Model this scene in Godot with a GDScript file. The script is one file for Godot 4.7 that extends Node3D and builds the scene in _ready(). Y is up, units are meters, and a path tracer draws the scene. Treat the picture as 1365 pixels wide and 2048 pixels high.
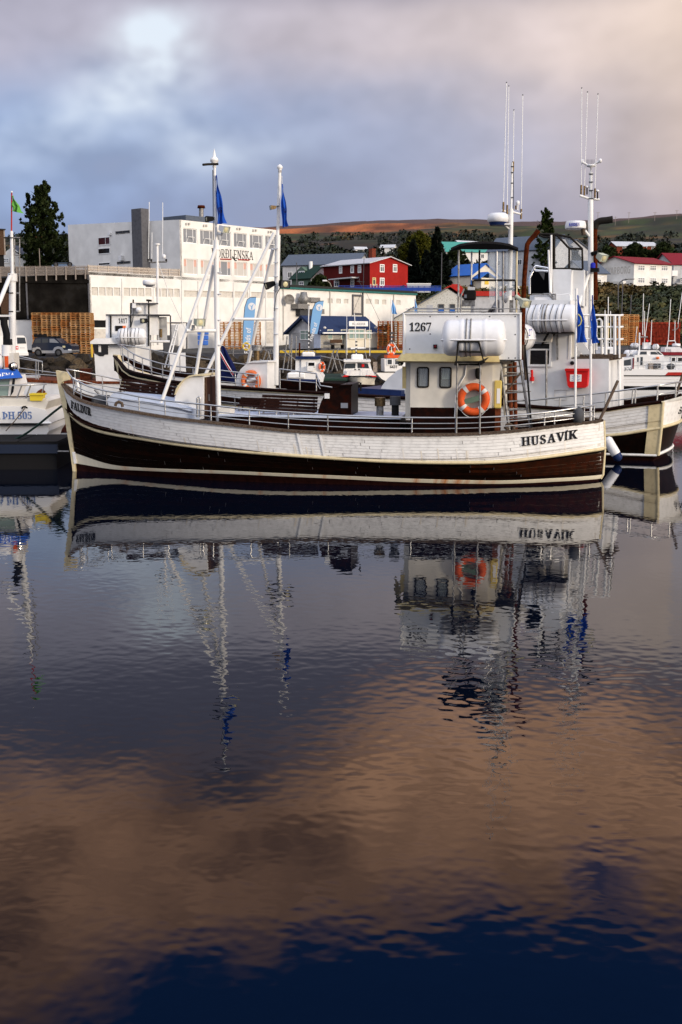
extends Node3D
# A small fishing harbour at dusk: two moored wooden boats in still water, small craft, a quay and a town on a hillside.

const F := 2200.0                      # focal length in photograph pixels
const PITCH := 0.1588                  # camera looks down by 9.1 degrees
const EYE := Vector3(0, 3.3, 0)
var FR := Transform3D()                # frame of the thing under construction
var CUR: Node3D                        # the thing under construction
var REL := Transform3D()               # turn of the face of that thing that is being built
var MT := {}                           # materials
var TX := {}                           # textures
var used := {}
var rng := RandomNumberGenerator.new()

# ---------- measuring: a ray through a point of the photograph, met with a plane of the thing's own frame
func ray(px: float, py: float) -> Vector3:
	return Vector3((px - 682.5) / F, (1024.0 - py) / F, -1).rotated(Vector3.RIGHT, -PITCH)

func at(px: float, py: float, d: float) -> Vector3:
	var r := ray(px, py)
	return EYE + r * (d / -r.z)

func ground_at(px: float, py: float, h: float) -> Vector3:
	var r := ray(px, py)
	return EYE + r * ((h - EYE.y) / r.y)

func onto(fr: Transform3D, px: float, py: float, z := 0.0) -> Vector3:
	var o := fr.affine_inverse() * EYE
	var r := fr.basis.inverse() * ray(px, py)
	return o + r * ((z - o.z) / r.z)

func L(px: float, py: float, z := 0.0) -> Vector3:
	return onto(FR, px, py, z)

func frame(origin: Vector3, yaw_deg: float) -> Transform3D:
	return Transform3D(Basis(Vector3.UP, deg_to_rad(yaw_deg)), origin)

# ---------- mesh collecting
class MB:
	var v := PackedVector3Array()
	var n := PackedVector3Array()
	var c := PackedColorArray()
	var u := PackedVector2Array()
	var col := Color.WHITE
	var colored := false
	var with_uv := false
	func tri(a: Vector3, b: Vector3, d: Vector3, na: Vector3, nb: Vector3, nd: Vector3) -> void:
		v.push_back(a); n.push_back(na)
		if (d - a).cross(b - a).dot(na + nb + nd) >= 0.0:
			v.push_back(b); v.push_back(d); n.push_back(nb); n.push_back(nd)
		else:
			v.push_back(d); v.push_back(b); n.push_back(nd); n.push_back(nb)
		if colored:
			c.push_back(col); c.push_back(col); c.push_back(col)
	func quad(a: Vector3, b: Vector3, d: Vector3, e: Vector3, nn := Vector3.ZERO) -> void:
		var k := nn
		if k == Vector3.ZERO:
			k = (d - a).cross(e - b).normalized()
		tri(a, b, d, k, k, k)
		tri(a, d, e, k, k, k)
	func quadn(a: Vector3, b: Vector3, d: Vector3, e: Vector3, na: Vector3, nb: Vector3, nd: Vector3, ne: Vector3) -> void:
		tri(a, b, d, na, nb, nd)
		tri(a, d, e, na, nd, ne)
	func box(ctr: Vector3, s: Vector3, b := Basis()) -> MB:
		var x := b.x * s.x * 0.5; var y := b.y * s.y * 0.5; var z := b.z * s.z * 0.5
		quad(ctr - x - y + z, ctr + x - y + z, ctr + x + y + z, ctr - x + y + z, b.z)
		quad(ctr - x - y - z, ctr + x - y - z, ctr + x + y - z, ctr - x + y - z, -b.z)
		quad(ctr + x - y - z, ctr + x + y - z, ctr + x + y + z, ctr + x - y + z, b.x)
		quad(ctr - x - y - z, ctr - x + y - z, ctr - x + y + z, ctr - x - y + z, -b.x)
		quad(ctr - x + y - z, ctr + x + y - z, ctr + x + y + z, ctr - x + y + z, b.y)
		quad(ctr - x - y - z, ctr + x - y - z, ctr + x - y + z, ctr - x - y + z, -b.y)
		return self
	# box with chamfered edges
	func cbox(ctr: Vector3, s: Vector3, k: float, b := Basis()) -> MB:
		var h := s * 0.5
		k = minf(k, minf(h.x, minf(h.y, h.z)) * 0.9)
		var ax := [b.x, b.y, b.z]
		var hh := [h.x, h.y, h.z]
		for i in 3:
			var j := (i + 1) % 3; var l := (i + 2) % 3
			for sg in [-1.0, 1.0]:
				var o: Vector3 = ctr + ax[i] * hh[i] * sg
				var p: Vector3 = ax[j] * (hh[j] - k); var q: Vector3 = ax[l] * (hh[l] - k)
				quad(o - p - q, o + p - q, o + p + q, o - p + q, ax[i] * sg)
				for sj in [-1.0, 1.0]:
					var o2: Vector3 = ctr + ax[j] * hh[j] * sj
					var a: Vector3 = o + ax[j] * (hh[j] - k) * sj
					var d: Vector3 = o2 + ax[i] * (hh[i] - k) * sg
					quad(a - q, a + q, d + q, d - q, (ax[i] * sg + ax[j] * sj).normalized())
		for sx in [-1.0, 1.0]:
			for sy in [-1.0, 1.0]:
				for sz in [-1.0, 1.0]:
					var e: Vector3 = (b.x * sx + b.y * sy + b.z * sz).normalized()
					tri(ctr + b.x * h.x * sx + b.y * (h.y - k) * sy + b.z * (h.z - k) * sz, ctr + b.x * (h.x - k) * sx + b.y * h.y * sy + b.z * (h.z - k) * sz, ctr + b.x * (h.x - k) * sx + b.y * (h.y - k) * sy + b.z * h.z * sz, e, e, e)
		return self
	func rod(a: Vector3, b: Vector3, r0: float, r1 := -1.0, k := 8, caps := true) -> MB:
		if r1 < 0.0: r1 = r0
		var d := (b - a).normalized()
		var s := d.cross(Vector3.UP if absf(d.y) < 0.9 else Vector3.RIGHT).normalized()
		var t := s.cross(d)
		for i in k:
			var p := TAU * i / k; var q := TAU * (i + 1) / k
			var e := s * cos(p) + t * sin(p); var f := s * cos(q) + t * sin(q)
			quadn(a + e * r0, a + f * r0, b + f * r1, b + e * r1, e, f, f, e)
			if caps:
				tri(a, a + e * r0, a + f * r0, -d, -d, -d)
				tri(b, b + e * r1, b + f * r1, d, d, d)
		return self
	# a bent pipe; rings turned to the bisecting plane at each joint
	func pipe(pts: Array, r: float, k := 7, closed := false) -> MB:
		var m := pts.size()
		var rings := []
		var last := Vector3.ZERO
		for i in m:
			var a: Vector3 = pts[i - 1] if i > 0 else (pts[m - 1] if closed else pts[0])
			var b: Vector3 = pts[i + 1] if i < m - 1 else (pts[0] if closed else pts[m - 1])
			var d := (b - a).normalized()
			var s := (last - d * last.dot(d)).normalized() if last != Vector3.ZERO else d.cross(Vector3.UP if absf(d.y) < 0.9 else Vector3.RIGHT).normalized()
			last = s
			var t := s.cross(d)
			var ring := []
			for j in k:
				var p := TAU * j / k
				ring.append(s * cos(p) + t * sin(p))
			rings.append(ring)
		for i in (m if closed else m - 1):
			var i2 := (i + 1) % m
			for j in k:
				var j2 := (j + 1) % k
				quadn(pts[i] + rings[i][j] * r, pts[i] + rings[i][j2] * r, pts[i2] + rings[i2][j2] * r, pts[i2] + rings[i2][j] * r, rings[i][j], rings[i][j2], rings[i2][j2], rings[i2][j])
		if not closed:
			for e in [0, m - 1]:
				var nn: Vector3 = (pts[0] - pts[1]).normalized() if e == 0 else (pts[m - 1] - pts[m - 2]).normalized()
				for j in range(1, k - 1):
					tri(pts[e] + rings[e][0] * r, pts[e] + rings[e][j] * r, pts[e] + rings[e][j + 1] * r, nn, nn, nn)
		return self
	# profile: array of Vector2(radius, along the axis)
	func lathe(o: Vector3, axis: Vector3, prof: Array, k := 16, sharp := false) -> MB:
		var d := axis.normalized()
		var s := d.cross(Vector3.UP if absf(d.y) < 0.9 else Vector3.RIGHT).normalized()
		var t := s.cross(d)
		var ns := []
		for i in prof.size():
			var a: Vector2 = prof[maxi(i - 1, 0)]; var b: Vector2 = prof[mini(i + 1, prof.size() - 1)]
			ns.append(Vector2(b.y - a.y, a.x - b.x).normalized())
		for i in prof.size() - 1:
			var p0: Vector2 = prof[i]; var p1: Vector2 = prof[i + 1]
			var n0: Vector2 = ns[i]; var n1: Vector2 = ns[i + 1]
			if sharp:
				n0 = Vector2(p1.y - p0.y, p0.x - p1.x).normalized(); n1 = n0
			for j in k:
				var q := TAU * j / k; var w := TAU * (j + 1) / k
				var e := s * cos(q) + t * sin(q); var f := s * cos(w) + t * sin(w)
				if p0.x > 1e-6:
					tri(o + d * p0.y + e * p0.x, o + d * p0.y + f * p0.x, o + d * p1.y + f * p1.x, e * n0.x + d * n0.y, f * n0.x + d * n0.y, f * n1.x + d * n1.y)
				if p1.x > 1e-6:
					tri(o + d * p0.y + e * p0.x, o + d * p1.y + f * p1.x, o + d * p1.y + e * p1.x, e * n0.x + d * n0.y, f * n1.x + d * n1.y, e * n1.x + d * n1.y)
		return self
	func ball(o: Vector3, r: Vector3, k := 10) -> MB:
		var h := k / 2
		for i in h:
			for j in k:
				var q := []
				for e in [[i, j], [i, j + 1], [i + 1, j + 1], [i + 1, j]]:
					var la: float = PI * e[0] / h - PI / 2; var lo: float = TAU * e[1] / k
					q.append(Vector3(cos(la) * cos(lo), sin(la), cos(la) * sin(lo)))
				quadn(o + q[0] * r, o + q[1] * r, o + q[2] * r, o + q[3] * r, q[0], q[1], q[2], q[3])
		return self
	# a flat outline (counter-clockwise or not) pulled back along -z by dep
	func prism(pts: PackedVector2Array, z: float, dep: float, only_front := false) -> MB:
		var idx := Geometry2D.triangulate_polygon(pts)
		for i in range(0, idx.size(), 3):
			for e in ([z] if only_front else [z, z - dep]):
				var nn := Vector3(0, 0, 1) if e == z else Vector3(0, 0, -1)
				tri(Vector3(pts[idx[i]].x, pts[idx[i]].y, e), Vector3(pts[idx[i + 1]].x, pts[idx[i + 1]].y, e), Vector3(pts[idx[i + 2]].x, pts[idx[i + 2]].y, e), nn, nn, nn)
		var ccw := 0.0
		for i in pts.size():
			ccw += pts[i].cross(pts[(i + 1) % pts.size()])
		for i in pts.size():
			var a := pts[i]; var b := pts[(i + 1) % pts.size()]
			var d := (b - a).normalized() * signf(ccw)
			var nn := Vector3(d.y, -d.x, 0)
			quad(Vector3(a.x, a.y, z), Vector3(b.x, b.y, z), Vector3(b.x, b.y, z - dep), Vector3(a.x, a.y, z - dep), nn)
		return self
	# grid of points: rows of equal length, smooth normals
	func sheet(rows: Array, flip := false) -> MB:
		var h := rows.size(); var w: int = rows[0].size()
		var ns := []
		for i in h:
			var nr := PackedVector3Array()
			for j in w:
				var dx: Vector3 = rows[i][mini(j + 1, w - 1)] - rows[i][maxi(j - 1, 0)]
				var dy: Vector3 = rows[mini(i + 1, h - 1)][j] - rows[maxi(i - 1, 0)][j]
				var q := dx.cross(dy).normalized()
				nr.push_back(-q if flip else q)
			ns.append(nr)
		for i in h - 1:
			for j in w - 1:
				quadn(rows[i][j], rows[i][j + 1], rows[i + 1][j + 1], rows[i + 1][j], ns[i][j], ns[i][j + 1], ns[i + 1][j + 1], ns[i + 1][j])
		return self
	func mesh() -> ArrayMesh:
		var arr := []
		arr.resize(Mesh.ARRAY_MAX)
		arr[Mesh.ARRAY_VERTEX] = v
		arr[Mesh.ARRAY_NORMAL] = n
		if colored: arr[Mesh.ARRAY_COLOR] = c
		if with_uv: arr[Mesh.ARRAY_TEX_UV] = u
		var m := ArrayMesh.new()
		m.add_surface_from_arrays(Mesh.PRIMITIVE_TRIANGLES, arr)
		return m

# ---------- things and parts
func numbered(nm: String) -> String:
	used[nm] = used.get(nm, -1) + 1
	return nm if used[nm] == 0 else "%s_%03d" % [nm, used[nm]]

func tag(o: Node3D, label: String, cat: String, group := "", kind := "") -> Node3D:
	if label: o.set_meta("label", label)
	if cat: o.set_meta("category", cat)
	if group: o.set_meta("group", group)
	if kind: o.set_meta("kind", kind)
	return o

func thing(nm: String, label: String, cat: String, fr: Transform3D, group := "") -> Node3D:
	var o := Node3D.new()
	o.name = numbered(nm)
	add_child(o, true)
	o.transform = fr
	tag(o, label, cat, group)
	FR = fr
	REL = Transform3D()
	CUR = o
	return o

func add_mesh(nm: String, m: Mesh, mt: Material, par: Node3D) -> MeshInstance3D:
	var o := MeshInstance3D.new()
	o.mesh = m
	o.material_override = mt
	var k := 0
	while par.has_node(NodePath(nm if k == 0 else "%s_%03d" % [nm, k])): k += 1
	o.name = nm if k == 0 else "%s_%03d" % [nm, k]
	par.add_child(o, true)
	if par == CUR: o.transform = REL
	return o

# turn to another face of the current thing: what follows is measured and built there
func face(rel := Transform3D()) -> void:
	REL = rel
	FR = CUR.transform * rel

func left_side() -> Transform3D:
	return Transform3D(Basis(Vector3.UP, -PI / 2), Vector3.ZERO)

func P(nm: String, mb: MB, mt: String, par: Node3D = null) -> MeshInstance3D:
	return add_mesh(nm, mb.mesh(), MT[mt], par if par else CUR)

# top-level thing of one mesh
func single(nm: String, mb: MB, mt: String, label: String, cat: String, fr := Transform3D(), group := "", kind := "") -> MeshInstance3D:
	var o := MeshInstance3D.new()
	o.mesh = mb.mesh()
	o.material_override = MT[mt]
	o.name = numbered(nm)
	add_child(o, true)
	o.transform = fr
	tag(o, label, cat, group, kind)
	return o

func copy(src: Node3D, label: String, fr: Transform3D, nm := "") -> Node3D:
	var o: Node3D = src.duplicate()
	var base: String = nm if nm else str(src.name).rstrip("0123456789").rstrip("_")
	o.name = numbered(base)
	add_child(o, true)
	o.transform = fr
	if label: o.set_meta("label", label)
	return o

# parts measured on a plane z of the current frame
func rect(r: Array, z: float) -> Array:
	var xm: float = (r[0] + r[2]) * 0.5
	var ym: float = (r[1] + r[3]) * 0.5
	var a := L(r[0], ym, z); var b := L(r[2], ym, z); var t := L(xm, r[1], z); var q := L(xm, r[3], z)
	return [Vector2(a.x, q.y), Vector2(b.x, t.y)]

func bx(nm: String, mt: String, r: Array, z: float, dep: float, par: Node3D = null, ch := 0.0) -> MeshInstance3D:
	var q := rect(r, z)
	var c := Vector3((q[0].x + q[1].x) / 2, (q[0].y + q[1].y) / 2, z - dep / 2)
	var s := Vector3(absf(q[1].x - q[0].x), absf(q[1].y - q[0].y), dep)
	return P(nm, MB.new().cbox(c, s, ch) if ch > 0.0 else MB.new().box(c, s), mt, par)

func poly(pts: Array, z: float) -> PackedVector2Array:
	var o := PackedVector2Array()
	for p in pts:
		var q := L(p[0], p[1], z)
		o.push_back(Vector2(q.x, q.y))
	return o

func pr(nm: String, mt: String, pts: Array, z: float, dep: float, par: Node3D = null) -> MeshInstance3D:
	return P(nm, MB.new().prism(poly(pts, z), z, dep), mt, par)

func line(pts: Array) -> Array:
	var o := []
	for p in pts: o.append(L(p[0], p[1], p[2]))
	return o

func tb(nm: String, mt: String, pts: Array, r: float, par: Node3D = null, k := 7) -> MeshInstance3D:
	return P(nm, MB.new().pipe(line(pts), r, k), mt, par)

func lb(nm: String, mt: String, c: Vector3, s: Vector3, par: Node3D = null, ch := 0.0, b := Basis()) -> MeshInstance3D:
	return P(nm, MB.new().cbox(c, s, ch, b) if ch > 0.0 else MB.new().box(c, s, b), mt, par)

func rod(nm: String, mt: String, a: Vector3, b: Vector3, r: float, par: Node3D = null, r1 := -1.0, k := 8) -> MeshInstance3D:
	return P(nm, MB.new().rod(a, b, r, r1, k), mt, par)

# lettering: fitted between two corners on the plane z of the frame
var fonts := {}
func font(nm: String, bold: bool) -> SystemFont:
	var key := nm + str(bold)
	if not fonts.has(key):
		var f := SystemFont.new()
		f.font_names = PackedStringArray([nm])
		f.font_weight = 700 if bold else 400
		fonts[key] = f
	return fonts[key]

func text_mesh(s: String, nm := "Droid Serif", bold := true, depth := 0.012) -> TextMesh:
	var t := TextMesh.new()
	t.text = s
	t.font = font(nm, bold)
	t.font_size = 48
	t.pixel_size = 1.0 / 48.0
	t.depth = depth
	t.curve_step = 1.0
	return t

func lettering(s: String, mt: String, r: Array, z: float, par: Node3D = null, nm := "Droid Serif", bold := true) -> MeshInstance3D:
	var q := rect(r, z)
	var t := text_mesh(s, nm, bold)
	var b := t.get_aabb()
	var o := add_mesh("lettering", t, MT[mt], par if par else CUR)
	var sc := Vector3((q[1].x - q[0].x) / maxf(b.size.x, 1e-3), (q[1].y - q[0].y) / maxf(b.size.y, 1e-3), 1)
	o.transform = o.transform * Transform3D(Basis().scaled(sc), Vector3(q[0].x - b.position.x * sc.x, q[0].y - b.position.y * sc.y, z))
	return o

# ---------- procedural textures and materials
func noise_tex(key: String, freq: float, oct: int, stops: Array, size := 512, nz := FastNoiseLite.TYPE_SIMPLEX_SMOOTH, nmap := false, bump := 4.0) -> NoiseTexture2D:
	if TX.has(key): return TX[key]
	var n := FastNoiseLite.new()
	n.seed = TX.size() * 7 + 3
	n.noise_type = nz
	n.frequency = freq
	n.fractal_octaves = oct
	n.fractal_gain = 0.55
	var t := NoiseTexture2D.new()
	t.width = size; t.height = size
	t.seamless = true
	t.noise = n
	if nmap:
		t.as_normal_map = true
		t.bump_strength = bump
	elif stops.size():
		var g := Gradient.new()
		var o := PackedFloat32Array(); var c := PackedColorArray()
		for s in stops:
			o.push_back(s[0]); c.push_back(s[1] if s[1] is Color else Color(s[1], s[1], s[1]))
		g.offsets = o; g.colors = c
		t.color_ramp = g
	TX[key] = t
	return t

func C(r: float, g: float, b: float) -> Color:
	return Color(r, g, b).linear_to_srgb()

func mat(key: String, col: Color, rough := 0.6, metal := 0.0, tex: Texture2D = null, scale := 1.0, bump: Texture2D = null, depth := 0.3, world := false) -> StandardMaterial3D:
	var m := StandardMaterial3D.new()
	m.resource_name = key
	m.albedo_color = col
	m.roughness = rough
	m.metallic = metal
	var lum := col.srgb_to_linear().get_luminance()
	if metal < 0.1: m.metallic_specular = lerpf(0.16, 0.42, smoothstep(0.02, 0.45, lum)) if rough > 0.26 else 0.45
	if tex: m.albedo_texture = tex
	if bump:
		m.heightmap_enabled = true
		m.heightmap_texture = bump
		m.heightmap_scale = depth
	if tex or bump:
		m.uv1_triplanar = true
		m.uv1_world_triplanar = world
		m.uv1_scale = Vector3.ONE * scale
	MT[key] = m
	return m

# ---------- building elements (in the frame of the face)
func wall_holes(q: Array, holes: Array, z: float, deep: float) -> MB:
	var xs := [q[0].x, q[1].x]; var ys := [q[0].y, q[1].y]
	for h in holes:
		xs.append_array([h[0].x, h[1].x]); ys.append_array([h[0].y, h[1].y])
	xs.sort(); ys.sort()
	var m := MB.new()
	for i in xs.size() - 1:
		for j in ys.size() - 1:
			if xs[i + 1] - xs[i] < 1e-4 or ys[j + 1] - ys[j] < 1e-4: continue
			var c := Vector2((xs[i] + xs[i + 1]) / 2, (ys[j] + ys[j + 1]) / 2)
			var hole := false
			for h in holes:
				if c.x > h[0].x and c.x < h[1].x and c.y > h[0].y and c.y < h[1].y: hole = true
			if not hole:
				m.quad(Vector3(xs[i], ys[j], z), Vector3(xs[i + 1], ys[j], z), Vector3(xs[i + 1], ys[j + 1], z), Vector3(xs[i], ys[j + 1], z), Vector3(0, 0, 1))
	for h in holes:
		var a := Vector3(h[0].x, h[0].y, z); var b := Vector3(h[1].x, h[0].y, z); var d := Vector3(h[1].x, h[1].y, z); var e := Vector3(h[0].x, h[1].y, z)
		var k := Vector3(0, 0, -deep)
		m.quad(a, b, b + k, a + k, Vector3(0, 1, 0)); m.quad(e, d, d + k, e + k, Vector3(0, -1, 0))
		m.quad(a, e, e + k, a + k, Vector3(1, 0, 0)); m.quad(b, d, d + k, b + k, Vector3(-1, 0, 0))
	return m

# a window between two corners: bars is [[fractions across], [fractions up]]
func window(q: Array, z: float, fm: String, pm: String, bars := [[], []], w := 0.07, t := 0.06, par: Node3D = null, nm := "window") -> MeshInstance3D:
	var a: Vector2 = q[0]; var b: Vector2 = q[1]
	var m := MB.new()
	var zc := z + t / 2
	m.box(Vector3((a.x + b.x) / 2, a.y + w / 2, zc), Vector3(b.x - a.x, w, t))
	m.box(Vector3((a.x + b.x) / 2, b.y - w / 2, zc), Vector3(b.x - a.x, w, t))
	m.box(Vector3(a.x + w / 2, (a.y + b.y) / 2, zc), Vector3(w, b.y - a.y - 2 * w, t))
	m.box(Vector3(b.x - w / 2, (a.y + b.y) / 2, zc), Vector3(w, b.y - a.y - 2 * w, t))
	for f in bars[0]: m.box(Vector3(lerpf(a.x, b.x, f), (a.y + b.y) / 2, zc - t * 0.1), Vector3(w * 0.7, b.y - a.y - 2 * w, t * 0.8))
	for f in bars[1]: m.box(Vector3((a.x + b.x) / 2, lerpf(a.y, b.y, f), zc - t * 0.15), Vector3(b.x - a.x - 2 * w, w * 0.7, t * 0.7))
	var o := P(nm, m, fm, par)
	P("pane", MB.new().box(Vector3((a.x + b.x) / 2, (a.y + b.y) / 2, z + t * 0.2), Vector3(b.x - a.x - w, b.y - a.y - w, t * 0.3)), pm, o)
	return o

func pwin(r: Array, z: float, fm := "white_trim", pm := "window_glass", bars := [[], []], w := 0.09) -> MeshInstance3D:
	return window(rect(r, z), z, fm, pm, bars, w)

# gabled walls and roof; the gable looks along the frame's z (or its x when along_x)
func gable_house(w: float, d: float, base: float, eave: float, rise: float, wm: String, rm: String, along_x := false, over := 0.35, apex := 0.5, thick := 0.14) -> void:
	var keep := REL
	var a0 := 0.0
	var a1 := w
	var dep := d
	if along_x:
		REL = REL * left_side()
		a0 = -d; a1 = 0.0; dep = w
	var ax := lerpf(a0, a1, apex)
	P("wall", MB.new().prism(PackedVector2Array([Vector2(a0, base), Vector2(a1, base), Vector2(a1, eave), Vector2(ax, eave + rise), Vector2(a0, eave)]), 0.0, dep), wm)
	var roof: MeshInstance3D = null
	for sd in [-1, 1]:
		var e := Vector2(a0 if sd < 0 else a1, eave)
		var top := Vector2(ax, eave + rise)
		var dir := (e - top).normalized()
		var up := Vector2(-dir.y, dir.x) * (-1.0 if sd < 0 else 1.0)
		if up.y < 0: up = -up
		var lo := e + dir * over
		var m := MB.new().prism(PackedVector2Array([lo + up * 0.01, top + up * 0.01, top + Vector2(0, thick / maxf(up.y, 0.2)), lo + up * thick]), over, dep + over * 2)
		var o := P("roof_slope", m, rm)
		roof = o
	REL = keep

# =====================================================================================================
# light, sky, materials
const SKY_IN := 0.64
func sky_color(az: float, el: float, n1: float, n2: float, n3: float) -> Vector3:
	# az, el in degrees; air and cloud only
	var side := clampf((az + 17.0) / 34.0, 0.0, 1.0)
	if absf(az) > 17.0: side = clampf(0.5 + sin(deg_to_rad(az)) * 0.62, 0.0, 1.0)
	var low := Vector3(0.258, 0.335, 0.535).lerp(Vector3(0.400, 0.350, 0.410), pow(side, 1.5))
	var mid := Vector3(0.325, 0.430, 0.665).lerp(Vector3(0.545, 0.455, 0.450), side * side)
	var top := Vector3(0.430, 0.420, 0.520).lerp(Vector3(0.760, 0.620, 0.550), pow(side, 1.7))
	var t := el + n1 * 2.0 + n2 * 0.7
	var c := low.lerp(mid, smoothstep(3.0, 8.5, t)).lerp(top, smoothstep(9.0, 14.5, t))
	c *= 1.06 + 0.15 * n1 + 0.11 * n2 + 0.06 * n3
	c = c.lerp(Vector3(0.275, 0.305, 0.43), 0.55 * exp(-pow((az + 1.0) / 6.5, 2.0) - pow((el - 7.5 - n1 * 2.0) / 3.4, 2.0)))
	# the bright gap in the cloud, with ragged soft streaks
	var w := 0.0
	for b in [[-9.0, 13.2, 2.5, 1.8, 0.55, 0.85], [-12.8, 10.6, 3.4, 1.5, 0.45, 0.42], [-7.6, 10.0, 1.8, 1.4, -0.5, 0.34], [-5.2, 9.0, 3.6, 1.0, 0.1, 0.30], [-17.5, 8.6, 3.5, 1.4, 0.3, 0.22], [-9.4, 14.2, 1.6, 1.0, 0.2, 0.40]]:
		var dx: float = (az - b[0]); var dy: float = (el - b[1])
		var rx: float = (dx * cos(b[4]) + dy * sin(b[4])) / b[2]; var ry: float = (-dx * sin(b[4]) + dy * cos(b[4])) / b[3]
		w += b[5] * exp(-(rx * rx + ry * ry) * 0.8)
	w = clampf(w * (1.0 + 0.6 * n2 + 0.35 * n3), 0.0, 1.0)
	c = c.lerp(Vector3(0.76, 0.84, 0.94), w * (0.55 + 0.45 * w))
	# peach glow towards the right, where the sun has gone down
	c = c.lerp(Vector3(0.90, 0.72, 0.58), 0.50 * smoothstep(8.0, 24.0, az) * smoothstep(3.0, 12.0, el))
	c *= SKY_IN
	# sunlit cloud above the frame, then clear blue, then scattered cloud overhead
	c = c.lerp(Vector3(0.125, 0.125, 0.175), 0.88 * smoothstep(15.2, 17.8, el + n1))
	var warm := Vector3(0.86, 0.475, 0.265) * (0.82 + 0.62 * n1 + 0.40 * n2)
	c = c.lerp(warm, smoothstep(18.5, 24.0, el + n1 * 2.5 + 0.06 * az))
	var edge := el + n1 * 3.4 + n2 * 1.8 + 0.11 * az
	var blue := Vector3(0.012, 0.055, 0.20)
	c = c.lerp(blue.lerp(Vector3(0.06, 0.15, 0.40), smoothstep(35.0, 60.0, el)), smoothstep(27.6, 32.0, edge))
	var cl := smoothstep(-0.15, 0.35, n1 + 0.3 * n2) * smoothstep(38.0, 52.0, el)
	c = c.lerp(Vector3(1.0, 1.0, 1.06), cl * 0.9)
	# towards the afterglow behind the viewer's right shoulder
	var glow := exp(-pow(wrapf(az - 128.0, -180.0, 180.0) / 44.0, 2.0)) * exp(-pow((el - 9.0) / 28.0, 2.0))
	c = c.lerp(Vector3(1.55, 1.38, 1.20), 0.92 * glow)
	var back := maxf(smoothstep(60.0, 120.0, az), smoothstep(-42.0, -80.0, az)) * exp(-pow((el - 44.0) / 19.0, 2.0)) * (1.0 - glow)
	c = c.lerp(Vector3(1.20, 1.27, 1.42) * (1.0 + 0.2 * n1), 0.9 * back)
	return c

func build_sky(w: WorldEnvironment) -> void:
	var h := 960
	var im := Image.create_empty(h * 2, h, false, Image.FORMAT_RGBF)
	var na := FastNoiseLite.new(); na.seed = 11; na.frequency = 2.2; na.fractal_octaves = 4
	var nb := FastNoiseLite.new(); nb.seed = 12; nb.frequency = 8.0; nb.fractal_octaves = 4
	for y in h:
		var el := 90.0 - 180.0 * (y + 0.5) / h
		if el < -2.0:
			im.fill_rect(Rect2i(0, y, h * 2, h - y), Color(0.10, 0.10, 0.11))
			break
		for x in h * 2:
			var az := wrapf(360.0 * (x + 0.5) / (h * 2), -180.0, 180.0)
			var e := deg_to_rad(maxf(el, 0.0)); var a := deg_to_rad(az)
			var d := Vector3(sin(a) * cos(e), sin(e) * 1.7, -cos(a) * cos(e))
			var n1 := na.get_noise_3dv(d * 1.0)
			var n2 := nb.get_noise_3dv(d)
			var n3 := nb.get_noise_3dv(d * 3.1)
			var c := sky_color(az, el, n1 * 1.6, n2 * 1.6, n3 * 1.6)
			im.set_pixel(x, y, Color(c.x, c.y, c.z))
	var p := PanoramaSkyMaterial.new()
	p.panorama = ImageTexture.create_from_image(im)
	var s := Sky.new()
	s.sky_material = p
	w.environment.background_mode = Environment.BG_SKY
	w.environment.sky = s

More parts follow.
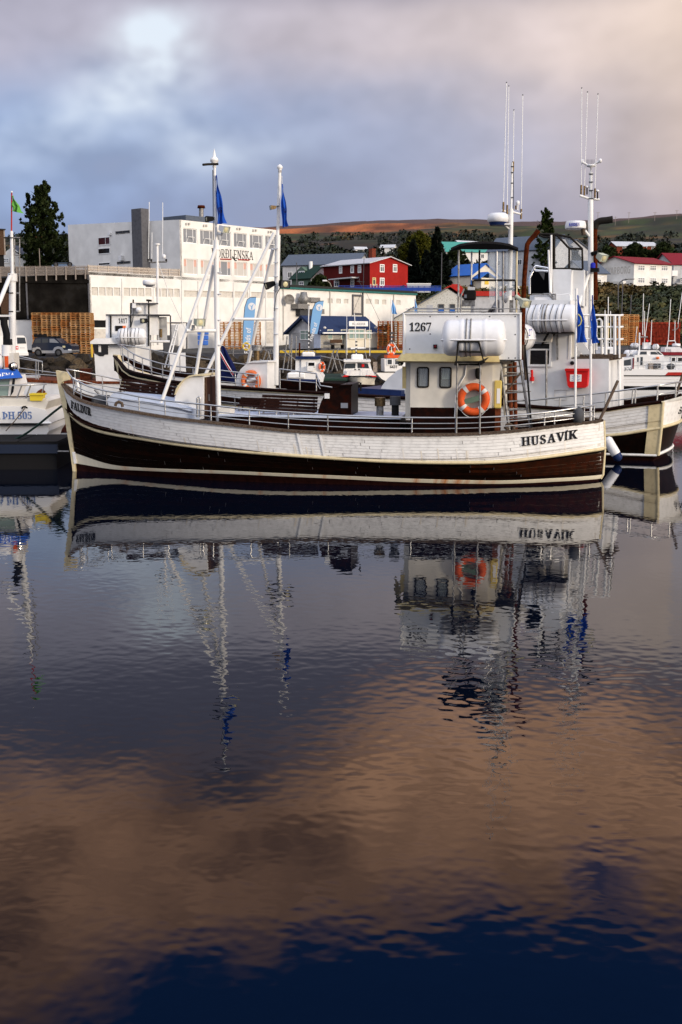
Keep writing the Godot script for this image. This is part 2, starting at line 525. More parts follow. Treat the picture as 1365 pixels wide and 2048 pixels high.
func build_materials() -> void:
	var grime := noise_tex("grime", 0.012, 5, [[0.0, 0.80], [0.30, 0.93], [0.55, 0.98], [1.0, 1.0]])
	var soft := noise_tex("soft", 0.006, 4, [[0.0, 0.90], [1.0, 1.0]])
	var dirt := noise_tex("dirt", 0.015, 6, [[0.0, Color(0.40, 0.38, 0.36)], [0.4, Color(0.72, 0.70, 0.68)], [1.0, 1.0]])
	var rusty := noise_tex("rusty", 0.014, 6, [[0.0, Color(0.42, 0.20, 0.10)], [0.45, Color(0.62, 0.32, 0.14)], [0.6, Color(0.85, 0.45, 0.18)], [1.0, Color(0.55, 0.30, 0.18)]])
	var bump := noise_tex("bump", 0.03, 5, [])
	var tar := noise_tex("tar", 0.010, 6, [[0.0, Color(0.55, 0.52, 0.5)], [0.5, Color(0.8, 0.78, 0.75)], [0.72, Color(0.95, 0.93, 0.9)], [0.8, Color(2.2, 2.1, 2.0)], [1.0, Color(2.8, 2.7, 2.5)]])
	var wood := noise_tex("wood", 0.02, 5, [[0.0, Color(0.55, 0.5, 0.46)], [0.5, Color(0.85, 0.8, 0.76)], [1.0, Color(1, 1, 1)]])
	var brn := noise_tex("brown_wear", 0.011, 6, [[0.0, Color(0.55, 0.5, 0.48)], [0.55, Color(0.8, 0.7, 0.62)], [0.72, Color(1.0, 0.75, 0.55)], [1.0, Color(1.0, 0.62, 0.38)]])
	mat("white_paint", C(0.77, 0.77, 0.765), 0.42, 0, soft, 0.45)
	mat("hull_white_a", C(0.77, 0.765, 0.75), 0.5, 0, grime, 0.6, bump, 0.12)
	mat("hull_white_b", C(0.75, 0.74, 0.725), 0.5, 0, grime, 0.8, bump, 0.12)
	mat("hull_white_c", C(0.78, 0.775, 0.76), 0.5, 0, grime, 0.7, bump, 0.12)
	mat("seam", C(0.52, 0.50, 0.47), 0.9)
	mat("hull_brown_a", C(0.0080, 0.0046, 0.0034), 0.42, 0, brn, 0.5, bump, 0.15)
	mat("hull_brown_b", C(0.0115, 0.0056, 0.0040), 0.42, 0, brn, 0.7, bump, 0.15)
	mat("hull_brown_c", C(0.0065, 0.0040, 0.0032), 0.42, 0, brn, 0.6, bump, 0.15)
	
	mat("hull_brown_worn", C(0.034, 0.0135, 0.0075), 0.5, 0, brn, 0.9, bump, 0.15)
	mat("scratch", C(0.20, 0.15, 0.105), 0.8, 0, dirt, 2.0)
	mat("boot_red", C(0.030, 0.009, 0.008), 0.6, 0, dirt, 0.7)
	mat("cream", C(0.62, 0.53, 0.33), 0.5, 0, grime, 0.8)
	mat("yellow_cream", C(0.62, 0.49, 0.22), 0.5, 0, grime, 0.8)
	var st := mat("stained", Color.WHITE, 0.55)
	st.vertex_color_use_as_albedo = true
	mat("cabin_cream", C(0.67, 0.635, 0.56), 0.45, 0, soft, 0.5)
	mat("cabin_white", C(0.74, 0.75, 0.76), 0.4, 0, soft, 0.4)
	mat("dark_brown", C(0.016, 0.0065, 0.005), 0.4, 0, brn, 0.8)
	mat("door_brown", C(0.035, 0.014, 0.009), 0.5, 0, wood, 1.5)
	mat("bench_brown", C(0.030, 0.013, 0.011), 0.55, 0, wood, 2.0)
	mat("cap_wood", C(0.13, 0.105, 0.085), 0.7, 0, wood, 1.5, bump, 0.3)
	mat("deck_blue", C(0.40, 0.45, 0.56), 0.55, 0, grime, 0.5)
	mat("pale_blue", C(0.50, 0.56, 0.68), 0.5, 0, soft, 0.5)
	mat("steel", C(0.42, 0.42, 0.42), 0.30, 0.9)
	mat("galvanised", C(0.42, 0.43, 0.44), 0.55, 0.6, dirt, 1.0)
	mat("black", C(0.010, 0.010, 0.011), 0.6)
	mat("rubber", C(0.013, 0.013, 0.014), 0.8)
	mat("dark_grey", C(0.07, 0.072, 0.078), 0.7, 0, grime, 0.6)
	mat("frame_black", C(0.018, 0.016, 0.014), 0.5)
	mat("orange", C(0.64, 0.095, 0.022), 0.5, 0, grime, 2.0)
	mat("orange_faded", C(0.72, 0.17, 0.05), 0.55, 0, grime, 2.0)
	mat("red", C(0.62, 0.018, 0.018), 0.4, 0, soft, 1.0)
	mat("red_roof", C(0.40, 0.030, 0.022), 0.6, 0, grime, 0.4)
	mat("wine_roof", C(0.20, 0.020, 0.028), 0.6, 0, grime, 0.4)
	mat("tape_grey", C(0.55, 0.55, 0.54), 0.5)
	mat("raft_white", C(0.76, 0.76, 0.77), 0.35, 0, soft, 0.8)
	mat("rust", C(0.13, 0.095, 0.08), 0.85, 0, rusty, 1.2, bump, 0.4)
	mat("brass", C(0.22, 0.15, 0.07), 0.45, 0.7, dirt, 2.0)
	mat("yellow", C(0.62, 0.42, 0.035), 0.5, 0, grime, 0.8)
	mat("gold_case", C(0.60, 0.46, 0.12), 0.5)
	mat("horn_beige", C(0.42, 0.44, 0.36), 0.5, 0, grime, 1.0)
	mat("lamp_face", C(0.55, 0.50, 0.30), 0.15)
	mat("chrome", C(0.8, 0.8, 0.8), 0.12, 1.0)
	mat("ink", C(0.012, 0.012, 0.014), 0.6)
	mat("blue_ink", C(0.10, 0.17, 0.36), 0.6)
	mat("deep_blue_ink", C(0.02, 0.03, 0.35), 0.6)
	mat("grey_ink", C(0.30, 0.31, 0.33), 0.6)
	mat("letter_white", C(0.75, 0.75, 0.75), 0.6)
	var fl := mat("flag_blue", C(0.016, 0.075, 0.38), 0.8)
	fl.backlight_enabled = true; fl.backlight = C(0.01, 0.05, 0.3)
	mat("flag_sky", C(0.16, 0.36, 0.66), 0.8)
	mat("flag_green", C(0.10, 0.30, 0.05), 0.8)
	mat("flag_red", C(0.45, 0.03, 0.04), 0.8)
	mat("flag_navy", C(0.012, 0.018, 0.08), 0.8)
	mat("flag_gold", C(0.55, 0.50, 0.14), 0.8)
	mat("banner_blue", C(0.20, 0.40, 0.66), 0.7)
	mat("tarp", C(0.46, 0.46, 0.49), 0.8, 0, soft, 0.8)
	mat("canvas_black", C(0.003, 0.003, 0.0035), 1.0)
	mat("navy", C(0.014, 0.026, 0.085), 0.35, 0, grime, 0.5)
	mat("boat_blue", C(0.025, 0.10, 0.42), 0.4)
	mat("car_navy", C(0.008, 0.013, 0.028), 0.22)
	mat("car_silver", C(0.36, 0.36, 0.37), 0.3, 0.5)
	mat("car_white", C(0.72, 0.71, 0.69), 0.3)
	mat("car_black", C(0.012, 0.012, 0.014), 0.25)
	mat("car_blue", C(0.10, 0.16, 0.26), 0.25, 0.3)
	mat("window_glass", C(0.035, 0.042, 0.05), 0.08)
	mat("window_grey", C(0.20, 0.21, 0.23), 0.2)
	mat("window_blind", C(0.48, 0.46, 0.43), 0.5)
	mat("window_pink", C(0.55, 0.33, 0.27), 0.6)
	mat("window_green", C(0.22, 0.30, 0.28), 0.12)
	mat("window_black", C(0.006, 0.006, 0.007), 0.15)
	mat("window_dark_red", C(0.05, 0.01, 0.012), 0.15)
	var g := mat("clear_glass", Color(0.85, 0.9, 0.9, 0.10), 0.03)
	g.transparency = BaseMaterial3D.TRANSPARENCY_ALPHA
	var g2 := mat("dull_film", Color(0.75, 0.78, 0.80, 0.22), 0.12)
	g2.transparency = BaseMaterial3D.TRANSPARENCY_ALPHA
	mat("white_trim", C(0.74, 0.74, 0.73), 0.5)
	mat("wall_white", C(0.77, 0.755, 0.72), 0.75, 0, soft, 0.12, bump, 0.4)
	mat("wall_board", C(0.56, 0.53, 0.48), 0.75, 0, grime, 0.3)
	mat("wall_cream", C(0.68, 0.63, 0.52), 0.7, 0, soft, 0.15)
	mat("wall_grey", C(0.45, 0.46, 0.48), 0.7, 0, grime, 0.15)
	mat("wall_peeling", C(0.62, 0.61, 0.57), 0.85, 0, noise_tex("peel", 0.03, 6, [[0.0, Color(0.25, 0.22, 0.2)], [0.20, Color(0.45, 0.42, 0.4)], [0.27, Color(0.92, 0.92, 0.9)], [1.0, 1.0]]), 0.35)
	mat("wall_red", C(0.32, 0.016, 0.013), 0.6, 0, soft, 0.2, noise_tex("cladding", 0.05, 1, []), 1.0)
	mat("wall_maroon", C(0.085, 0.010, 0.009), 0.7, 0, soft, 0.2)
	mat("rail_blue", C(0.022, 0.055, 0.27), 0.5)
	mat("wall_green", C(0.11, 0.165, 0.125), 0.7, 0, grime, 0.2)
	mat("wall_tar", C(0.013, 0.012, 0.011), 0.85, 0, tar, 0.10, bump, 2.0)
	mat("concrete", C(0.30, 0.29, 0.27), 0.9, 0, dirt, 0.2)
	mat("chimney_grey", C(0.105, 0.105, 0.115), 0.9, 0, grime, 0.3, bump, 1.0)
	mat("fascia_green", C(0.035, 0.14, 0.13), 0.6, 0, grime, 0.3)
	mat("roof_black", C(0.03, 0.03, 0.03), 0.85)
	mat("roof_blue", C(0.022, 0.036, 0.085), 0.6, 0, grime, 0.3)
	mat("roof_bright_blue", C(0.030, 0.13, 0.45), 0.6, 0, soft, 0.3)
	mat("roof_green", C(0.020, 0.045, 0.035), 0.7, 0, grime, 0.3)
	mat("roof_slate", C(0.10, 0.12, 0.155), 0.6, 0, grime, 0.3)
	mat("roof_pale", C(0.52, 0.53, 0.55), 0.5, 0, grime, 0.2)
	mat("roof_teal", C(0.06, 0.26, 0.22), 0.6)
	mat("brick_red", C(0.25, 0.06, 0.035), 0.85, 0, dirt, 0.6)
	mat("fence_grey", C(0.36, 0.34, 0.32), 0.85, 0, wood, 0.8)
	mat("fence_white", C(0.66, 0.64, 0.59), 0.8, 0, wood, 0.8)
	mat("pallet_pale", C(0.54, 0.32, 0.135), 0.8, 0, wood, 1.1)
	mat("pallet_orange", C(0.46, 0.20, 0.060), 0.8, 0, wood, 1.1)
	mat("pallet_red", C(0.42, 0.115, 0.028), 0.8, 0, wood, 1.1)
	mat("container_red", C(0.36, 0.045, 0.022), 0.6, 0, dirt, 0.3)
	mat("plank_old", C(0.10, 0.065, 0.045), 0.85, 0, wood, 0.7)
	mat("plank_rust", C(0.22, 0.06, 0.025), 0.7, 0, dirt, 0.7)
	mat("tub_blue", C(0.07, 0.19, 0.60), 0.5)
	mat("bucket_yellow", C(0.66, 0.50, 0.03), 0.45)
	mat("asphalt", C(0.050, 0.052, 0.060), 0.75, 0, dirt, 0.15, bump, 0.6)
	var rk := noise_tex("rock", 0.02, 6, [[0.0, Color(0.45, 0.42, 0.38)], [0.5, Color(0.8, 0.76, 0.7)], [1.0, Color(1.3, 1.2, 1.05)]])
	mat("rock_a", C(0.060, 0.052, 0.045), 0.85, 0, rk, 0.4, bump, 6.0)
	mat("rock_b", C(0.100, 0.082, 0.062), 0.85, 0, rk, 0.4, bump, 6.0)
	mat("rock_c", C(0.036, 0.033, 0.031), 0.85, 0, rk, 0.4, bump, 6.0)
	var tr := mat("terrain", Color.WHITE, 0.95, 0, noise_tex("turf", 0.03, 6, [[0.0, 0.45], [0.5, 0.85], [1.0, 1.0]]), 0.021, null, 1.0, true)
	tr.vertex_color_use_as_albedo = true
	for k in [["leaf_dark", 0.030, 0.042, 0.015], ["leaf_mid", 0.034, 0.050, 0.016], ["leaf_conifer", 0.007, 0.011, 0.008], ["leaf_wood", 1.0, 1.0, 1.0]]:
		var m := mat(k[0], C(k[1], k[2], k[3]), 0.7)
		m.vertex_color_use_as_albedo = true
	mat("bark", C(0.10, 0.085, 0.065), 0.9, 0, wood, 0.8)
	# harbour water: dark, glossy, rippled
	var wm := mat("water", C(0.0010, 0.0026, 0.0075), 0.015)
	wm.metallic_specular = 0.38
	wm.uv1_triplanar = true
	wm.uv1_world_triplanar = true
	wm.uv1_scale = Vector3.ONE * 0.105
	wm.heightmap_enabled = true
	wm.heightmap_scale = 0.05
	wm.heightmap_texture = noise_tex("ripple", 0.022, 2, [], 2048)

# =====================================================================================================
# ground
var hn := FastNoiseLite.new()

func quay_level(d: float) -> float:
	if d < 110.0: return lerpf(1.15, 1.30, clampf((d - 95.0) / 15.0, 0, 1))
	return lerpf(1.30, 1.85, clampf((d - 110.0) / 22.0, 0, 1))

func land(x: float, d: float) -> float:
	var a := x / d
	if d < 95.0: return lerpf(-1.4, 1.1, clampf((d - 80.0) / 14.5, 0, 1))
	var h := quay_level(d)
	if d > 140.0:
		var pts := [[140.0, -0.0101], [165.0, 0.004], [200.0, 0.0365], [240.0, 0.0405], [300.0, 0.050], [420.0, 0.064], [700.0, 0.080], [1100.0, 0.0905], [1500.0, 0.0965], [1900.0, 0.0985], [2600.0, 0.0]]
		if a > 0.2: pts[1][1] = 0.012; pts[2][1] = 0.0385
		var ridge := 0.0985
		var px := 682.5 + a * 2200.0
		var rp := [[-200, 0.085], [0, 0.086], [140, 0.086], [400, 0.092], [560, 0.0945], [640, 0.0975], [740, 0.1005], [880, 0.1000], [960, 0.0990], [1010, 0.0975], [1100, 0.0990], [1200, 0.1005], [1365, 0.1055], [1700, 0.112]]
		for i in rp.size() - 1:
			if px >= rp[i][0] and px < rp[i + 1][0]: ridge = lerpf(rp[i][1], rp[i + 1][1], (px - rp[i][0]) / (rp[i + 1][0] - rp[i][0]))
		if px >= 1700: ridge = 0.112
		pts[9][1] = ridge
		pts[8][1] = ridge * (0.975 if px > 560 else 0.985)
		pts[7][1] = lerpf(0.0905, ridge * 0.93, 0.5)
		pts[10][1] = ridge * 0.97
		var t := -0.01
		for i in pts.size() - 1:
			if d >= pts[i][0]: t = lerpf(pts[i][1], pts[i + 1][1], clampf((d - pts[i][0]) / (pts[i + 1][0] - pts[i][0]), 0, 1))
		h = 3.3 + t * d
		h += hn.get_noise_2d(x, d) * clampf((d - 260.0) / 900.0, 0, 1) * 9.0
	if d > 120.5 and d > 122.5 + (a + 0.23) * 260.0:
		h = lerpf(h, maxf(h, 10.6 if d < 150.0 else 10.6 + (d - 150.0) * 0.01), 1.0 - smoothstep(-0.19, -0.15, a))
	return h

func on_land(px: float, d: float) -> Vector3:
	var x := at(px, 600, d).x
	return Vector3(x, land(x, d), -d)

func land_color(x: float, d: float, a: float) -> Color:
	var n := hn.get_noise_2d(x * 2.0, d * 2.0)
	var n2 := hn.get_noise_2d(x * 9.0 + 400.0, d * 9.0)
	if d < 141.0: return Color(0.055, 0.055, 0.058)
	var green := Color(0.020, 0.050, 0.006).lerp(Color(0.048, 0.056, 0.009), clampf(0.5 + n * 1.1, 0, 1))
	var dark := Color(0.007, 0.013, 0.004).lerp(Color(0.019, 0.022, 0.006), clampf(0.5 + n2, 0, 1))
	var bank := Color(0.030, 0.036, 0.012).lerp(Color(0.105, 0.060, 0.020), clampf(0.45 + n2 * 1.4 + n * 0.8, 0, 1))
	var heath := Color(0.62, 0.15, 0.030).lerp(Color(0.36, 0.12, 0.032), clampf(0.5 + n2 * 1.2, 0, 1))
	var moor := Color(0.115, 0.066, 0.058).lerp(Color(0.085, 0.048, 0.044), clampf(0.5 + n * 1.2, 0, 1))
	if d < 245.0: return bank
	var px := 682.5 + a * 2200.0
	var c := dark.lerp(green, smoothstep(760.0, 1000.0, d + n * 260.0))
	var orange := smoothstep(1120.0, 1210.0, d + n * 60.0) * (1.0 - smoothstep(790.0, 930.0, px + n * 130.0 - (d - 1200.0) * 0.25))
	c = c.lerp(heath, clampf(orange, 0, 1))
	c = c.lerp(heath * 0.55, 0.6 * smoothstep(0.25, 0.5, n2 + n * 0.4) * smoothstep(500.0, 700.0, d))
	c = c * lerpf(0.45, 1.15, smoothstep(-0.35, 0.35, n2 + 0.5 * hn.get_noise_2d(x * 26.0, d * 26.0)))
	c = c * lerpf(0.40, 1.2, smoothstep(-0.22, 0.25, hn.get_noise_2d(x * 5.0 + 90.0, d * 1.5)))
	c = c.lerp(moor, smoothstep(1490.0, 1600.0, d + n * 50.0))
	return c

func build_ground() -> void:
	hn.seed = 5; hn.frequency = 0.0035; hn.fractal_octaves = 4
	var ds := [80.0, 84.0, 88.0, 92.0, 95.0, 98.0, 104.0, 110.0, 116.0, 119.8, 121.0, 126.0, 132.0, 140.0, 144.0, 148.0, 152.0, 157.0, 162.0, 168.0, 174.0, 180.0, 186.0, 193.0, 200.0, 207.0, 214.0, 222.0, 231.0, 240.0, 252.0, 266.0, 282.0, 300.0]
	var d := 320.0
	while d < 2650.0:
		ds.append(d); d *= 1.030
	var m := MB.new()
	m.colored = true
	var cols := 150
	var pts := []
	var cl := []
	for dd in ds:
		var row := []
		var rc := []
		for i in cols + 1:
			var a := lerpf(-0.80, 0.80, float(i) / cols)
			row.append(Vector3(a * dd, land(a * dd, dd), -dd))
			rc.append(land_color(a * dd, dd, a))
		pts.append(row); cl.append(rc)
	var ns := []
	for i in pts.size():
		var nr := []
		for j in cols + 1:
			var dx: Vector3 = pts[i][mini(j + 1, cols)] - pts[i][maxi(j - 1, 0)]
			var dy: Vector3 = pts[mini(i + 1, pts.size() - 1)][j] - pts[maxi(i - 1, 0)][j]
			nr.append(dx.cross(dy).normalized())
		ns.append(nr)
	for i in pts.size() - 1:
		for j in cols:
			for e in [[[0, 0], [0, 1], [1, 1]], [[0, 0], [1, 1], [1, 0]]]:
				m.col = cl[i + e[0][0]][j + e[0][1]]
				var k := m.c.size()
				m.tri(pts[i + e[0][0]][j + e[0][1]], pts[i + e[1][0]][j + e[1][1]], pts[i + e[2][0]][j + e[2][1]], ns[i + e[0][0]][j + e[0][1]], ns[i + e[1][0]][j + e[1][1]], ns[i + e[2][0]][j + e[2][1]])
				# colours follow the corners, in the order in which tri() stored them
				for q in 3:
					for w in 3:
						var p: Vector3 = pts[i + e[w][0]][j + e[w][1]]
						if m.v[k + q] == p: m.c[k + q] = cl[i + e[w][0]][j + e[w][1]]
	single("terrain", m, "terrain", "green and orange moorland hill rising behind the town", "hill", Transform3D(), "", "structure")
	build_water()
	var r := MB.new()
	for i in 4:
		var d0: float = [96.5, 104.0, 110.0, 115.0][i]; var d1: float = [104.0, 110.0, 115.0, 118.0][i]
		r.quad(Vector3(-90, quay_level(d0) + 0.02, -d0), Vector3(90, quay_level(d0) + 0.02, -d0), Vector3(90, quay_level(d1) + 0.02, -d1), Vector3(-90, quay_level(d1) + 0.02, -d1))
	single("road", r, "asphalt", "dark wet asphalt quay road along the rock bank", "road", Transform3D(), "", "structure")
	# boulders of the quay's rock bank
	var shapes := []
	for k in 7:
		var b := MB.new()
		var nz := FastNoiseLite.new(); nz.seed = 40 + k; nz.frequency = 0.9
		var ring := []
		for i in 6:
			var la := PI * i / 5 - PI / 2
			var rr := []
			for j in 9:
				var lo := TAU * (j % 8) / 8
				var q := Vector3(cos(la) * cos(lo), sin(la), cos(la) * sin(lo))
				rr.append(q * Vector3(1.0, 0.72, 0.85) * (1.0 + 0.75 * nz.get_noise_3dv(q * 1.1)))
			ring.append(rr)
		for i in 5:
			for j in 8: b.quad(ring[i][j], ring[i][j + 1], ring[i + 1][j + 1], ring[i + 1][j])
		shapes.append(b.mesh())
	var bank := thing("rock_bank", "dark boulders heaped along the quay edge", "rocks", Transform3D())
	bank.set_meta("kind", "structure")
	rng.seed = 77
	for row in 6:
		var dd := 94.0 - row * 1.9
		var x := -34.0 + row * 0.4
		while x < 34.0:
			var sz := rng.randf_range(0.62, 1.05)
			x += sz * 0.85
			var o := add_mesh("stone", shapes[rng.randi() % 7], MT[["rock_a", "rock_b", "rock_c"][rng.randi() % 3]], bank)
			var pd := dd + rng.randf_range(-0.5, 0.5)
			o.transform = Transform3D(Basis.from_euler(Vector3(rng.randf_range(-0.5, 0.5), rng.randf() * TAU, rng.randf_range(-0.5, 0.5))).scaled(Vector3.ONE * sz), Vector3(x, land(x, pd) - 0.02 + rng.randf_range(-0.1, 0.25), -pd))
			x += sz * 0.75

# rippled water: a fine grid where the camera looks down on it, plain sheets round it
func build_water() -> void:
	var x0 := -0.36; var x1 := 0.36; var z0 := -27.0; var z1 := -1.6
	var nx := 290; var nz_ := 800
	var na := FastNoiseLite.new(); na.seed = 61; na.frequency = 7.0; na.fractal_octaves = 2; na.fractal_gain = 0.5
	var nb := FastNoiseLite.new(); nb.seed = 62; nb.frequency = 1.1; nb.fractal_octaves = 2
	var nc := FastNoiseLite.new(); nc.seed = 63; nc.frequency = 0.20; nc.fractal_octaves = 2
	var vs := PackedVector3Array(); var ns := PackedVector3Array(); var ix := PackedInt32Array()
	for j in nz_ + 1:
		var z := z0 * pow(z1 / z0, float(j) / nz_)
		var calm := lerpf(1.0, 0.11, smoothstep(-7.5, -20.0, z)) * smoothstep(z0, z0 + 3.0, z) * smoothstep(z1, z1 - 0.6, z)
		for i in nx + 1:
			var x := -lerpf(x0, x1, float(i) / nx) * z
			var patch := maxf(0.75 + 1.1 * nc.get_noise_2d(x * 0.6, z), 0.12)
			if z < -11.0: patch += 1.1 * exp(-pow((x + 3.2) / 2.6, 2.0) - pow((z + 14.5) / 3.0, 2.0))
			var f := float(i) / nx
			var side := smoothstep(0.0, 0.04, f) * smoothstep(1.0, 0.96, f)
			var sx := x * 0.95 + z * 0.22
			vs.push_back(Vector3(x, (na.get_noise_2d(sx * 0.55, z - x * 0.10) * lerpf(0.00120, 0.00085, smoothstep(-8.0, -12.0, z)) * patch + nb.get_noise_2d(sx * 0.5, z + x * 0.15) * 0.00070) * calm * side, z))
	for j in nz_ + 1:
		for i in nx + 1:
			var w := nx + 1
			var dx := vs[j * w + mini(i + 1, nx)] - vs[j * w + maxi(i - 1, 0)]
			var dz := vs[mini(j + 1, nz_) * w + i] - vs[maxi(j - 1, 0) * w + i]
			ns.push_back(dz.cross(dx).normalized())
	for j in nz_:
		for i in nx:
			var k := j * (nx + 1) + i
			ix.append_array(PackedInt32Array([k, k + 1, k + nx + 2, k, k + nx + 2, k + nx + 1]))
	# the four sheets round it
	var p := Vector3(x1 * -z0, 0, z0); var q := Vector3(x1 * -z1, 0, z1)
	for e in [[Vector3(-500, 0, z0), Vector3(-500, 0, -90), Vector3(500, 0, -90), Vector3(500, 0, z0)], [Vector3(-500, 0, 120), Vector3(-500, 0, z1), Vector3(500, 0, z1), Vector3(500, 0, 120)], [q, p, Vector3(500, 0, z0), Vector3(500, 0, z1)], [Vector3(-500, 0, z1), Vector3(-500, 0, z0), Vector3(-p.x, 0, z0), Vector3(-q.x, 0, z1)]]:
		var k := vs.size()
		for v in e:
			vs.push_back(v); ns.push_back(Vector3.UP)
		ix.append_array(PackedInt32Array([k, k + 1, k + 2, k, k + 2, k + 3]))
	var arr := []
	arr.resize(Mesh.ARRAY_MAX)
	arr[Mesh.ARRAY_VERTEX] = vs; arr[Mesh.ARRAY_NORMAL] = ns; arr[Mesh.ARRAY_INDEX] = ix
	var m := ArrayMesh.new()
	m.add_surface_from_arrays(Mesh.PRIMITIVE_TRIANGLES, arr)
	var o := add_mesh("water", m, MT["water"], self)
	tag(o, "dark rippled harbour water mirroring boats and dusk sky", "water", "", "structure")

# =====================================================================================================
# the town
func build_factory() -> void:
	var o0 := at(365, 690, 130.0); o0.y = 0
	var fr := frame(o0, 50.4)
	thing("factory_building", "long white fish factory with three-storey office block, lettering and dark chimney", "building", fr)
	var top := L(366, 440, 0).y
	var mid := L(366, 553, 0).y
	var x1 := L(559, 500, 0).x
	var xl := L(179, 600, 0).x
	var xe := 15.0 + x1
	# office block front with its two rows of windows
	var wins := []
	for r in [[366.7, 456.7, 394.6, 487], [400.5, 460, 428, 490.5], [434, 463, 462.6, 493], [468, 466, 494.6, 495.6], [500, 469.5, 526, 498], [531, 471.5, 556, 501]]: wins.append(r)
	var low := []
	for r in [[368, 517.7, 396, 549], [402, 520, 429.5, 550.5], [436.5, 522, 463, 551.5], [469, 524, 495, 553], [501, 527, 527, 555], [532, 528.5, 556, 556]]: low.append(r)
	var holes := []
	for r in wins + low: holes.append(rect(r, 0))
	P("wall", wall_holes([Vector2(0, mid), Vector2(x1, top)], holes, 0, 0.22), "wall_white")
	for i in wins.size():
		var q: Array = holes[i]
		var o := window(q, -0.16, "white_trim", "window_grey", [[0.27, 0.73], []], 0.10, 0.08)
		# the tilted bottom sash
		var w: float = q[1].x - q[0].x
		var b := Basis(Vector3.RIGHT, 0.45)
		var m := MB.new()
		var c := Vector3(q[0].x + w * 0.5, q[0].y + 0.42, 0.03)
		for e in [[0, 0.34, 0.46, 0.07], [0, -0.34, 0.46, 0.07]]: m.box(c + b.y * e[1], Vector3(w * e[2], e[3], 0.05), b)
		for e in [-0.21, 0.21]: m.box(c + b.x * (w * e), Vector3(0.07, 0.7, 0.05), b)
		P("sash", m, "white_trim", o)
	for i in low.size():
		var q: Array = holes[wins.size() + i]
		var o := window(q, -0.16, "white_trim", "window_blind" if i != 2 else "window_grey", [[0.25, 0.74], []], 0.09, 0.08)
		var w: float = q[1].x - q[0].x
		for e in [[0.045, 0.235], [0.765, 0.955]]:
			P("curtain", MB.new().box(Vector3(q[0].x + w * (e[0] + e[1]) / 2, lerpf(q[0].y, q[1].y, 0.74), -0.128), Vector3(w * (e[1] - e[0]), (q[1].y - q[0].y) * 0.44, 0.02)), "window_pink", o)
	# end wall of the block (in shade), rising a little to the back
	face(left_side())
	var xb := L(138, 500, 0).x
	var tb_ := L(138, 449.5, 0).y
	P("end_wall", MB.new().prism(PackedVector2Array([Vector2(xb, mid - 0.6), Vector2(0, mid - 0.6), Vector2(0, top), Vector2(xb, tb_)]), 0.0, 0.25), "wall_white")
	for r in [[197, 474, 221, 490, 1], [197, 496, 221, 508, 0], [198, 525, 221, 531, 0]]:
		pwin([r[0], r[1], r[2], r[3]], 0.0, "white_trim", "window_dark_red" if r[4] else "window_black", [[0.62] if r[4] else [], []], 0.08)
	for r in [[232, 461.5, 260, 467], [235, 522.5, 261.5, 527.5]]: pwin(r, 0.0, "concrete", "window_black", [[0.5], []], 0.07)
	bx("wall_lamp", "white_paint", [216, 464.5, 220, 470], 0.25, 0.25)
	bx("vent_box", "white_paint", [237, 511, 243, 521], 0.4, 0.4)
	bx("roof_edge", "wall_grey", [139, 446.8, 365, 447.6], 0.03, 0.05) if false else null
	# chimney against the end wall
	var ch := rect([264, 417, 284, 533], 1.2)
	P("chimney", MB.new().cbox(Vector3((ch[0].x + ch[1].x) / 2, (mid - 0.5 + L(274, 417, 1.2).y) / 2, 0.6), Vector3(ch[1].x - ch[0].x, L(274, 417, 1.2).y - mid + 0.5, 1.2), 0.04), "chimney_grey")
	face()
	P("roof", MB.new().box(Vector3(x1 / 2, top - 0.35, -9.5), Vector3(x1 - 0.1, 0.3, 18.4)), "roof_black")
	P("end_wall", MB.new().box(Vector3(x1 - 0.12, (mid + top) / 2, -9.5), Vector3(0.24, top - mid, 18.6)), "wall_white")
	P("back_wall", MB.new().box(Vector3(x1 / 2, (mid + top) / 2 - 0.3, -19.0), Vector3(x1 - 0.2, top - mid + 0.6, 0.24)), "wall_white")
	var rb := bx("roof_cabin", "roof_slate", [372, 432.5, 418, 447], -3.0, 4.0)
	var pp := L(403, 446, -4.5); var pq := L(403, 416, -4.5)
	rod("vent_stack", "galvanised", pp, pq, 0.28)
	P("stack_cap", MB.new().lathe(pq, Vector3.UP, [Vector2(0, -0.05), Vector2(0.5, -0.02), Vector2(0.42, 0.3), Vector2(0, 0.34)], 10), "rust")
	# parapet hooks under the roof edge
	for px in [376.5, 411.5, 445, 478.5, 510.5, 541]:
		var py := lerpf(447.5, 463.5, (px - 376.5) / 164.5)
		for k in 2: bx("roof_hook", "wall_board", [px - 2.8 + k * 5.2, py - 2, px - 0.4 + k * 5.2, py + 2], 0.22, 0.2)
	# lettering over the middle windows
	lettering("NORÐLENSKA", "ink", [424, 499.5, 507, 517], 0.02, null, "Droid Serif", false)
	tb("underline", "red_roof", [[441, 518, 0.06], [463, 518.8, 0.06]], 0.07)
	tb("underline", "red_roof", [[477, 519.2, 0.06], [499, 520.3, 0.06]], 0.07)
	pr("letter_tail", "ink", [[464.5, 513], [467, 513], [472, 520], [475, 520.5], [473.5, 522], [470, 521.3]], 0.05, 0.03)
	# long lower hall
	var lh := []
	for g in [[183, 242, 4], [247.5, 304.5, 4], [310, 361, 4]]:
		for k in g[2]:
			var a: float = lerpf(g[0], g[1], float(k) / g[2]) + 0.8; var b: float = lerpf(g[0], g[1], (k + 1.0) / g[2]) - 1.2
			var yy := lerpf(574.5, 578.0, (a - 183) / 180.0)
			lh.append(rect([a, yy, b, yy + 16.3], 0))
	for r in [[368.5, 581.5, 396, 594], [398, 582, 428, 594.5], [437, 583, 466, 595], [470, 583.5, 497, 595.5], [503, 584.5, 530, 596], [534, 585, 556, 596.5]]: lh.append(rect(r, 0))
	var opening := rect([189, 640.5, 216, 655], 0)
	lh.append(opening)
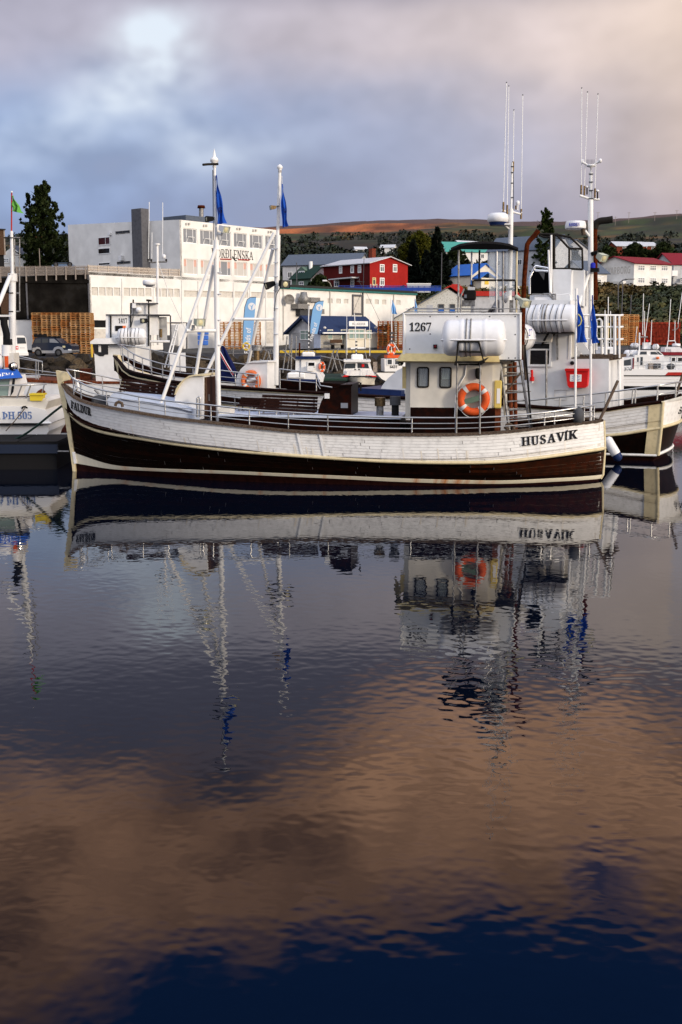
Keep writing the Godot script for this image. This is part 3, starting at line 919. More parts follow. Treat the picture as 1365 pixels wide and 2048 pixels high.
	P("hall_wall", wall_holes([Vector2(xl, 0.8), Vector2(x1, mid)], lh, 0, 0.3), "wall_white")
	for i in lh.size() - 1:
		var q: Array = lh[i]
		P("window_board", MB.new().box(Vector3((q[0].x + q[1].x) / 2, (q[0].y + q[1].y) / 2, -0.14), Vector3(q[1].x - q[0].x, q[1].y - q[0].y, 0.06)), "wall_board")
	P("dark_opening", MB.new().box(Vector3((opening[0].x + opening[1].x) / 2, (opening[0].y + opening[1].y) / 2, -0.25), Vector3(opening[1].x - opening[0].x, opening[1].y - opening[0].y, 0.06)), "black")
	P("terrace_roof", MB.new().box(Vector3((xl + x1) / 2, mid - 0.2, -7.5), Vector3(x1 - xl - 0.1, 0.3, 15)), "concrete")
	for px in [244.5, 307.5, 364.0, 397.0, 432.5, 467.5, 500.5, 532]: tb("wall_pilaster", "wall_white", [[px, 557 + (px - 244) * 0.035, 0.03], [px, 690, 0.03]], 0.09, null, 4)
	for r in [[534, 643, 558, 686], [470, 640, 486, 680], [192, 658, 214, 688]]: bx("door", "wall_board", r, 0.06, 0.1)
	tb("gutter_pipe", "wall_board", [[212, 640.0, 0.12], [362, 646, 0.12]], 0.06)
	lb("end_wall", "wall_white", Vector3(xl + 0.15, mid / 2, -7.5), Vector3(0.25, mid - 1.2, 15))
	# the lower wing to the right under a green fascia
	var ax0 := x1 + 0.02
	var ax1 := L(832, 600, 0).x
	var ah := L(700, 584, 0).y
	var ah2: Array = []
	for r in [[578.5, 598, 588.5, 608], [655.5, 597, 665.5, 606.5], [673, 597.5, 682, 607], [688, 598, 697, 607], [732, 598.5, 743, 608], [750, 599, 758, 608.5], [764.5, 599.5, 773, 609], [793, 600.5, 801.5, 610]]: ah2.append(rect(r, 0))
	P("wing_wall", wall_holes([Vector2(ax0, 0.8), Vector2(ax1, ah)], ah2, 0, 0.25), "wall_white")
	for q in ah2: P("window_board", MB.new().box(Vector3((q[0].x + q[1].x) / 2, (q[0].y + q[1].y) / 2, -0.12), Vector3(q[1].x - q[0].x, q[1].y - q[0].y, 0.05)), "wall_board")
	lb("fascia", "fascia_green", Vector3((ax0 + ax1) / 2, ah + 0.12, 0.12), Vector3(ax1 - ax0 + 0.1, 0.24, 0.28))
	lb("wing_roof", "roof_black", Vector3((ax0 + ax1) / 2, ah + 0.42, -6.2), Vector3(ax1 - ax0 + 0.3, 0.28, 12.8))
	lb("end_wall", "wall_grey", Vector3(ax1 - 0.1, ah / 2, -6.3), Vector3(0.25, ah - 0.2, 12.4))
	# loading door in its dark frame
	var d := rect([704, 589, 725, 630], 0)
	window(d, 0.0, "chimney_grey", "wall_board", [[], []], 0.28, 0.12, null, "loading_door")
	tb("downpipe", "chimney_grey", [[726.5, 584, 0.12], [726.5, 636, 0.12]], 0.09)
	for px in [567.5, 661, 788]: tb("downpipe", "wall_board", [[px, 576 + (px - 567) * 0.06, 0.1], [px, 680, 0.1]], 0.07)
	# ventilation on the wall
	var cw := L(608, 604, 0.9)
	P("vent_cowl", MB.new().lathe(cw, Vector3.UP, [Vector2(0.28, -0.95), Vector2(0.28, -0.5), Vector2(0.52, -0.1), Vector2(0.78, 0.35), Vector2(0.5, 0.75), Vector2(0.42, 1.25), Vector2(0.0, 1.3)], 14), "galvanised")
	bx("vent_box", "galvanised", [597, 608, 620, 617.5], 1.3, 1.2)
	bx("vent_box", "galvanised", [623, 595, 641, 604], 0.5, 0.5)
	bx("vent_box", "galvanised", [634, 618, 649.5, 628], 0.7, 0.6)
	bx("vent_duct", "dark_grey", [601, 618, 634, 631], 0.8, 0.8)
	P("satellite_dish", MB.new().lathe(L(578.5, 600, 0.7), Vector3(-0.6, 0.3, 0.8), [Vector2(0.0, 0.0), Vector2(0.4, 0.07), Vector2(0.68, 0.24), Vector2(0.66, 0.27), Vector2(0.38, 0.11), Vector2(0, 0.05)], 14), "concrete")

func build_left_wall() -> void:
	var e := at(179, 690, 119.6); e.y = 0
	var fr := frame(e, 4.0)
	thing("retaining_wall", "tall black tarred retaining wall with pale streaks under the picket fence", "wall", fr)
	var t1 := L(179, 546, 0).y; var t0 := L(-30, 560, 0).y
	var b1 := L(179, 638.5, 0).y
	var x0 := L(-60, 600, 0).x
	P("wall", MB.new().prism(PackedVector2Array([Vector2(x0, b1), Vector2(-0.02, b1), Vector2(-0.02, t1), Vector2(x0, t0)]), 0.0, 0.8), "wall_tar")
	pr("wall_plinth", "wall_white", [[-60, 640.5], [179, 639], [179, 700], [-60, 700]], -0.12, 0.6)
	bx("coping", "wall_tar", [-60, 559, 178, 566], 0.14, 0.3)
	for r in [[53, 566, 56, 638], [177, 548, 179.8, 639]]: bx("wall_rib", "chimney_grey", r, 0.1, 0.3)
	bx("bulkhead_door", "plank_old", [2, 586, 19, 628], 0.1, 0.12)
	# picket fence on top
	var fe := thing("picket_fence", "weathered grey picket fence with tall posts on the black wall", "fence", fr)
	var top := L(100, 531, 0.16).y
	for px in [1, 34, 52.5, 72, 93, 112.5, 132, 151.5, 171]: bx("post", "fence_grey", [px - 1.2, 533, px + 1.2, lerpf(565, 558, px / 171.0)], 0.30, 0.14)
	for py in [[535, 533.5], [541, 539.5], [550.5, 546.5]]:
		pr("rail", "fence_grey", [[-20, py[0]], [178, py[1]], [178, py[1] + 1.8], [-20, py[0] + 1.8]], 0.16, 0.06)
	var m := MB.new()
	var x := -24.0
	while x < 178.0:
		var f := (x + 24.0) / 202.0
		var q := rect([x, lerpf(533.0, 531.0, f), x + 1.1, lerpf(553.5, 549.0, f)], 0.2)
		m.box(Vector3((q[0].x + q[1].x) / 2, (q[0].y + q[1].y) / 2, 0.19), Vector3(q[1].x - q[0].x, q[1].y - q[0].y, 0.03))
		x += 2.25
	P("picket", m, "fence_grey").set_meta("kind", "stuff")
	var o0 := at(365, 690, 130.0); o0.y = 0
	thing("picket_fence", "whitewashed picket fence along the factory terrace", "fence", frame(o0, 50.4))
	m = MB.new()
	x = 176.0
	while x < 361.0:
		var f := (x - 176.0) / 186.0
		var q := rect([x, lerpf(530.0, 538.5, f), x + 1.3, lerpf(546.5, 553.0, f)], -0.15)
		m.box(Vector3((q[0].x + q[1].x) / 2, (q[0].y + q[1].y) / 2, -0.15), Vector3(q[1].x - q[0].x, q[1].y - q[0].y, 0.03))
		x += 2.3
	P("picket", m, "fence_white").set_meta("kind", "stuff")
	for py in [[532, 540.3], [537.5, 545.5], [544, 551.5]]: pr("rail", "fence_white", [[176, py[0]], [361, py[1]], [361, py[1] + 1.6], [176, py[0] + 1.6]], -0.1, 0.06)
	for k in 10: bx("post", "fence_white", [176.5 + k * 20.2, 529.5 + k * 0.95, 178.3 + k * 20.2, 548 + k * 0.75], -0.05, 0.1)

func build_harbour_house() -> void:
	var o := at(642, 690, 124.0); o.y = 0
	var fr := frame(o, 40.0)
	thing("harbour_house", "low cream harbour office with dark blue roof and a long name board", "house", fr)
	var y0 := L(642, 698, 0).y; var ye := L(650, 665, 0).y
	var w := L(755, 680, 0).x
	face(left_side())
	var dl := -L(578, 680, 0).x
	var ap := L(611, 635, 0).y
	# the wing whose gable looks left, then the long range behind the veranda
	P("gable_wall", MB.new().prism(PackedVector2Array([Vector2(-dl, y0), Vector2(0, y0), Vector2(0, ye), Vector2(-dl / 2, ap), Vector2(-dl, ye)]), 0.0, 5.0), "wall_grey")  # shade on this left-facing gable is put into its grey colour
	for sd in 2:
		var e := Vector2(-dl - 0.35, ye - 0.22) if sd == 0 else Vector2(0.35, ye - 0.22)
		var t := Vector2(-dl / 2, ap)
		P("roof_slope", MB.new().prism(PackedVector2Array([e, t, t + Vector2(0, 0.22), e + Vector2(0, 0.2)]), 0.45, w + 1.2), "roof_blue")
		P("barge_board", MB.new().prism(PackedVector2Array([e + Vector2(0, -0.06), t + Vector2(0, -0.06), t + Vector2(0, 0.24), e + Vector2(0, 0.22)]), 0.52, 0.07), "roof_blue")
	pwin([601, 660, 622, 680], 0.0, "white_trim", "window_green", [[0.5], [0.65]], 0.08)
	bx("door", "pale_blue", [628, 660, 641, 696], 0.05, 0.1)
	P("gable_lamp", MB.new().ball(L(607, 640.5, 0.18), Vector3(0.16, 0.13, 0.13), 8), "white_paint")
	face()
	lb("wall", "wall_cream", Vector3(w / 2, (y0 + ye) / 2, -2.5), Vector3(w, ye - y0, 5.0))
	pwin([655, 659, 666, 679], 0.0, "wall_cream", "window_green", [[], [0.6]], 0.08)
	pwin([682, 659, 692, 679], 0.0, "wall_cream", "window_green", [[], [0.5]], 0.08)
	pwin([697, 658, 729, 678], 0.55, "wall_cream", "window_green", [[0.33, 0.66], []], 0.1)
	pwin([733, 660, 743, 678], 0.55, "wall_cream", "window_green", [[], [0.7]], 0.08)
	# projecting bay with its own eave
	var q := rect([694, 668, 757, 697], 0.5)
	lb("bay", "wall_cream", Vector3((q[0].x + q[1].x) / 2, (y0 + ye) / 2, 0.24), Vector3(q[1].x - q[0].x, ye - y0 - 0.1, 0.5))
	for px in [694, 731, 756]: tb("corner_post", "white_trim", [[px, 657, 0.57], [px, 697, 0.57]], 0.07, null, 4)
	lb("gutter", "white_trim", Vector3(w / 2 + 0.3, ye - 0.05, 0.62), Vector3(w + 1.0, 0.14, 0.16))
	bx("plinth", "chimney_grey", [643, 695.5, 757, 700], 0.6, 0.3)
	var sb := bx("name_board", "white_trim", [699, 642.5, 736.5, 652.5], 0.95, 0.08)
	lettering("§ NAUST ÁSINS §", "grey_ink", [702, 645, 733.5, 650.5], 0.96, sb, "Droid Sans") if false else lettering("HVALASKOÐUN", "grey_ink", [705, 645, 731, 650.5], 0.96, null, "Droid Sans")
	for px in [650, 752]: P("wall_lamp", MB.new().ball(L(px, 655.5, 0.3), Vector3(0.2, 0.14, 0.16), 8), "wall_board")
	bx("notice", "white_trim", [747.5, 664, 751, 671], 0.56, 0.03)
	# bench against the wall
	var g := L(671, 696, 0.8)
	thing("picnic_bench", "small brown picnic bench against the cream harbour office wall", "bench", Transform3D(fr.basis, fr * Vector3(g.x, y0, 1.2)))
	lb("seat", "plank_old", Vector3(0, 0.46, 0), Vector3(1.7, 0.06, 0.4)); lb("backrest", "plank_old", Vector3(0, 0.85, -0.25), Vector3(1.7, 0.4, 0.06))
	for sx in [-0.7, 0.7]: lb("leg", "black", Vector3(sx, 0.22, 0), Vector3(0.08, 0.44, 0.5))

func small_house(label: String, px: float, py: float, d: float, yaw: float, w: float, dep: float, wall: float, rise: float, wm: String, rm: String, along := false, wins := 2) -> Node3D:
	var o := at(px, py, d)
	var g := o.y; o.y = 0
	var t := thing("house", label, "house", frame(o, yaw), "houses on the slope")
	gable_house(w, dep, g - 3.0, g + wall, rise, wm, rm, along)
	for k in wins:
		var x := w * (k + 0.5) / wins
		window([Vector2(x - 0.5, g + wall * 0.40), Vector2(x + 0.5, g + wall * 0.40 + 1.2)], 0.0, "white_trim", "window_glass", [[0.5], []], 0.1)
	return t

func build_houses() -> void:
	# red house: gable towards the sun
	var o := at(740, 570, 195.0); var g := o.y; o.y = 0
	thing("house", "big red clad house with white roof and two-storey sunlit gable", "house", frame(o, 41.0), "houses on the slope")
	var w := L(816, 540, 0).x
	var ye := L(741, 526, 0).y
	face(left_side())
	var dl := -L(648, 550, 0).x
	face()
	var ap := L(777, 514.5, 0).y
	gable_house(w, dl, g - 2.5, ye, ap - ye, "wall_red", "roof_pale", false, 0.5)
	for r in [[760, 528.5, 769, 544.5], [786, 528.5, 794.5, 544.5], [760, 555.5, 769, 571.5]]: pwin(r, 0.0, "white_trim", "window_glass", [[0.5], [0.7]], 0.16)
	pwin([745, 555, 752, 571], 0.0, "yellow_cream", "window_glass", [[], [0.75]], 0.16)
	for k in 5: tb("porch_rail", "white_trim", [[742 + k * 6.0, 568, 1.2], [742 + k * 6.0, 575, 1.2]], 0.06)
	face(left_side())
	pr("dark_red_side", "wall_maroon", [[648.3, 585], [740, 585], [740, 528.6], [648.3, 530]], 0.03, 0.03)  # long side in a darker red than the gable
	for r in [[679, 532, 685, 547], [702, 531, 708.5, 546], [716.5, 530, 723, 545.5], [669, 561, 679, 574], [702, 558, 709, 574]]: pwin(r, 0.03, "white_trim", "window_glass", [[0.5], [0.7]], 0.16)
	pr("porch_roof", "roof_pale", [[657, 558], [704, 553.5], [704, 556], [657, 560]], 1.6, 1.6)
	face()
	var c := L(745, 512, -6.0)
	lb("chimney", "brick_red", Vector3(c.x, ap + 0.6, -6.0), Vector3(0.9, 2.6, 0.9))
	# green house with dormer, gable to the right
	o = at(622, 576, 205.0); g = o.y; o.y = 0
	thing("house", "small green house with dark green roof, dormer and white end wall", "house", frame(o, 44.0), "houses on the slope")
	w = L(649, 560, 0).x
	ye = L(623, 555, 0).y
	ap = L(646, 533, -0.0).y
	face(left_side())
	dl = -L(584, 565, 0).x
	face()
	P("end_wall", MB.new().prism(PackedVector2Array([Vector2(0, g - 2), Vector2(w * 1.6, g - 2), Vector2(w * 1.6, ye), Vector2(w * 0.8, ap), Vector2(0, ye)]), 0.02, 0.2), "white_trim")
	gable_house(w * 1.6, dl, g - 2, ye, ap - ye, "wall_green", "roof_green", false, 0.45)
	pwin([638, 545, 643, 555], 0.03, "white_trim", "window_glass", [[0.5], []], 0.12)
	face(left_side())
	pwin([598.5, 563, 608, 575], 0.0, "white_trim", "window_glass", [[0.5], [0.5]], 0.15)
	var dq := rect([597, 540, 610.5, 551], -1.2)
	lb("dormer", "wall_green", Vector3((dq[0].x + dq[1].x) / 2, (dq[0].y + dq[1].y) / 2, -2.2), Vector3(dq[1].x - dq[0].x, dq[1].y - dq[0].y, 2.0))
	pr("dormer_gable", "wall_green", [[596, 541], [611.5, 541], [603.5, 533.5]], -1.15, 2.2)
	pwin([598, 542, 609.5, 550.5], -1.18, "white_trim", "window_glass", [[0.33, 0.66], []], 0.14)
	face()
	rod("chimney", "white_trim", L(622, 540, -2.5), L(622, 523, -2.5), 0.35)
	# low dark roofed terrace behind it
	small_house("long low dark slate roofed house behind the green dormered house", 566, 573, 228, -20, 16, 8, 4.2, 2.2, "wall_grey", "roof_slate", true, 5)
	# house with the bright blue roof
	o = at(943, 578, 205.0); g = o.y; o.y = 0
	thing("house", "cream house with bright blue metal roof and a low blue porch", "house", frame(o, 42.0), "houses on the slope")
	w = L(995, 560, 0).x * 1.02
	ye = L(944, 549.5, 0).y
	ap = L(972, 528, 0).y
	face(left_side())
	dl = -L(891, 560, 0).x
	face()
	gable_house(w, dl, g - 3, ye, ap - ye, "wall_cream", "roof_bright_blue", false, 0.4)
	tb("corner_board", "roof_bright_blue", [[943.3, 551, 0.04], [943.3, 580, 0.04]], 0.2, null, 4)
	var pq := rect([963, 556, 990, 580], 1.6)
	lb("porch", "wall_cream", Vector3((pq[0].x + pq[1].x) / 2, (pq[0].y + pq[1].y) / 2 - 1.0, 0.8), Vector3(pq[1].x - pq[0].x, pq[1].y - pq[0].y + 2.0, 1.6))
	pr("porch_roof", "roof_bright_blue", [[960, 558], [976.5, 546], [994, 558], [994, 555.5], [976.5, 543.5], [960, 555.5]], 1.9, 1.9)
	bx("yellow_sign", "yellow", [970, 561, 978, 569], 1.64, 0.04)
	# peeling gable with red roof nearest the quay
	o = at(930, 660, 132.0); g = 1.9; o.y = 0
	thing("house", "old white harbour shed with peeling gable, red roof and blue window boards", "shed", frame(o, -4.0))
	var pts := [[826, 690], [942, 690], [942, 605], [895, 577], [790, 637], [790, 690]]
	pr("gable_wall", "wall_peeling", pts, 0.0, 12.0)
	pr("roof_slope", "red_roof", [[945, 603.5], [901, 573.5], [893, 577], [896, 572.5], [901, 571.5], [948, 602]], 0.3, 12.6)
	pr("roof_slope", "roof_slate", [[893, 577.5], [788, 637.5], [788, 636], [893, 575.5]], 0.3, 12.6)
	pr("roof_back", "red_roof", [[888, 577], [901, 570.5], [923, 571.5], [945, 603]], -6.0, 7.0)
	lb("roof_box", "red_roof", L(912, 577, -3.0), Vector3(1.0, 1.0, 1.0))
	for r in [[876.5, 608, 889, 625], [899.5, 608, 911, 625]]: pwin(r, 0.0, "concrete", "window_glass", [[], [0.5]], 0.08)
	for r in [[877.5, 617, 888, 624.5], [900.5, 618, 910, 624.5]]: bx("window_board", "roof_bright_blue", r, 0.07, 0.03)
	bx("wall_patch", "wall_grey", [854, 610, 866, 625], 0.02, 0.03)
	for r in [[948, 585, 1005, 612]]:
		var so := at(950, 620, 150.0); so.y = 0
		thing("house", "low shed with rusty red roof behind the black canopy", "shed", frame(so, 0.0))
		pr("wall", "wall_grey", [[948, 640], [1040, 640], [1040, 590], [948, 590]], 0, 5)
		pr("roof", "red_roof", [[946, 592], [1042, 592], [1036, 583], [952, 582]], 0.3, 6)
	# factory-like white house with red roof on the right
	o = at(1267, 578, 232.0); g = o.y; o.y = 0
	thing("house", "large white two-storey house with red roof and faded lettering on its grey gable", "house", frame(o, 30.0), "houses on the slope")
	w = L(1343, 560, 0).x
	ye = L(1268, 526, 0).y
	face(left_side())
	dl = -L(1190, 560, 0).x
	face()
	gable_house(w, dl, g - 2, ye, (L(1235, 512.5, 0).y - ye) * 1.0 + 0.4, "wall_white", "wine_roof", true, 0.5)
	for r in [[1276, 530, 1290, 541.5], [1300, 530.5, 1313, 541.5], [1323, 531, 1336, 542], [1276, 555, 1290, 566.5], [1300, 555.5, 1313, 566.5], [1323, 556, 1336, 567]]: pwin(r, 0.0, "white_trim", "window_grey", [[0.33, 0.66], [0.6]], 0.14)
	face(left_side())
	lettering("HAVARBORG", "wall_board", [1203, 534, 1261, 548.5], 0.03, null, "Droid Sans")
	pwin([1220, 568, 1228, 575], 0.0, "white_trim", "window_glass", [[0.5], []], 0.14)
	var aq := rect([1212, 563, 1246, 579], 1.5)
	lb("annex", "wall_white", Vector3((aq[0].x + aq[1].x) / 2, (aq[0].y + aq[1].y) / 2 - 0.5, 0.75), Vector3(aq[1].x - aq[0].x, aq[1].y - aq[0].y + 1.0, 1.5))
	pwin([1220.5, 568, 1228, 575], 1.5, "white_trim", "window_glass", [[0.5], []], 0.14)
	bx("door", "cabin_cream", [1234, 565, 1245, 579], 1.54, 0.05)
	face()
	# small pale house left of it
	o = at(1172, 581, 215.0); g = o.y; o.y = 0
	thing("house", "small pale bungalow with slate roof left of the lettered house", "house", frame(o, 22.0), "houses on the slope")
	gable_house(L(1214, 565, 0).x, 9.0, g - 2, L(1190, 545.5, 0).y, 2.4, "wall_white", "roof_slate", true, 0.5)
	pwin([1193, 558, 1203, 569], 0.0, "white_trim", "window_glass", [[0.5], [0.6]], 0.14)
	pr("awning", "white_trim", [[1190, 556], [1208, 552], [1208, 553.5], [1190, 557.5]], 1.4, 1.4)
	# houses further up
	o = at(1346, 578, 250.0); g = o.y; o.y = 0
	thing("house", "grey house with dark red roof at the right edge", "house", frame(o, 12.0), "houses on the slope")
	gable_house(16, 10, g - 2, L(1350, 528, 0).y, 2.6, "wall_grey", "wine_roof", true, 0.5)
	bx("balcony", "white_trim", [1345, 541, 1356, 552], 1.2, 1.2)
	small_house("long house with teal green roof above the blue roofed house", 893, 524, 330, 10, 22, 9, 3.0, 3.0, "wall_white", "roof_teal", true, 3)
	small_house("pale roofed house half hidden by dark trees on the upper right", 1234, 506, 330, 8, 9, 8, 2.0, 1.5, "brick_red", "roof_pale", true, 2)
	small_house("pale roofed house far right behind the dark trees", 1283, 505, 345, 8, 5, 7, 2.0, 1.3, "brick_red", "roof_pale", true, 2)
	small_house("pale grey house under the canopy top, gable to the left", 928, 520, 400, 30, 10, 9, 4.0, 3.0, "wall_grey", "roof_pale", true, 2)
	small_house("grey blue gabled house seen through the boat's glass booth", 1110, 545, 260, 20, 11, 9, 4.0, 3.5, "wall_grey", "roof_slate", false, 2)
	small_house("slate roofed house behind the enclosure of the black canopy", 975, 552, 238, -35, 15, 9, 5.0, 3.0, "wall_grey", "roof_slate", true, 3)
	small_house("tiny white house high on the slope left of the red chimney", 712, 506, 470, 15, 5, 4, 1.5, 1.1, "wall_white", "roof_pale", true, 2)
	small_house("tiny white house high on the slope right of the red chimney", 761, 504, 480, -15, 6, 4, 1.8, 1.2, "wall_white", "roof_pale", true, 2)
	small_house("pale flat house between the two dark conifers", 842, 515, 360, -10, 13, 8, 2.6, 1.5, "wall_white", "roof_pale", true, 2)
	# white gabled house at the left edge behind the fence
	o = at(22, 534, 152.0); g = o.y; o.y = 0
	thing("house", "pale green-white gabled house behind the grey picket fence", "house", frame(o, -8.0), "houses on the slope")
	pr("gable_wall", "wall_white", [[-25, 560], [55, 560], [55, 523], [22, 496], [-25, 530]], 0.0, 9.0)
	pr("roof_slope", "roof_slate", [[66, 526], [22, 492], [22, 489], [67, 524]], 0.4, 9.8)
	pr("barge_board", "white_trim", [[66, 527.5], [22, 494.5], [22, 492], [66, 525.5]], 0.46, 0.06)
	for r in [[7, 516, 19, 526]]: pwin(r, 0.0, "white_trim", "window_grey", [[0.5], [0.5]], 0.14)
	o = at(8, 520, 140.0); o.y = 0
	thing("house", "brown board clad tower block at the left edge above the fence", "building", frame(o, 38.0))
	pr("wall", "plank_old", [[-30, 458.5], [10, 458.5], [10, 510], [-30, 510]], 0.0, 5.0)
	bx("corner_board", "fence_grey", [8.5, 458.5, 11, 510], 0.05, 0.2)
	bx("roof", "roof_black", [-30, 456.5, 12, 458.5], 0.3, 5.6)
	bx("base", "black", [-30, 509, 9, 545], -0.4, 4.4)
	# blue railing in front of the red house
	var rf := at(680, 575, 178.0); rf.y = 0
	thing("metal_railing", "bright blue panel railing in front of the red house", "railing", frame(rf, 3.0))
	for k in 18:
		var a := 678.0 + k * 11.4
		bx("panel", "rail_blue", [a + 0.5, 574.5, a + 10.9, 582], 0.0, 0.04)
		bx("post", "rail_blue", [a - 0.5, 571.5, a + 0.5, 584], 0.03, 0.1)
	tb("rail", "rail_blue", [[677, 572, 0], [883, 572.5, 0]], 0.06)
	rf = at(815, 572, 186.0); rf.y = 0
	thing("garden_wall", "low grey white garden wall right of the red house", "wall", frame(rf, 0.0))
	bx("wall", "wall_grey", [815, 567.5, 862, 585], 0.0, 0.3)
	bx("coping", "white_trim", [814, 566.5, 863, 568.3], 0.05, 0.4)

# =====================================================================================================
# trees and bushes
func leaf_mesh(s: float) -> ArrayMesh:
	var m := MB.new()
	for k in 3:
		var a := TAU * k / 3.0
		var x := Vector3(cos(a), 0.15 * k, sin(a)) * s
		var y := Vector3(-sin(a) * 0.55, 0.75, cos(a) * 0.55) * s
		m.tri(-x * 0.5 - y * 0.15, x * 0.5 - y * 0.2, y * 0.8, Vector3(0, 1, 0.3), Vector3(0, 1, 0.3), Vector3(0, 1, 0.3))
		m.tri(-x * 0.6 + y * 0.1, y * 0.6 + x * 0.2, x * 0.1 - y * 0.7, Vector3(0.3, 1, 0), Vector3(0.3, 1, 0), Vector3(0.3, 1, 0))
	return m.mesh()

func scatter(nm: String, mesh: Mesh, mt: String, places: Array, cols: Array, par: Node3D) -> MultiMeshInstance3D:
	var mm := MultiMesh.new()
	mm.transform_format = MultiMesh.TRANSFORM_3D
	mm.use_colors = true
	mm.mesh = mesh
	mm.instance_count = places.size()
	for i in places.size():
		mm.set_instance_transform(i, places[i])
		mm.set_instance_color(i, cols[i])
	var o := MultiMeshInstance3D.new()
	o.multimesh = mm
	o.material_override = MT[mt]
	o.name = nm if par != self else numbered(nm)
	o.set_meta("kind", "stuff")
	par.add_child(o, true)
	return o

func rand_basis(s: float) -> Basis:
	return Basis.from_euler(Vector3(rng.randf_range(-1.2, 1.2), rng.randf() * TAU, rng.randf_range(-1.2, 1.2))).scaled(Vector3.ONE * s)

# outline: [height fraction, half width] pairs
func tree(nm: String, label: String, base: Vector3, h: float, outline: Array, mt: String, leaves: int, size: float, sd: int, lumps := 0.35, trunk := 0.18, tint := Color.WHITE) -> void:
	thing(nm, label, "tree", Transform3D(Basis(), base))
	rng.seed = sd
	var m := MB.new().rod(Vector3(0, -0.5, 0), Vector3(0, h * 0.92, 0), trunk, 0.03, 7)
	for k in 9:
		var y := h * rng.randf_range(0.2, 0.8)
		var a := rng.randf() * TAU
		m.rod(Vector3(0, y, 0), Vector3(cos(a) * h * 0.14, y + h * 0.11, sin(a) * h * 0.14), trunk * 0.35, 0.02, 5)
	P("trunk", m, "bark")
	var nz := FastNoiseLite.new(); nz.seed = sd; nz.frequency = 0.9 / (h * 0.09)
	var pl := []
	var cl := []
	var tries := 0
	while pl.size() < leaves and tries < leaves * 8:
		tries += 1
		var f := rng.randf()
		var r := 0.0
		for i in outline.size() - 1:
			if f >= outline[i][0] and f <= outline[i + 1][0]: r = lerpf(outline[i][1], outline[i + 1][1], (f - outline[i][0]) / maxf(outline[i + 1][0] - outline[i][0], 1e-4))
		var a := rng.randf() * TAU
		var q := pow(rng.randf(), 0.42)
		var p := Vector3(cos(a) * r * q, f * h, sin(a) * r * q)
		var v := nz.get_noise_3dv(p)
		if v < -0.05 - lumps * 0.25 + q * lumps: continue
		p *= 1.0 + v * 0.12
		pl.append(Transform3D(rand_basis(size * rng.randf_range(0.6, 1.25)), p))
		var b := rng.randf_range(0.65, 1.35)
		cl.append(Color(b * tint.r, b * rng.randf_range(0.92, 1.08) * tint.g, b * 0.9 * tint.b))
	scatter("crown", leaf_mesh(1.0), mt, pl, cl, CUR)

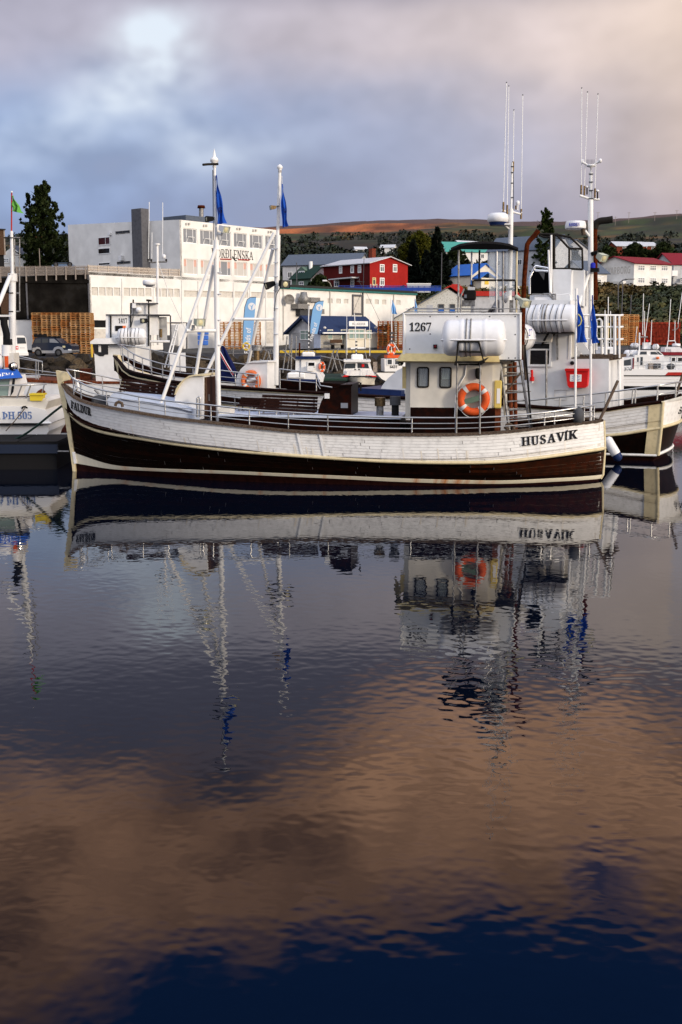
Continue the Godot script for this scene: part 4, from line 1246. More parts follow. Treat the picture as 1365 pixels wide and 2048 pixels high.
func build_trees() -> void:
	var b := at(93, 533, 150.0)
	tree("poplar_tree", "tall dark bushy poplar rising behind the picket fence", b - Vector3(0, 0.6, 0), at(93, 364, 150.0).y - b.y + 0.6, [[0.0, 2.8], [0.25, 3.0], [0.5, 2.75], [0.7, 1.9], [0.78, 1.3], [0.9, 1.0], [1.0, 0.15]], "leaf_dark", 2900, 0.38, 3, 0.58)
	b = at(64, 530, 151.0)
	tree("poplar_tree", "shorter dark leader leaning out left of the tall poplar", b, at(64, 392, 151.0).y - b.y, [[0.0, 1.6], [0.4, 1.5], [0.8, 0.8], [1.0, 0.1]], "leaf_dark", 520, 0.36, 4, 0.7)
	var cone := [[0.0, 0.9], [0.06, 1.0], [0.5, 0.55], [1.0, 0.02]]
	for e in [[826, 573, 484, 215.0, 2.6, "slim dark conifer right of the red house"], [874, 575, 464, 210.0, 3.5, "broad dark conifer left of the bright blue roof"], [853, 575, 505, 220.0, 2.8, "low dark conifer between the slim and the broad one"]]:
		b = at(e[0], e[1], e[3])
		var ol := []
		for c in cone: ol.append([c[0], c[1] * e[4]])
		tree("conifer_tree", e[5], b - Vector3(0, 1.5, 0), at(e[0], e[2], e[3]).y - b.y + 1.5, ol, "leaf_conifer", 2200, 0.75, int(e[0]), 0.1, 0.22)
	b = at(1090, 560, 230.0)
	tree("tall_tree", "tall leafy tree rising above the hill line behind the glass booth", b - Vector3(0, 1, 0), at(1090, 424, 230.0).y - b.y + 1.0, [[0.0, 3.0], [0.45, 3.4], [0.7, 2.0], [0.82, 1.5], [0.92, 1.7], [1.0, 0.4]], "leaf_mid", 800, 0.6, 21, 0.8, 0.25, Color(0.75, 0.8, 0.7))
	for e in [[1135, 560, 497, 240.0, 4.6, 0.7, "round dark tree between the booth and the tall white mast"], [1215, 560, 496, 255.0, 5.4, 0.9, "wide dark tree above the small pale bungalow"], [1050, 566, 486, 238.0, 4.0, 0.7, "dark tree behind the rusty exhaust pipe"], [1270, 515, 489, 300.0, 4.2, 0.5, "dark round tree above the red roof of the lettered house"], [1325, 515, 488, 310.0, 4.2, 0.6, "olive tree above the right end of the lettered house"], [640, 573, 556, 190.0, 1.9, 0.5, "dark bush at the corner of the red house"], [912, 548, 500, 300.0, 5.0, 0.6, "dark tree under the left end of the black canopy"], [1005, 552, 498, 270.0, 5.2, 0.55, "dark tree behind the right side of the canopy"]]:
		b = at(e[0], e[1], e[3])
		var k: float = e[4]
		tree("dark_tree", e[6], b - Vector3(0, 1, 0), at(e[0], e[2], e[3]).y - b.y + 1.0, [[0.0, k * 0.75], [0.3, k], [0.55, k * 0.9], [0.7, k * 0.55], [0.85, k * 0.42], [1.0, k * 0.08]], "leaf_dark", 900, 0.85, int(e[0]) + 5, 0.55, 0.25, Color(1, 1, 1) * (e[5] + 0.2))
	b = at(838, 520, 250.0)
	tree("autumn_tree", "olive yellow autumn tree between the conifers", b - Vector3(0, 2, 0), at(838, 468, 250.0).y - b.y + 2, [[0.0, 4.0], [0.5, 4.6], [0.85, 2.4], [1.0, 0.3]], "leaf_mid", 1500, 0.8, 8, 0.3, 0.25, Color(2.0, 1.4, 0.55))
	# woods and scrub over the hillside: one mass
	rng.seed = 99
	var bush := MB.new()
	var lm := MB.new()
	for k in 34:
		var a := rng.randf() * TAU; var y := rng.randf(); var r := sqrt(1.0 - pow(y * 1.1 - 0.3, 2.0)) * 0.62
		var c := Vector3(cos(a) * r, y * 1.05, sin(a) * r)
		var t := rand_basis(0.42)
		var nn := (c - Vector3(0, 0.25, 0)).normalized()
		bush.tri(c + t.x * 0.6, c + t.y * 0.6, c - t.x * 0.5, nn, nn, nn)
		bush.tri(c - t.y * 0.5, c + t.z * 0.6, c + t.x * 0.4, nn, nn, nn)
	var pl := []
	var cl := []
	for i in 6000:
		var d := 240.0 * pow(3.9, pow(rng.randf(), 1.2))
		var a := rng.randf_range(-0.42, 0.40)
		var x := a * d
		var px := 682.5 + a * 2200
		if d < 250 and px > 1150: continue
		var n := hn.get_noise_2d(x * 3.0, d * 3.0)
		if d > 330 and n < -0.45 + (d - 330.0) / 800.0: continue
		if n < -0.5: continue
		var s := rng.randf_range(1.8, 4.2) * (0.8 + d / 1500.0)
		var h := s * rng.randf_range(0.7, 1.25)
		pl.append(Transform3D(Basis(Vector3.UP, rng.randf() * TAU).scaled(Vector3(s, h, s)), Vector3(x, land(x, d) - 0.4, -d)))
		var k := rng.randf_range(0.55, 1.2)
		var aut := 1.0 if rng.randf() < 0.10 else 0.0
		cl.append(Color(lerpf(0.012, 0.045, aut) * k, lerpf(0.019, 0.034, aut) * k, lerpf(0.007, 0.009, aut) * k))
	scatter("woods", bush.mesh(), "leaf_wood", pl, cl, self)
	# rough grass and low scrub on the bank below the houses
	pl = []; cl = []
	for i in 11000:
		var d := rng.randf_range(142.0, 232.0)
		var a := rng.randf_range(0.02, 0.36)
		var s := rng.randf_range(0.35, 1.05)
		if rng.randf() < 0.1: s *= 1.7
		if d > 205 and s > 1.1: s = 0.8
		pl.append(Transform3D(Basis(Vector3.UP, rng.randf() * TAU).scaled(Vector3(s * 1.3, s, s * 1.3)), Vector3(a * d, land(a * d, d) - 0.2, -d)))
		var k := rng.randf_range(0.6, 1.4)
		var w := clampf(0.5 + hn.get_noise_2d(a * d * 12.0, d * 12.0) * 1.6 + rng.randf_range(-0.25, 0.25), 0, 1)
		cl.append(Color(lerpf(0.030, 0.125, w) * k, lerpf(0.040, 0.078, w) * k, lerpf(0.010, 0.018, w) * k))
	scatter("undergrowth", bush.mesh(), "leaf_wood", pl, cl, self)

# =====================================================================================================
# hulls: levels from the sheer downwards, each {xb, xs, B, y(x)}; a point has u along the hull and v between levels
class Hull:
	var lv := []
	var bow := 0.45; var bow_p := 2.0; var bow_q := 0.85
	var st := 0.62; var st_p := 2.6; var st_q := 0.6
	var st_keep := 0.0                 # share of the breadth kept at the stern (a transom)
	func add(xb: float, xs: float, b: float, ys: Array, fine := 1.0) -> void:
		lv.append({"xb": xb, "xs": xs, "b": b, "ys": ys, "fine": fine})
	func yat(k: int, x: float) -> float:
		var ys: Array = lv[k].ys
		if x <= ys[0].x: return ys[0].y
		for i in ys.size() - 1:
			if x <= ys[i + 1].x:
				var t: float = (x - ys[i].x) / (ys[i + 1].x - ys[i].x)
				var m0: float = (ys[i + 1].y - ys[maxi(i - 1, 0)].y) / (ys[i + 1].x - ys[maxi(i - 1, 0)].x)
				var e: int = mini(i + 2, ys.size() - 1)
				var m1: float = (ys[e].y - ys[i].y) / (ys[e].x - ys[i].x)
				var h: float = ys[i + 1].x - ys[i].x
				return (2 * t * t * t - 3 * t * t + 1) * ys[i].y + (t * t * t - 2 * t * t + t) * h * m0 + (-2 * t * t * t + 3 * t * t) * ys[i + 1].y + (t * t * t - t * t) * h * m1
		return ys[-1].y
	func half(u: float, fine := 1.0) -> float:
		var r := 1.0
		if u < bow: r = pow(maxf(1.0 - pow(1.0 - u / bow, bow_p), 0.0), bow_q * fine)
		if u > st:
			var t := (u - st) / (1.0 - st)
			r *= pow(maxf(1.0 - pow(t, st_p), 0.0), st_q * fine) if st_keep <= 0.0 else 1.0 - (1.0 - st_keep) * pow(t, st_p)
		return r
	func pt(u: float, v: float) -> Vector3:
		var k := clampi(int(v), 0, lv.size() - 2)
		var f := v - k
		var q := []
		for e in [k, k + 1]:
			var x := lerpf(lv[e].xb, lv[e].xs, u)
			q.append(Vector3(x, yat(e, x), lv[e].b * half(u, lv[e].fine)))
		var p: Vector3 = q[0].lerp(q[1], f)
		return p
	func half_at(x: float, k := 0) -> float:
		return lv[k].b * half(clampf((x - lv[k].xb) / (lv[k].xs - lv[k].xb), 0, 1), lv[k].fine)
	func normal(u: float, v: float) -> Vector3:
		var du := pt(minf(u + 0.004, 1.0), v) - pt(maxf(u - 0.004, 0.0), v)
		var dv := pt(u, minf(v + 0.05, lv.size() - 1.0)) - pt(u, maxf(v - 0.05, 0.0))
		var n := du.cross(dv).normalized()
		if absf(n.z) < 0.02: return n if n.x * (u - 0.5) >= 0.0 else -n
		return n if n.z >= 0.0 else -n
	# a strip of the skin, out by some millimetres
	func strip(m: MB, u0: float, u1: float, v0: float, v1: float, out: float, seg: int, side := 1.0, edges := true, rows := 1) -> void:
		if u0 < 0.3 and seg > 4: seg *= 2
		for i in seg:
			for r in rows:
				var ua := lerpf(u0, u1, float(i) / seg); var ub := lerpf(u0, u1, float(i + 1) / seg)
				var va := lerpf(v0, v1, float(r) / rows); var vb := lerpf(v0, v1, float(r + 1) / rows)
				var p := []; var n := []
				for e in [[ua, va], [ub, va], [ub, vb], [ua, vb]]:
					var nn := normal(e[0], e[1])
					var w := pt(e[0], e[1]) + nn * out
					w.z *= side; nn.z *= side
					p.append(w); n.append(nn)
				m.quadn(p[0], p[1], p[2], p[3], n[0], n[1], n[2], n[3])
				if edges:
					var ins := [n[0] * (out + 0.004), n[1] * (out + 0.004), n[2] * (out + 0.004), n[3] * (out + 0.004)]
					if r == 0: m.quad(p[0], p[1], p[1] - ins[1], p[0] - ins[0], (pt(ua, va) - pt(ua, vb)).normalized())
					if r == rows - 1: m.quad(p[3], p[2], p[2] - ins[2], p[3] - ins[3], (pt(ua, vb) - pt(ua, va)).normalized())
	# a rounded strake that follows level v
	func rail(u0: float, u1: float, v: float, r: float, seg: int, side := 1.0) -> MB:
		var pts := []
		for i in seg + 1:
			var u := lerpf(u0, u1, float(i) / seg)
			var p := pt(u, v) + normal(u, v) * r * 0.5
			p.z *= side
			pts.append(p)
		return MB.new().pipe(pts, r, 8)

# where the ray through a point of the photograph meets the hull's side (kept by half breadths at level k)
func hull_hit(h: Hull, px: float, py: float, k: int) -> Vector3:
	var z: float = h.lv[k].b
	var p := L(px, py, z)
	for i in 12:
		z = lerpf(z, h.half_at(p.x, k), 0.7)
		p = L(px, py, z)
	return p

func level_points(h: Hull, k: int, pts: Array) -> Array:
	var o := []
	for q in pts:
		var p := hull_hit(h, q[0], q[1], k)
		o.append(Vector2(p.x, p.y))
	return o

func lifebuoy(label: String, fr: Transform3D, big: float, mt: String) -> Node3D:
	var t := thing("lifebuoy", label, "lifebuoy", fr)
	var pts := []
	for k in 28: pts.append(Vector3(cos(TAU * k / 28) * big * 0.76, sin(TAU * k / 28) * big * 0.76, 0))
	P("ring", MB.new().pipe(pts, big * 0.235, 10, true), mt)
	for k in 4:
		var a := PI / 4 + k * PI / 2 - 0.25
		var m := MB.new()
		var q := []
		for i in 4: q.append(Vector3(cos(a + i * 0.09) * big * 0.76, sin(a + i * 0.09) * big * 0.76, 0))
		P("tape", m.pipe(q, big * 0.252, 10), "tape_grey")
	var rp := []
	for k in 48:
		var a := TAU * k / 48 + PI / 4
		rp.append(Vector3(cos(a), sin(a), 0) * big * (1.0 + 0.10 * absf(sin(2.0 * (a - PI / 4)))) + Vector3(0, 0, big * 0.1))
	P("grab_line", MB.new().pipe(rp, big * 0.022, 5, true), "tape_grey")
	return t

func flood(nm: String, mt: String, c: Vector3, dir: Vector3, s: float, par: Node3D = null) -> MeshInstance3D:
	# a boxy lamp that looks along dir
	var d := dir.normalized()
	var x := Vector3.UP.cross(d).normalized()
	var b := Basis(x, d.cross(x), d)
	var m := MB.new()
	var f := [[0.55, 0.42, 0.6], [0.40, 0.30, -0.35], [0.22, 0.18, -0.6]]
	for i in 2:
		for k in 4:
			var sg := [[-1, -1], [1, -1], [1, 1], [-1, 1]]
			var a: Array = sg[k]; var e: Array = sg[(k + 1) % 4]
			m.quad(c + b * Vector3(a[0] * f[i][0], a[1] * f[i][1], f[i][2]) * s, c + b * Vector3(e[0] * f[i][0], e[1] * f[i][1], f[i][2]) * s, c + b * Vector3(e[0] * f[i + 1][0], e[1] * f[i + 1][1], f[i + 1][2]) * s, c + b * Vector3(a[0] * f[i + 1][0], a[1] * f[i + 1][1], f[i + 1][2]) * s, b * Vector3(a[0] + e[0], a[1] + e[1], 0.2).normalized())
	m.quad(c + b * Vector3(-0.22, -0.18, -0.6) * s, c + b * Vector3(0.22, -0.18, -0.6) * s, c + b * Vector3(0.22, 0.18, -0.6) * s, c + b * Vector3(-0.22, 0.18, -0.6) * s, -d)
	var o := P(nm, m, mt, par)
	P("reflector", MB.new().box(c + d * s * 0.5, Vector3(1.0, 0.74, 0.02) * s, b), "horn_beige" if mt != "black" else "dark_grey", o)
	P("lens", MB.new().lathe(c + d * s * 0.52, d, [Vector2(0.30 * s, 0), Vector2(0.26 * s, 0.05 * s), Vector2(0, 0.08 * s)], 12), "lamp_face", o)
	return o

# a round-ended life raft canister along x
func life_raft(label: String, fr: Transform3D, len: float, r: float, ropes: int) -> Node3D:
	var t := thing("life_raft", label, "life raft", fr)
	var prof := [Vector2(0.0, -len / 2), Vector2(r * 0.45, -len / 2 + 0.012), Vector2(r * 0.86, -len / 2 + 0.06), Vector2(r * 0.98, -len / 2 + 0.13), Vector2(r, -len / 2 + 0.2)]
	for k in [-0.18, 0.18]:
		prof.append_array([Vector2(r, len * k - 0.05), Vector2(r * 1.045, len * k - 0.03), Vector2(r * 1.045, len * k + 0.03), Vector2(r, len * k + 0.05)])
	prof.append_array([Vector2(r, len / 2 - 0.2), Vector2(r * 0.98, len / 2 - 0.13), Vector2(r * 0.86, len / 2 - 0.06), Vector2(r * 0.45, len / 2 - 0.012), Vector2(0, len / 2)])
	P("canister", MB.new().lathe(Vector3.ZERO, Vector3.RIGHT, prof, 28), "raft_white")
	var fl := []
	for k in 40:
		var a := TAU * k / 40
		fl.append(Vector3(signf(cos(a)) * pow(absf(cos(a)), 0.5) * (len / 2 + 0.012), -r * 0.12, signf(sin(a)) * pow(absf(sin(a)), 0.6) * (r + 0.012)))
	P("flange", MB.new().pipe(fl, 0.020, 6, true), "raft_white")
	for k in ropes:
		var x := lerpf(-len * 0.42, len * 0.30, (k + 0.5) / ropes)
		var rp := []
		for i in 24: rp.append(Vector3(x + 0.02 * sin(i * 0.8), cos(TAU * i / 24) * (r + 0.01), sin(TAU * i / 24) * (r + 0.01)))
		P("rope", MB.new().pipe(rp, 0.008, 5, true), "dark_grey")
	for s in [-0.045, 0.045]:
		var sp := []
		for i in 20: sp.append(Vector3(-len * 0.08 + s, cos(TAU * i / 20) * (r + 0.012), sin(TAU * i / 20) * (r + 0.012)))
		P("strap", MB.new().pipe(sp, 0.016, 4, true), "galvanised")
	return t

# a limp flag: hangs from the point at the top of its hoist; drop, width at the top and bottom
func flag(label: String, p: Vector3, drop: float, w0: float, w1: float, mt: String, sd: int, fly := Vector3(1, 0, 0)) -> Node3D:
	var t := thing("flag", label, "flag", Transform3D(Basis(), p))
	var nz := FastNoiseLite.new(); nz.seed = sd; nz.frequency = 0.5
	var rows := []
	var side := fly.cross(Vector3.UP).normalized()
	for i in 17:
		var f := i / 16.0
		var row := []
		var w := lerpf(w0, w1, pow(f, 0.75))
		for j in 9:
			var s := j / 8.0
			var fold := sin(s * 11.0 + f * 3.0 + sd) * 0.055 * (0.3 + f) + nz.get_noise_2d(s * 4, f * 4) * 0.05
			row.append(fly * (w * s + 0.02 * sin(f * 9.0 + s * 4)) + side * fold + Vector3(0, -drop * f * (1.0 - 0.10 * s) - s * 0.10 * drop * sin(f * PI) - (0.35 * s * w), 0))
		rows.append(row)
	P("cloth", MB.new().sheet(rows), mt)
	return t

# =====================================================================================================
# the near boat
var near_hull: Hull
func build_near_boat() -> void:
	var a := at(150, 944, 27.0); a.y = 0
	var b := at(1206, 962, 25.2); b.y = 0
	var yaw := rad_to_deg(-atan2(b.z - a.z, b.x - a.x))
	var fr := frame((a + b) / 2, yaw)
	var boat := thing("fishing_boat", "large wooden boat, white over dark brown, lying broadside nearest, numbered 1267", "boat", fr)
	var h := Hull.new()
	near_hull = h
	h.bow = 0.50; h.bow_p = 1.9; h.bow_q = 0.80
	h.st = 0.56; h.st_p = 2.7; h.st_q = 0.62
	var st_top := L(1207, 840, 0).x; var st_rub := L(1209, 897, 0).x; var st_boot := L(1205, 957, 0).x
	h.add(L(123, 764, 0).x, st_top, 1.95, [Vector2(0, 1)])
	h.add(L(138, 824, 0).x, st_rub, 1.90, [Vector2(0, 1)], 1.1)
	h.add(L(147, 905, 0).x, st_boot, 1.68, [Vector2(0, 1)], 1.35)
	h.add(L(150, 927, 0).x, st_boot - 0.05, 1.63, [Vector2(0, 1)], 1.42)
	h.add(L(153, 944, 0).x + 0.1, st_boot - 0.45, 1.2, [Vector2(-10, -0.5), Vector2(10, -0.5)], 1.7)
	h.lv[0].ys = level_points(h, 0, [[124, 764], [134, 781], [161, 799], [213, 812], [279, 824], [350, 835], [459, 847], [594, 861], [700, 865], [780, 867], [912, 867], [1011, 862], [1110, 851], [1170, 844], [1204, 840]])
	for i in h.lv[0].ys.size(): h.lv[0].ys[i] -= Vector2(0, 0.03)
	h.lv[1].ys = level_points(h, 1, [[140, 825], [150, 836], [166, 849], [205, 864], [285, 878], [364, 890], [459, 901], [586, 911], [680, 917.5], [780, 923], [912, 925.5], [1011, 923], [1110, 911.5], [1170, 903], [1206, 897.5]])
	h.lv[2].ys = level_points(h, 2, [[148, 905], [219, 928], [285, 935], [370, 938.5], [459, 941.5], [560, 946], [680, 951], [780, 955.5], [912, 959.5], [1011, 960.5], [1110, 956], [1202, 949.5]])
	h.lv[3].ys = level_points(h, 3, [[150, 927], [219, 937.5], [285, 941], [370, 944.5], [459, 947.5], [560, 952], [680, 957.5], [780, 962.5], [912, 966.5], [1011, 967], [1110, 963], [1201, 957]])
	# dark skin behind the planks, and the far side in one piece
	var skin := MB.new()
	for s in [1.0, -1.0]:
		h.strip(skin, 0, 1, 0.0, 1.0, -0.012, 60, s, false)
		h.strip(skin, 0, 1, 1.0, 2.0, -0.012, 60, s, false)
	var hull := P("hull", skin, "seam")
	var far := MB.new()
	h.strip(far, 0, 1, 0.0, 1.0, 0.006, 40, -1.0, false)
	P("far_side", far, "hull_white_a", hull)
	far = MB.new()
	h.strip(far, 0, 1, 1.0, 2.0, 0.006, 40, -1.0, false)
	P("far_side", far, "hull_brown_a", hull)
	far = MB.new()
	h.strip(far, 0, 1, 2.9, 4.0, 0.0, 40, -1.0, false); h.strip(far, 0, 1, 2.95, 4.0, 0.0, 40, 1.0, false)
	P("underwater_paint", far, "boot_red", hull)
	rng.seed = 12
	for row in 9:
		var cuts := [0.0, rng.randf_range(0.2, 0.36), rng.randf_range(0.48, 0.62), rng.randf_range(0.72, 0.86), 1.0]
		for k in 4:
			var m := MB.new()
			h.strip(m, cuts[k] + 0.0005, cuts[k + 1] - 0.0005, row / 9.0 + 0.004, (row + 1) / 9.0 - 0.004, rng.randf_range(0.004, 0.008), 14)
			P("plank", m, ["hull_white_a", "hull_white_b", "hull_white_c"][rng.randi() % 3], hull)
	for row in 7:
		var cuts := [0.0, rng.randf_range(0.2, 0.36), rng.randf_range(0.48, 0.62), rng.randf_range(0.72, 0.86), 1.0]
		for k in 4:
			var m := MB.new()
			h.strip(m, cuts[k] + 0.0005, cuts[k + 1] - 0.0005, 1.0 + row / 7.0 + 0.004, 1.0 + (row + 1) / 7.0 - 0.004, rng.randf_range(0.003, 0.009), 14)
			P("plank", m, ["hull_brown_a", "hull_brown_b", "hull_brown_c"][rng.randi() % 3] if k < 3 or rng.randf() < 0.3 else "hull_brown_worn", hull)
	for e in [[2, 0.13, 0.55], [2, 0.6, 0.8], [3, 0.2, 0.93], [5, 0.30, 0.62], [5, 0.82, 0.98], [1, 0.84, 0.99], [4, 0.80, 0.97]]:
		var m := MB.new()
		h.strip(m, e[1], e[2], 1.0 + e[0] / 7.0 - 0.006, 1.0 + e[0] / 7.0 + 0.006, 0.002, 24)
		P("seam_line", m, "scratch", hull)
	# white boot stripe with rust runs
	var bs := MB.new()
	bs.colored = true
	var rusts := [[521, 5, 0.45], [590, 4, 0.35], [649, 4, 0.5], [700, 3, 0.3], [833, 5, 1.0], [889, 6, 1.0], [872, 4, 0.7], [916, 8, 0.9], [934, 5, 0.6], [960, 9, 0.5], [985, 10, 0.3], [300, 14, 0.25], [252, 9, 0.35], [425, 5, 0.3], [362, 6, 0.25]]
	var n := FastNoiseLite.new(); n.frequency = 0.9
	var us := 320
	for i in us:
		var u := (i + 0.5) / us
		var p := h.pt(u, 2.5)
		var sp := project(boat.transform * p)
		var w := 0.0
		for e in rusts: w += e[2] * exp(-pow((sp.x - e[0]) / e[1], 2.0))
		w = clampf(w * (1.1 + 0.7 * n.get_noise_1d(i * 1.7)), 0, 0.95)
		bs.col = Color(0.66, 0.61, 0.47).lerp(Color(0.50, 0.15, 0.015), w).lerp(Color(0.5, 0.45, 0.36), 0.25 + 0.3 * n.get_noise_1d(i * 0.3))
		h.strip(bs, float(i) / us, float(i + 1) / us, 2.02, 2.96, 0.012, 1)
	P("boot_stripe", bs, "stained", hull)
	# weather runs below the scuppers and along the wale
	bs = MB.new()
	bs.colored = true
	for i in 26:
		var u := rng.randf_range(0.06, 0.96)
		var v0 := rng.randf_range(0.45, 0.86)
		var w := rng.randf_range(0.0006, 0.0016)
		bs.col = Color(0.70, 0.675, 0.63).lerp(Color(0.62, 0.55, 0.44), rng.randf() * rng.randf())
		h.strip(bs, u - w, u + w, v0, 0.97, 0.0095, 1, 1.0, false)
	P("weather_run", bs, "stained", hull).set_meta("kind", "stuff")
	P("far_stripe", h.rail(0, 1, 2.5, 0.03, 24, -1.0), "cream", hull)
	P("rub_rail", h.rail(0.0, 0.999, 0.985, 0.040, 140), "cream", hull)
	P("rub_rail", h.rail(0.0, 0.999, 1.0, 0.030, 30, -1.0), "cream", hull)
	# vertical rubbing strips and freeing ports amidships
	for px in [596, 641]:
		var m := MB.new()
		var p := hull_hit(h, px, 890, 0)
		var u: float = (p.x - h.lv[0].xb) / (h.lv[0].xs - h.lv[0].xb)
		h.strip(m, u - 0.0022, u + 0.0022, 0.0, 0.97, 0.03, 1, 1.0, true, 4)
		P("rubbing_strip", m, "hull_white_c", hull)
	for px in [568, 783]:
		var m := MB.new()
		var p := hull_hit(h, px, 905, 1)
		var u: float = (p.x - h.lv[1].xb) / (h.lv[1].xs - h.lv[1].xb)
		h.strip(m, u - 0.016, u + 0.016, 0.80, 0.94, 0.016, 4, 1.0, true, 1)
		P("freeing_port", m, "hull_white_b", hull)
	# stem and sternpost
	pr("stem", "cream", [[112, 741], [134, 745], [139, 753], [137, 760], [123.5, 764], [138, 823], [148, 905], [152, 945], [146, 945], [141, 905], [128, 826], [117, 775]], 0.07, 0.14)
	pr("stem_shoe", "hull_white_c", [[144.5, 904], [150, 904], [153.5, 927], [148.5, 927.5]], 0.085, 0.17)
	var sp_ := []
	for v in [0.0, 0.5, 1.0, 1.5, 2.0, 3.0]: sp_.append(h.pt(1.0, v) + Vector3(0.01, 0, 0))
	P("sternpost", MB.new().pipe(sp_, 0.035, 8), "cream")
	# gunwale cap, inner bulwark, deck
	for s in [1.0, -1.0]:
		var m := MB.new()
		for i in 60:
			var q := []
			for e in [[i, 0.05, 0.0], [i + 1, 0.05, 0.0], [i + 1, -0.13, 0.0], [i, -0.13, 0.0], [i, 0.05, -0.06], [i + 1, 0.05, -0.05], [i, -0.13, -0.05], [i + 1, -0.13, -0.05]]:
				var p := h.pt(e[0] / 60.0, 0.0)
				var z: float = maxf(p.z + e[1], 0.0)
				q.append(Vector3(p.x, p.y + 0.035 + e[2], z * s))
			m.quad(q[0], q[1], q[2], q[3], Vector3.UP)
			m.quad(q[0], q[1], q[5], q[4], Vector3(0, 0, s))
			m.quad(q[3], q[2], q[7], q[6], Vector3(0, 0, -s))
		P("gunwale", m, "cap_wood", hull)
		m = MB.new()
		for i in 48:
			var p := h.pt(i / 48.0, 0.0); var p2 := h.pt((i + 1) / 48.0, 0.0)
			m.quad(Vector3(p.x, p.y, maxf(p.z - 0.10, 0) * s), Vector3(p2.x, p2.y, maxf(p2.z - 0.10, 0) * s), Vector3(p2.x, p2.y - 0.6, maxf(p2.z - 0.12, 0) * s), Vector3(p.x, p.y - 0.6, maxf(p.z - 0.12, 0) * s), Vector3(0, 0, -s))
		P("bulwark", m, "dark_brown", hull)
	var dk := MB.new()
	for i in 48:
		var p := h.pt(i / 48.0, 0.0); var p2 := h.pt((i + 1) / 48.0, 0.0)
		dk.quad(Vector3(p.x, p.y - 0.52, p.z), Vector3(p2.x, p2.y - 0.52, p2.z), Vector3(p2.x, p2.y - 0.52, -p2.z), Vector3(p.x, p.y - 0.52, -p.z), Vector3.UP)
	P("deck", dk, "bench_brown")
	# names on the bow and the stern, letter by letter along the planking
	hull_letters("FALDUR", [[146, 810], [152.5, 812.5], [159, 815], [165.5, 817.5], [173, 820], [180, 822.5]], [5.5, 6.5, 5.5, 6.5, 6.5, 6.5], 17.0, h, "ink")
	hull_letters("HUSAVIK", [[1052, 882], [1070, 880.5], [1086, 878.5], [1103, 876], [1120.5, 873], [1132, 871.5], [1145.5, 869]], [18, 15, 11, 16, 17, 7, 18], 18.0, h, "ink")
	var ac := hull_hit(h, 1133.5, 861.5, 0)
	lb("accent", "ink", ac + h.normal((ac.x - h.lv[0].xb) / (h.lv[0].xs - h.lv[0].xb), 0.2) * 0.02, Vector3(0.06, 0.015, 0.02), null, 0.0, Basis(Vector3.BACK, 0.8))
	near_rails(boat, h)
	near_deck(boat, h)
	near_wheelhouse(boat)

func project(p: Vector3) -> Vector2:
	var q := (p - EYE).rotated(Vector3.RIGHT, PITCH)
	return Vector2(682.5 + F * q.x / -q.z, 1024.0 - F * q.y / -q.z)

func hull_letters(s: String, pts: Array, ws: Array, hpx: float, h: Hull, mt: String, fnt := "Droid Serif") -> void:
	for i in s.length():
		var p := hull_hit(h, pts[i][0], pts[i][1], 0)
		var u: float = clampf((p.x - h.lv[0].xb) / (h.lv[0].xs - h.lv[0].xb), 0.01, 0.99)
		# nearest height between the sheer and the rub rail
		var v := clampf((h.yat(0, p.x) - p.y) / (h.yat(0, p.x) - h.yat(1, p.x)), 0, 1)
		for it in 4:
			var c := h.pt(u, v)
			var sp := project(CUR.transform * c)
			u = clampf(u + (pts[i][0] - sp.x) / 1090.0 * 0.9, 0.005, 0.995)
			v = clampf(v + (pts[i][1] - sp.y) / 55.0 * 0.9, 0.02, 0.98)
		var c2 := h.pt(u, v)
		var n := h.normal(u, v)
		var tx := (h.pt(minf(u + 0.01, 1), v) - h.pt(u - 0.01, v)).normalized()
		var ty := n.cross(tx).normalized()
		var t := text_mesh(s[i], fnt, true, 0.01)
		var bb := t.get_aabb()
		var d := (CUR.transform * c2 - EYE).length()
		# the span seen from the camera gives the letter's true width
		var seen := project(CUR.transform * (c2 + tx * 0.05)) - project(CUR.transform * (c2 - tx * 0.05))
		var wx: float = ws[i] / maxf(absf(seen.x), 0.5) * 0.1
		var sc := Vector3(wx / bb.size.x, hpx * d / F / bb.size.y, 1)
		var o := add_mesh("letter", t, MT[mt], CUR)
		o.transform = Transform3D(Basis(tx * sc.x, ty * sc.y, n), c2 + n * 0.022 - tx * (bb.position.x + bb.size.x / 2) * sc.x - ty * (bb.position.y + bb.size.y / 2) * sc.y)

# pipe along a row of photograph points, each on the hull's edge moved in by inset
func edge_pipe(h: Hull, pts: Array, inset: float, side := 1.0) -> Array:
	var o := []
	for q in pts:
		var z: float = h.lv[0].b
		var p := L(q[0], q[1], z * side)
		for i in 10:
			z = lerpf(z, maxf(h.half_at(p.x) - inset, 0.02), 0.7)
			p = L(q[0], q[1], z * side)
		o.append(p)
	return o

func smooth(pts: Array, k := 4) -> Array:
	var o := []
	for i in pts.size() - 1:
		var a: Vector3 = pts[maxi(i - 1, 0)]; var b: Vector3 = pts[i]; var c: Vector3 = pts[i + 1]; var d: Vector3 = pts[mini(i + 2, pts.size() - 1)]
		for j in k: o.append(b.cubic_interpolate(c, a, d, float(j) / k))
	o.append(pts[-1])
	return o

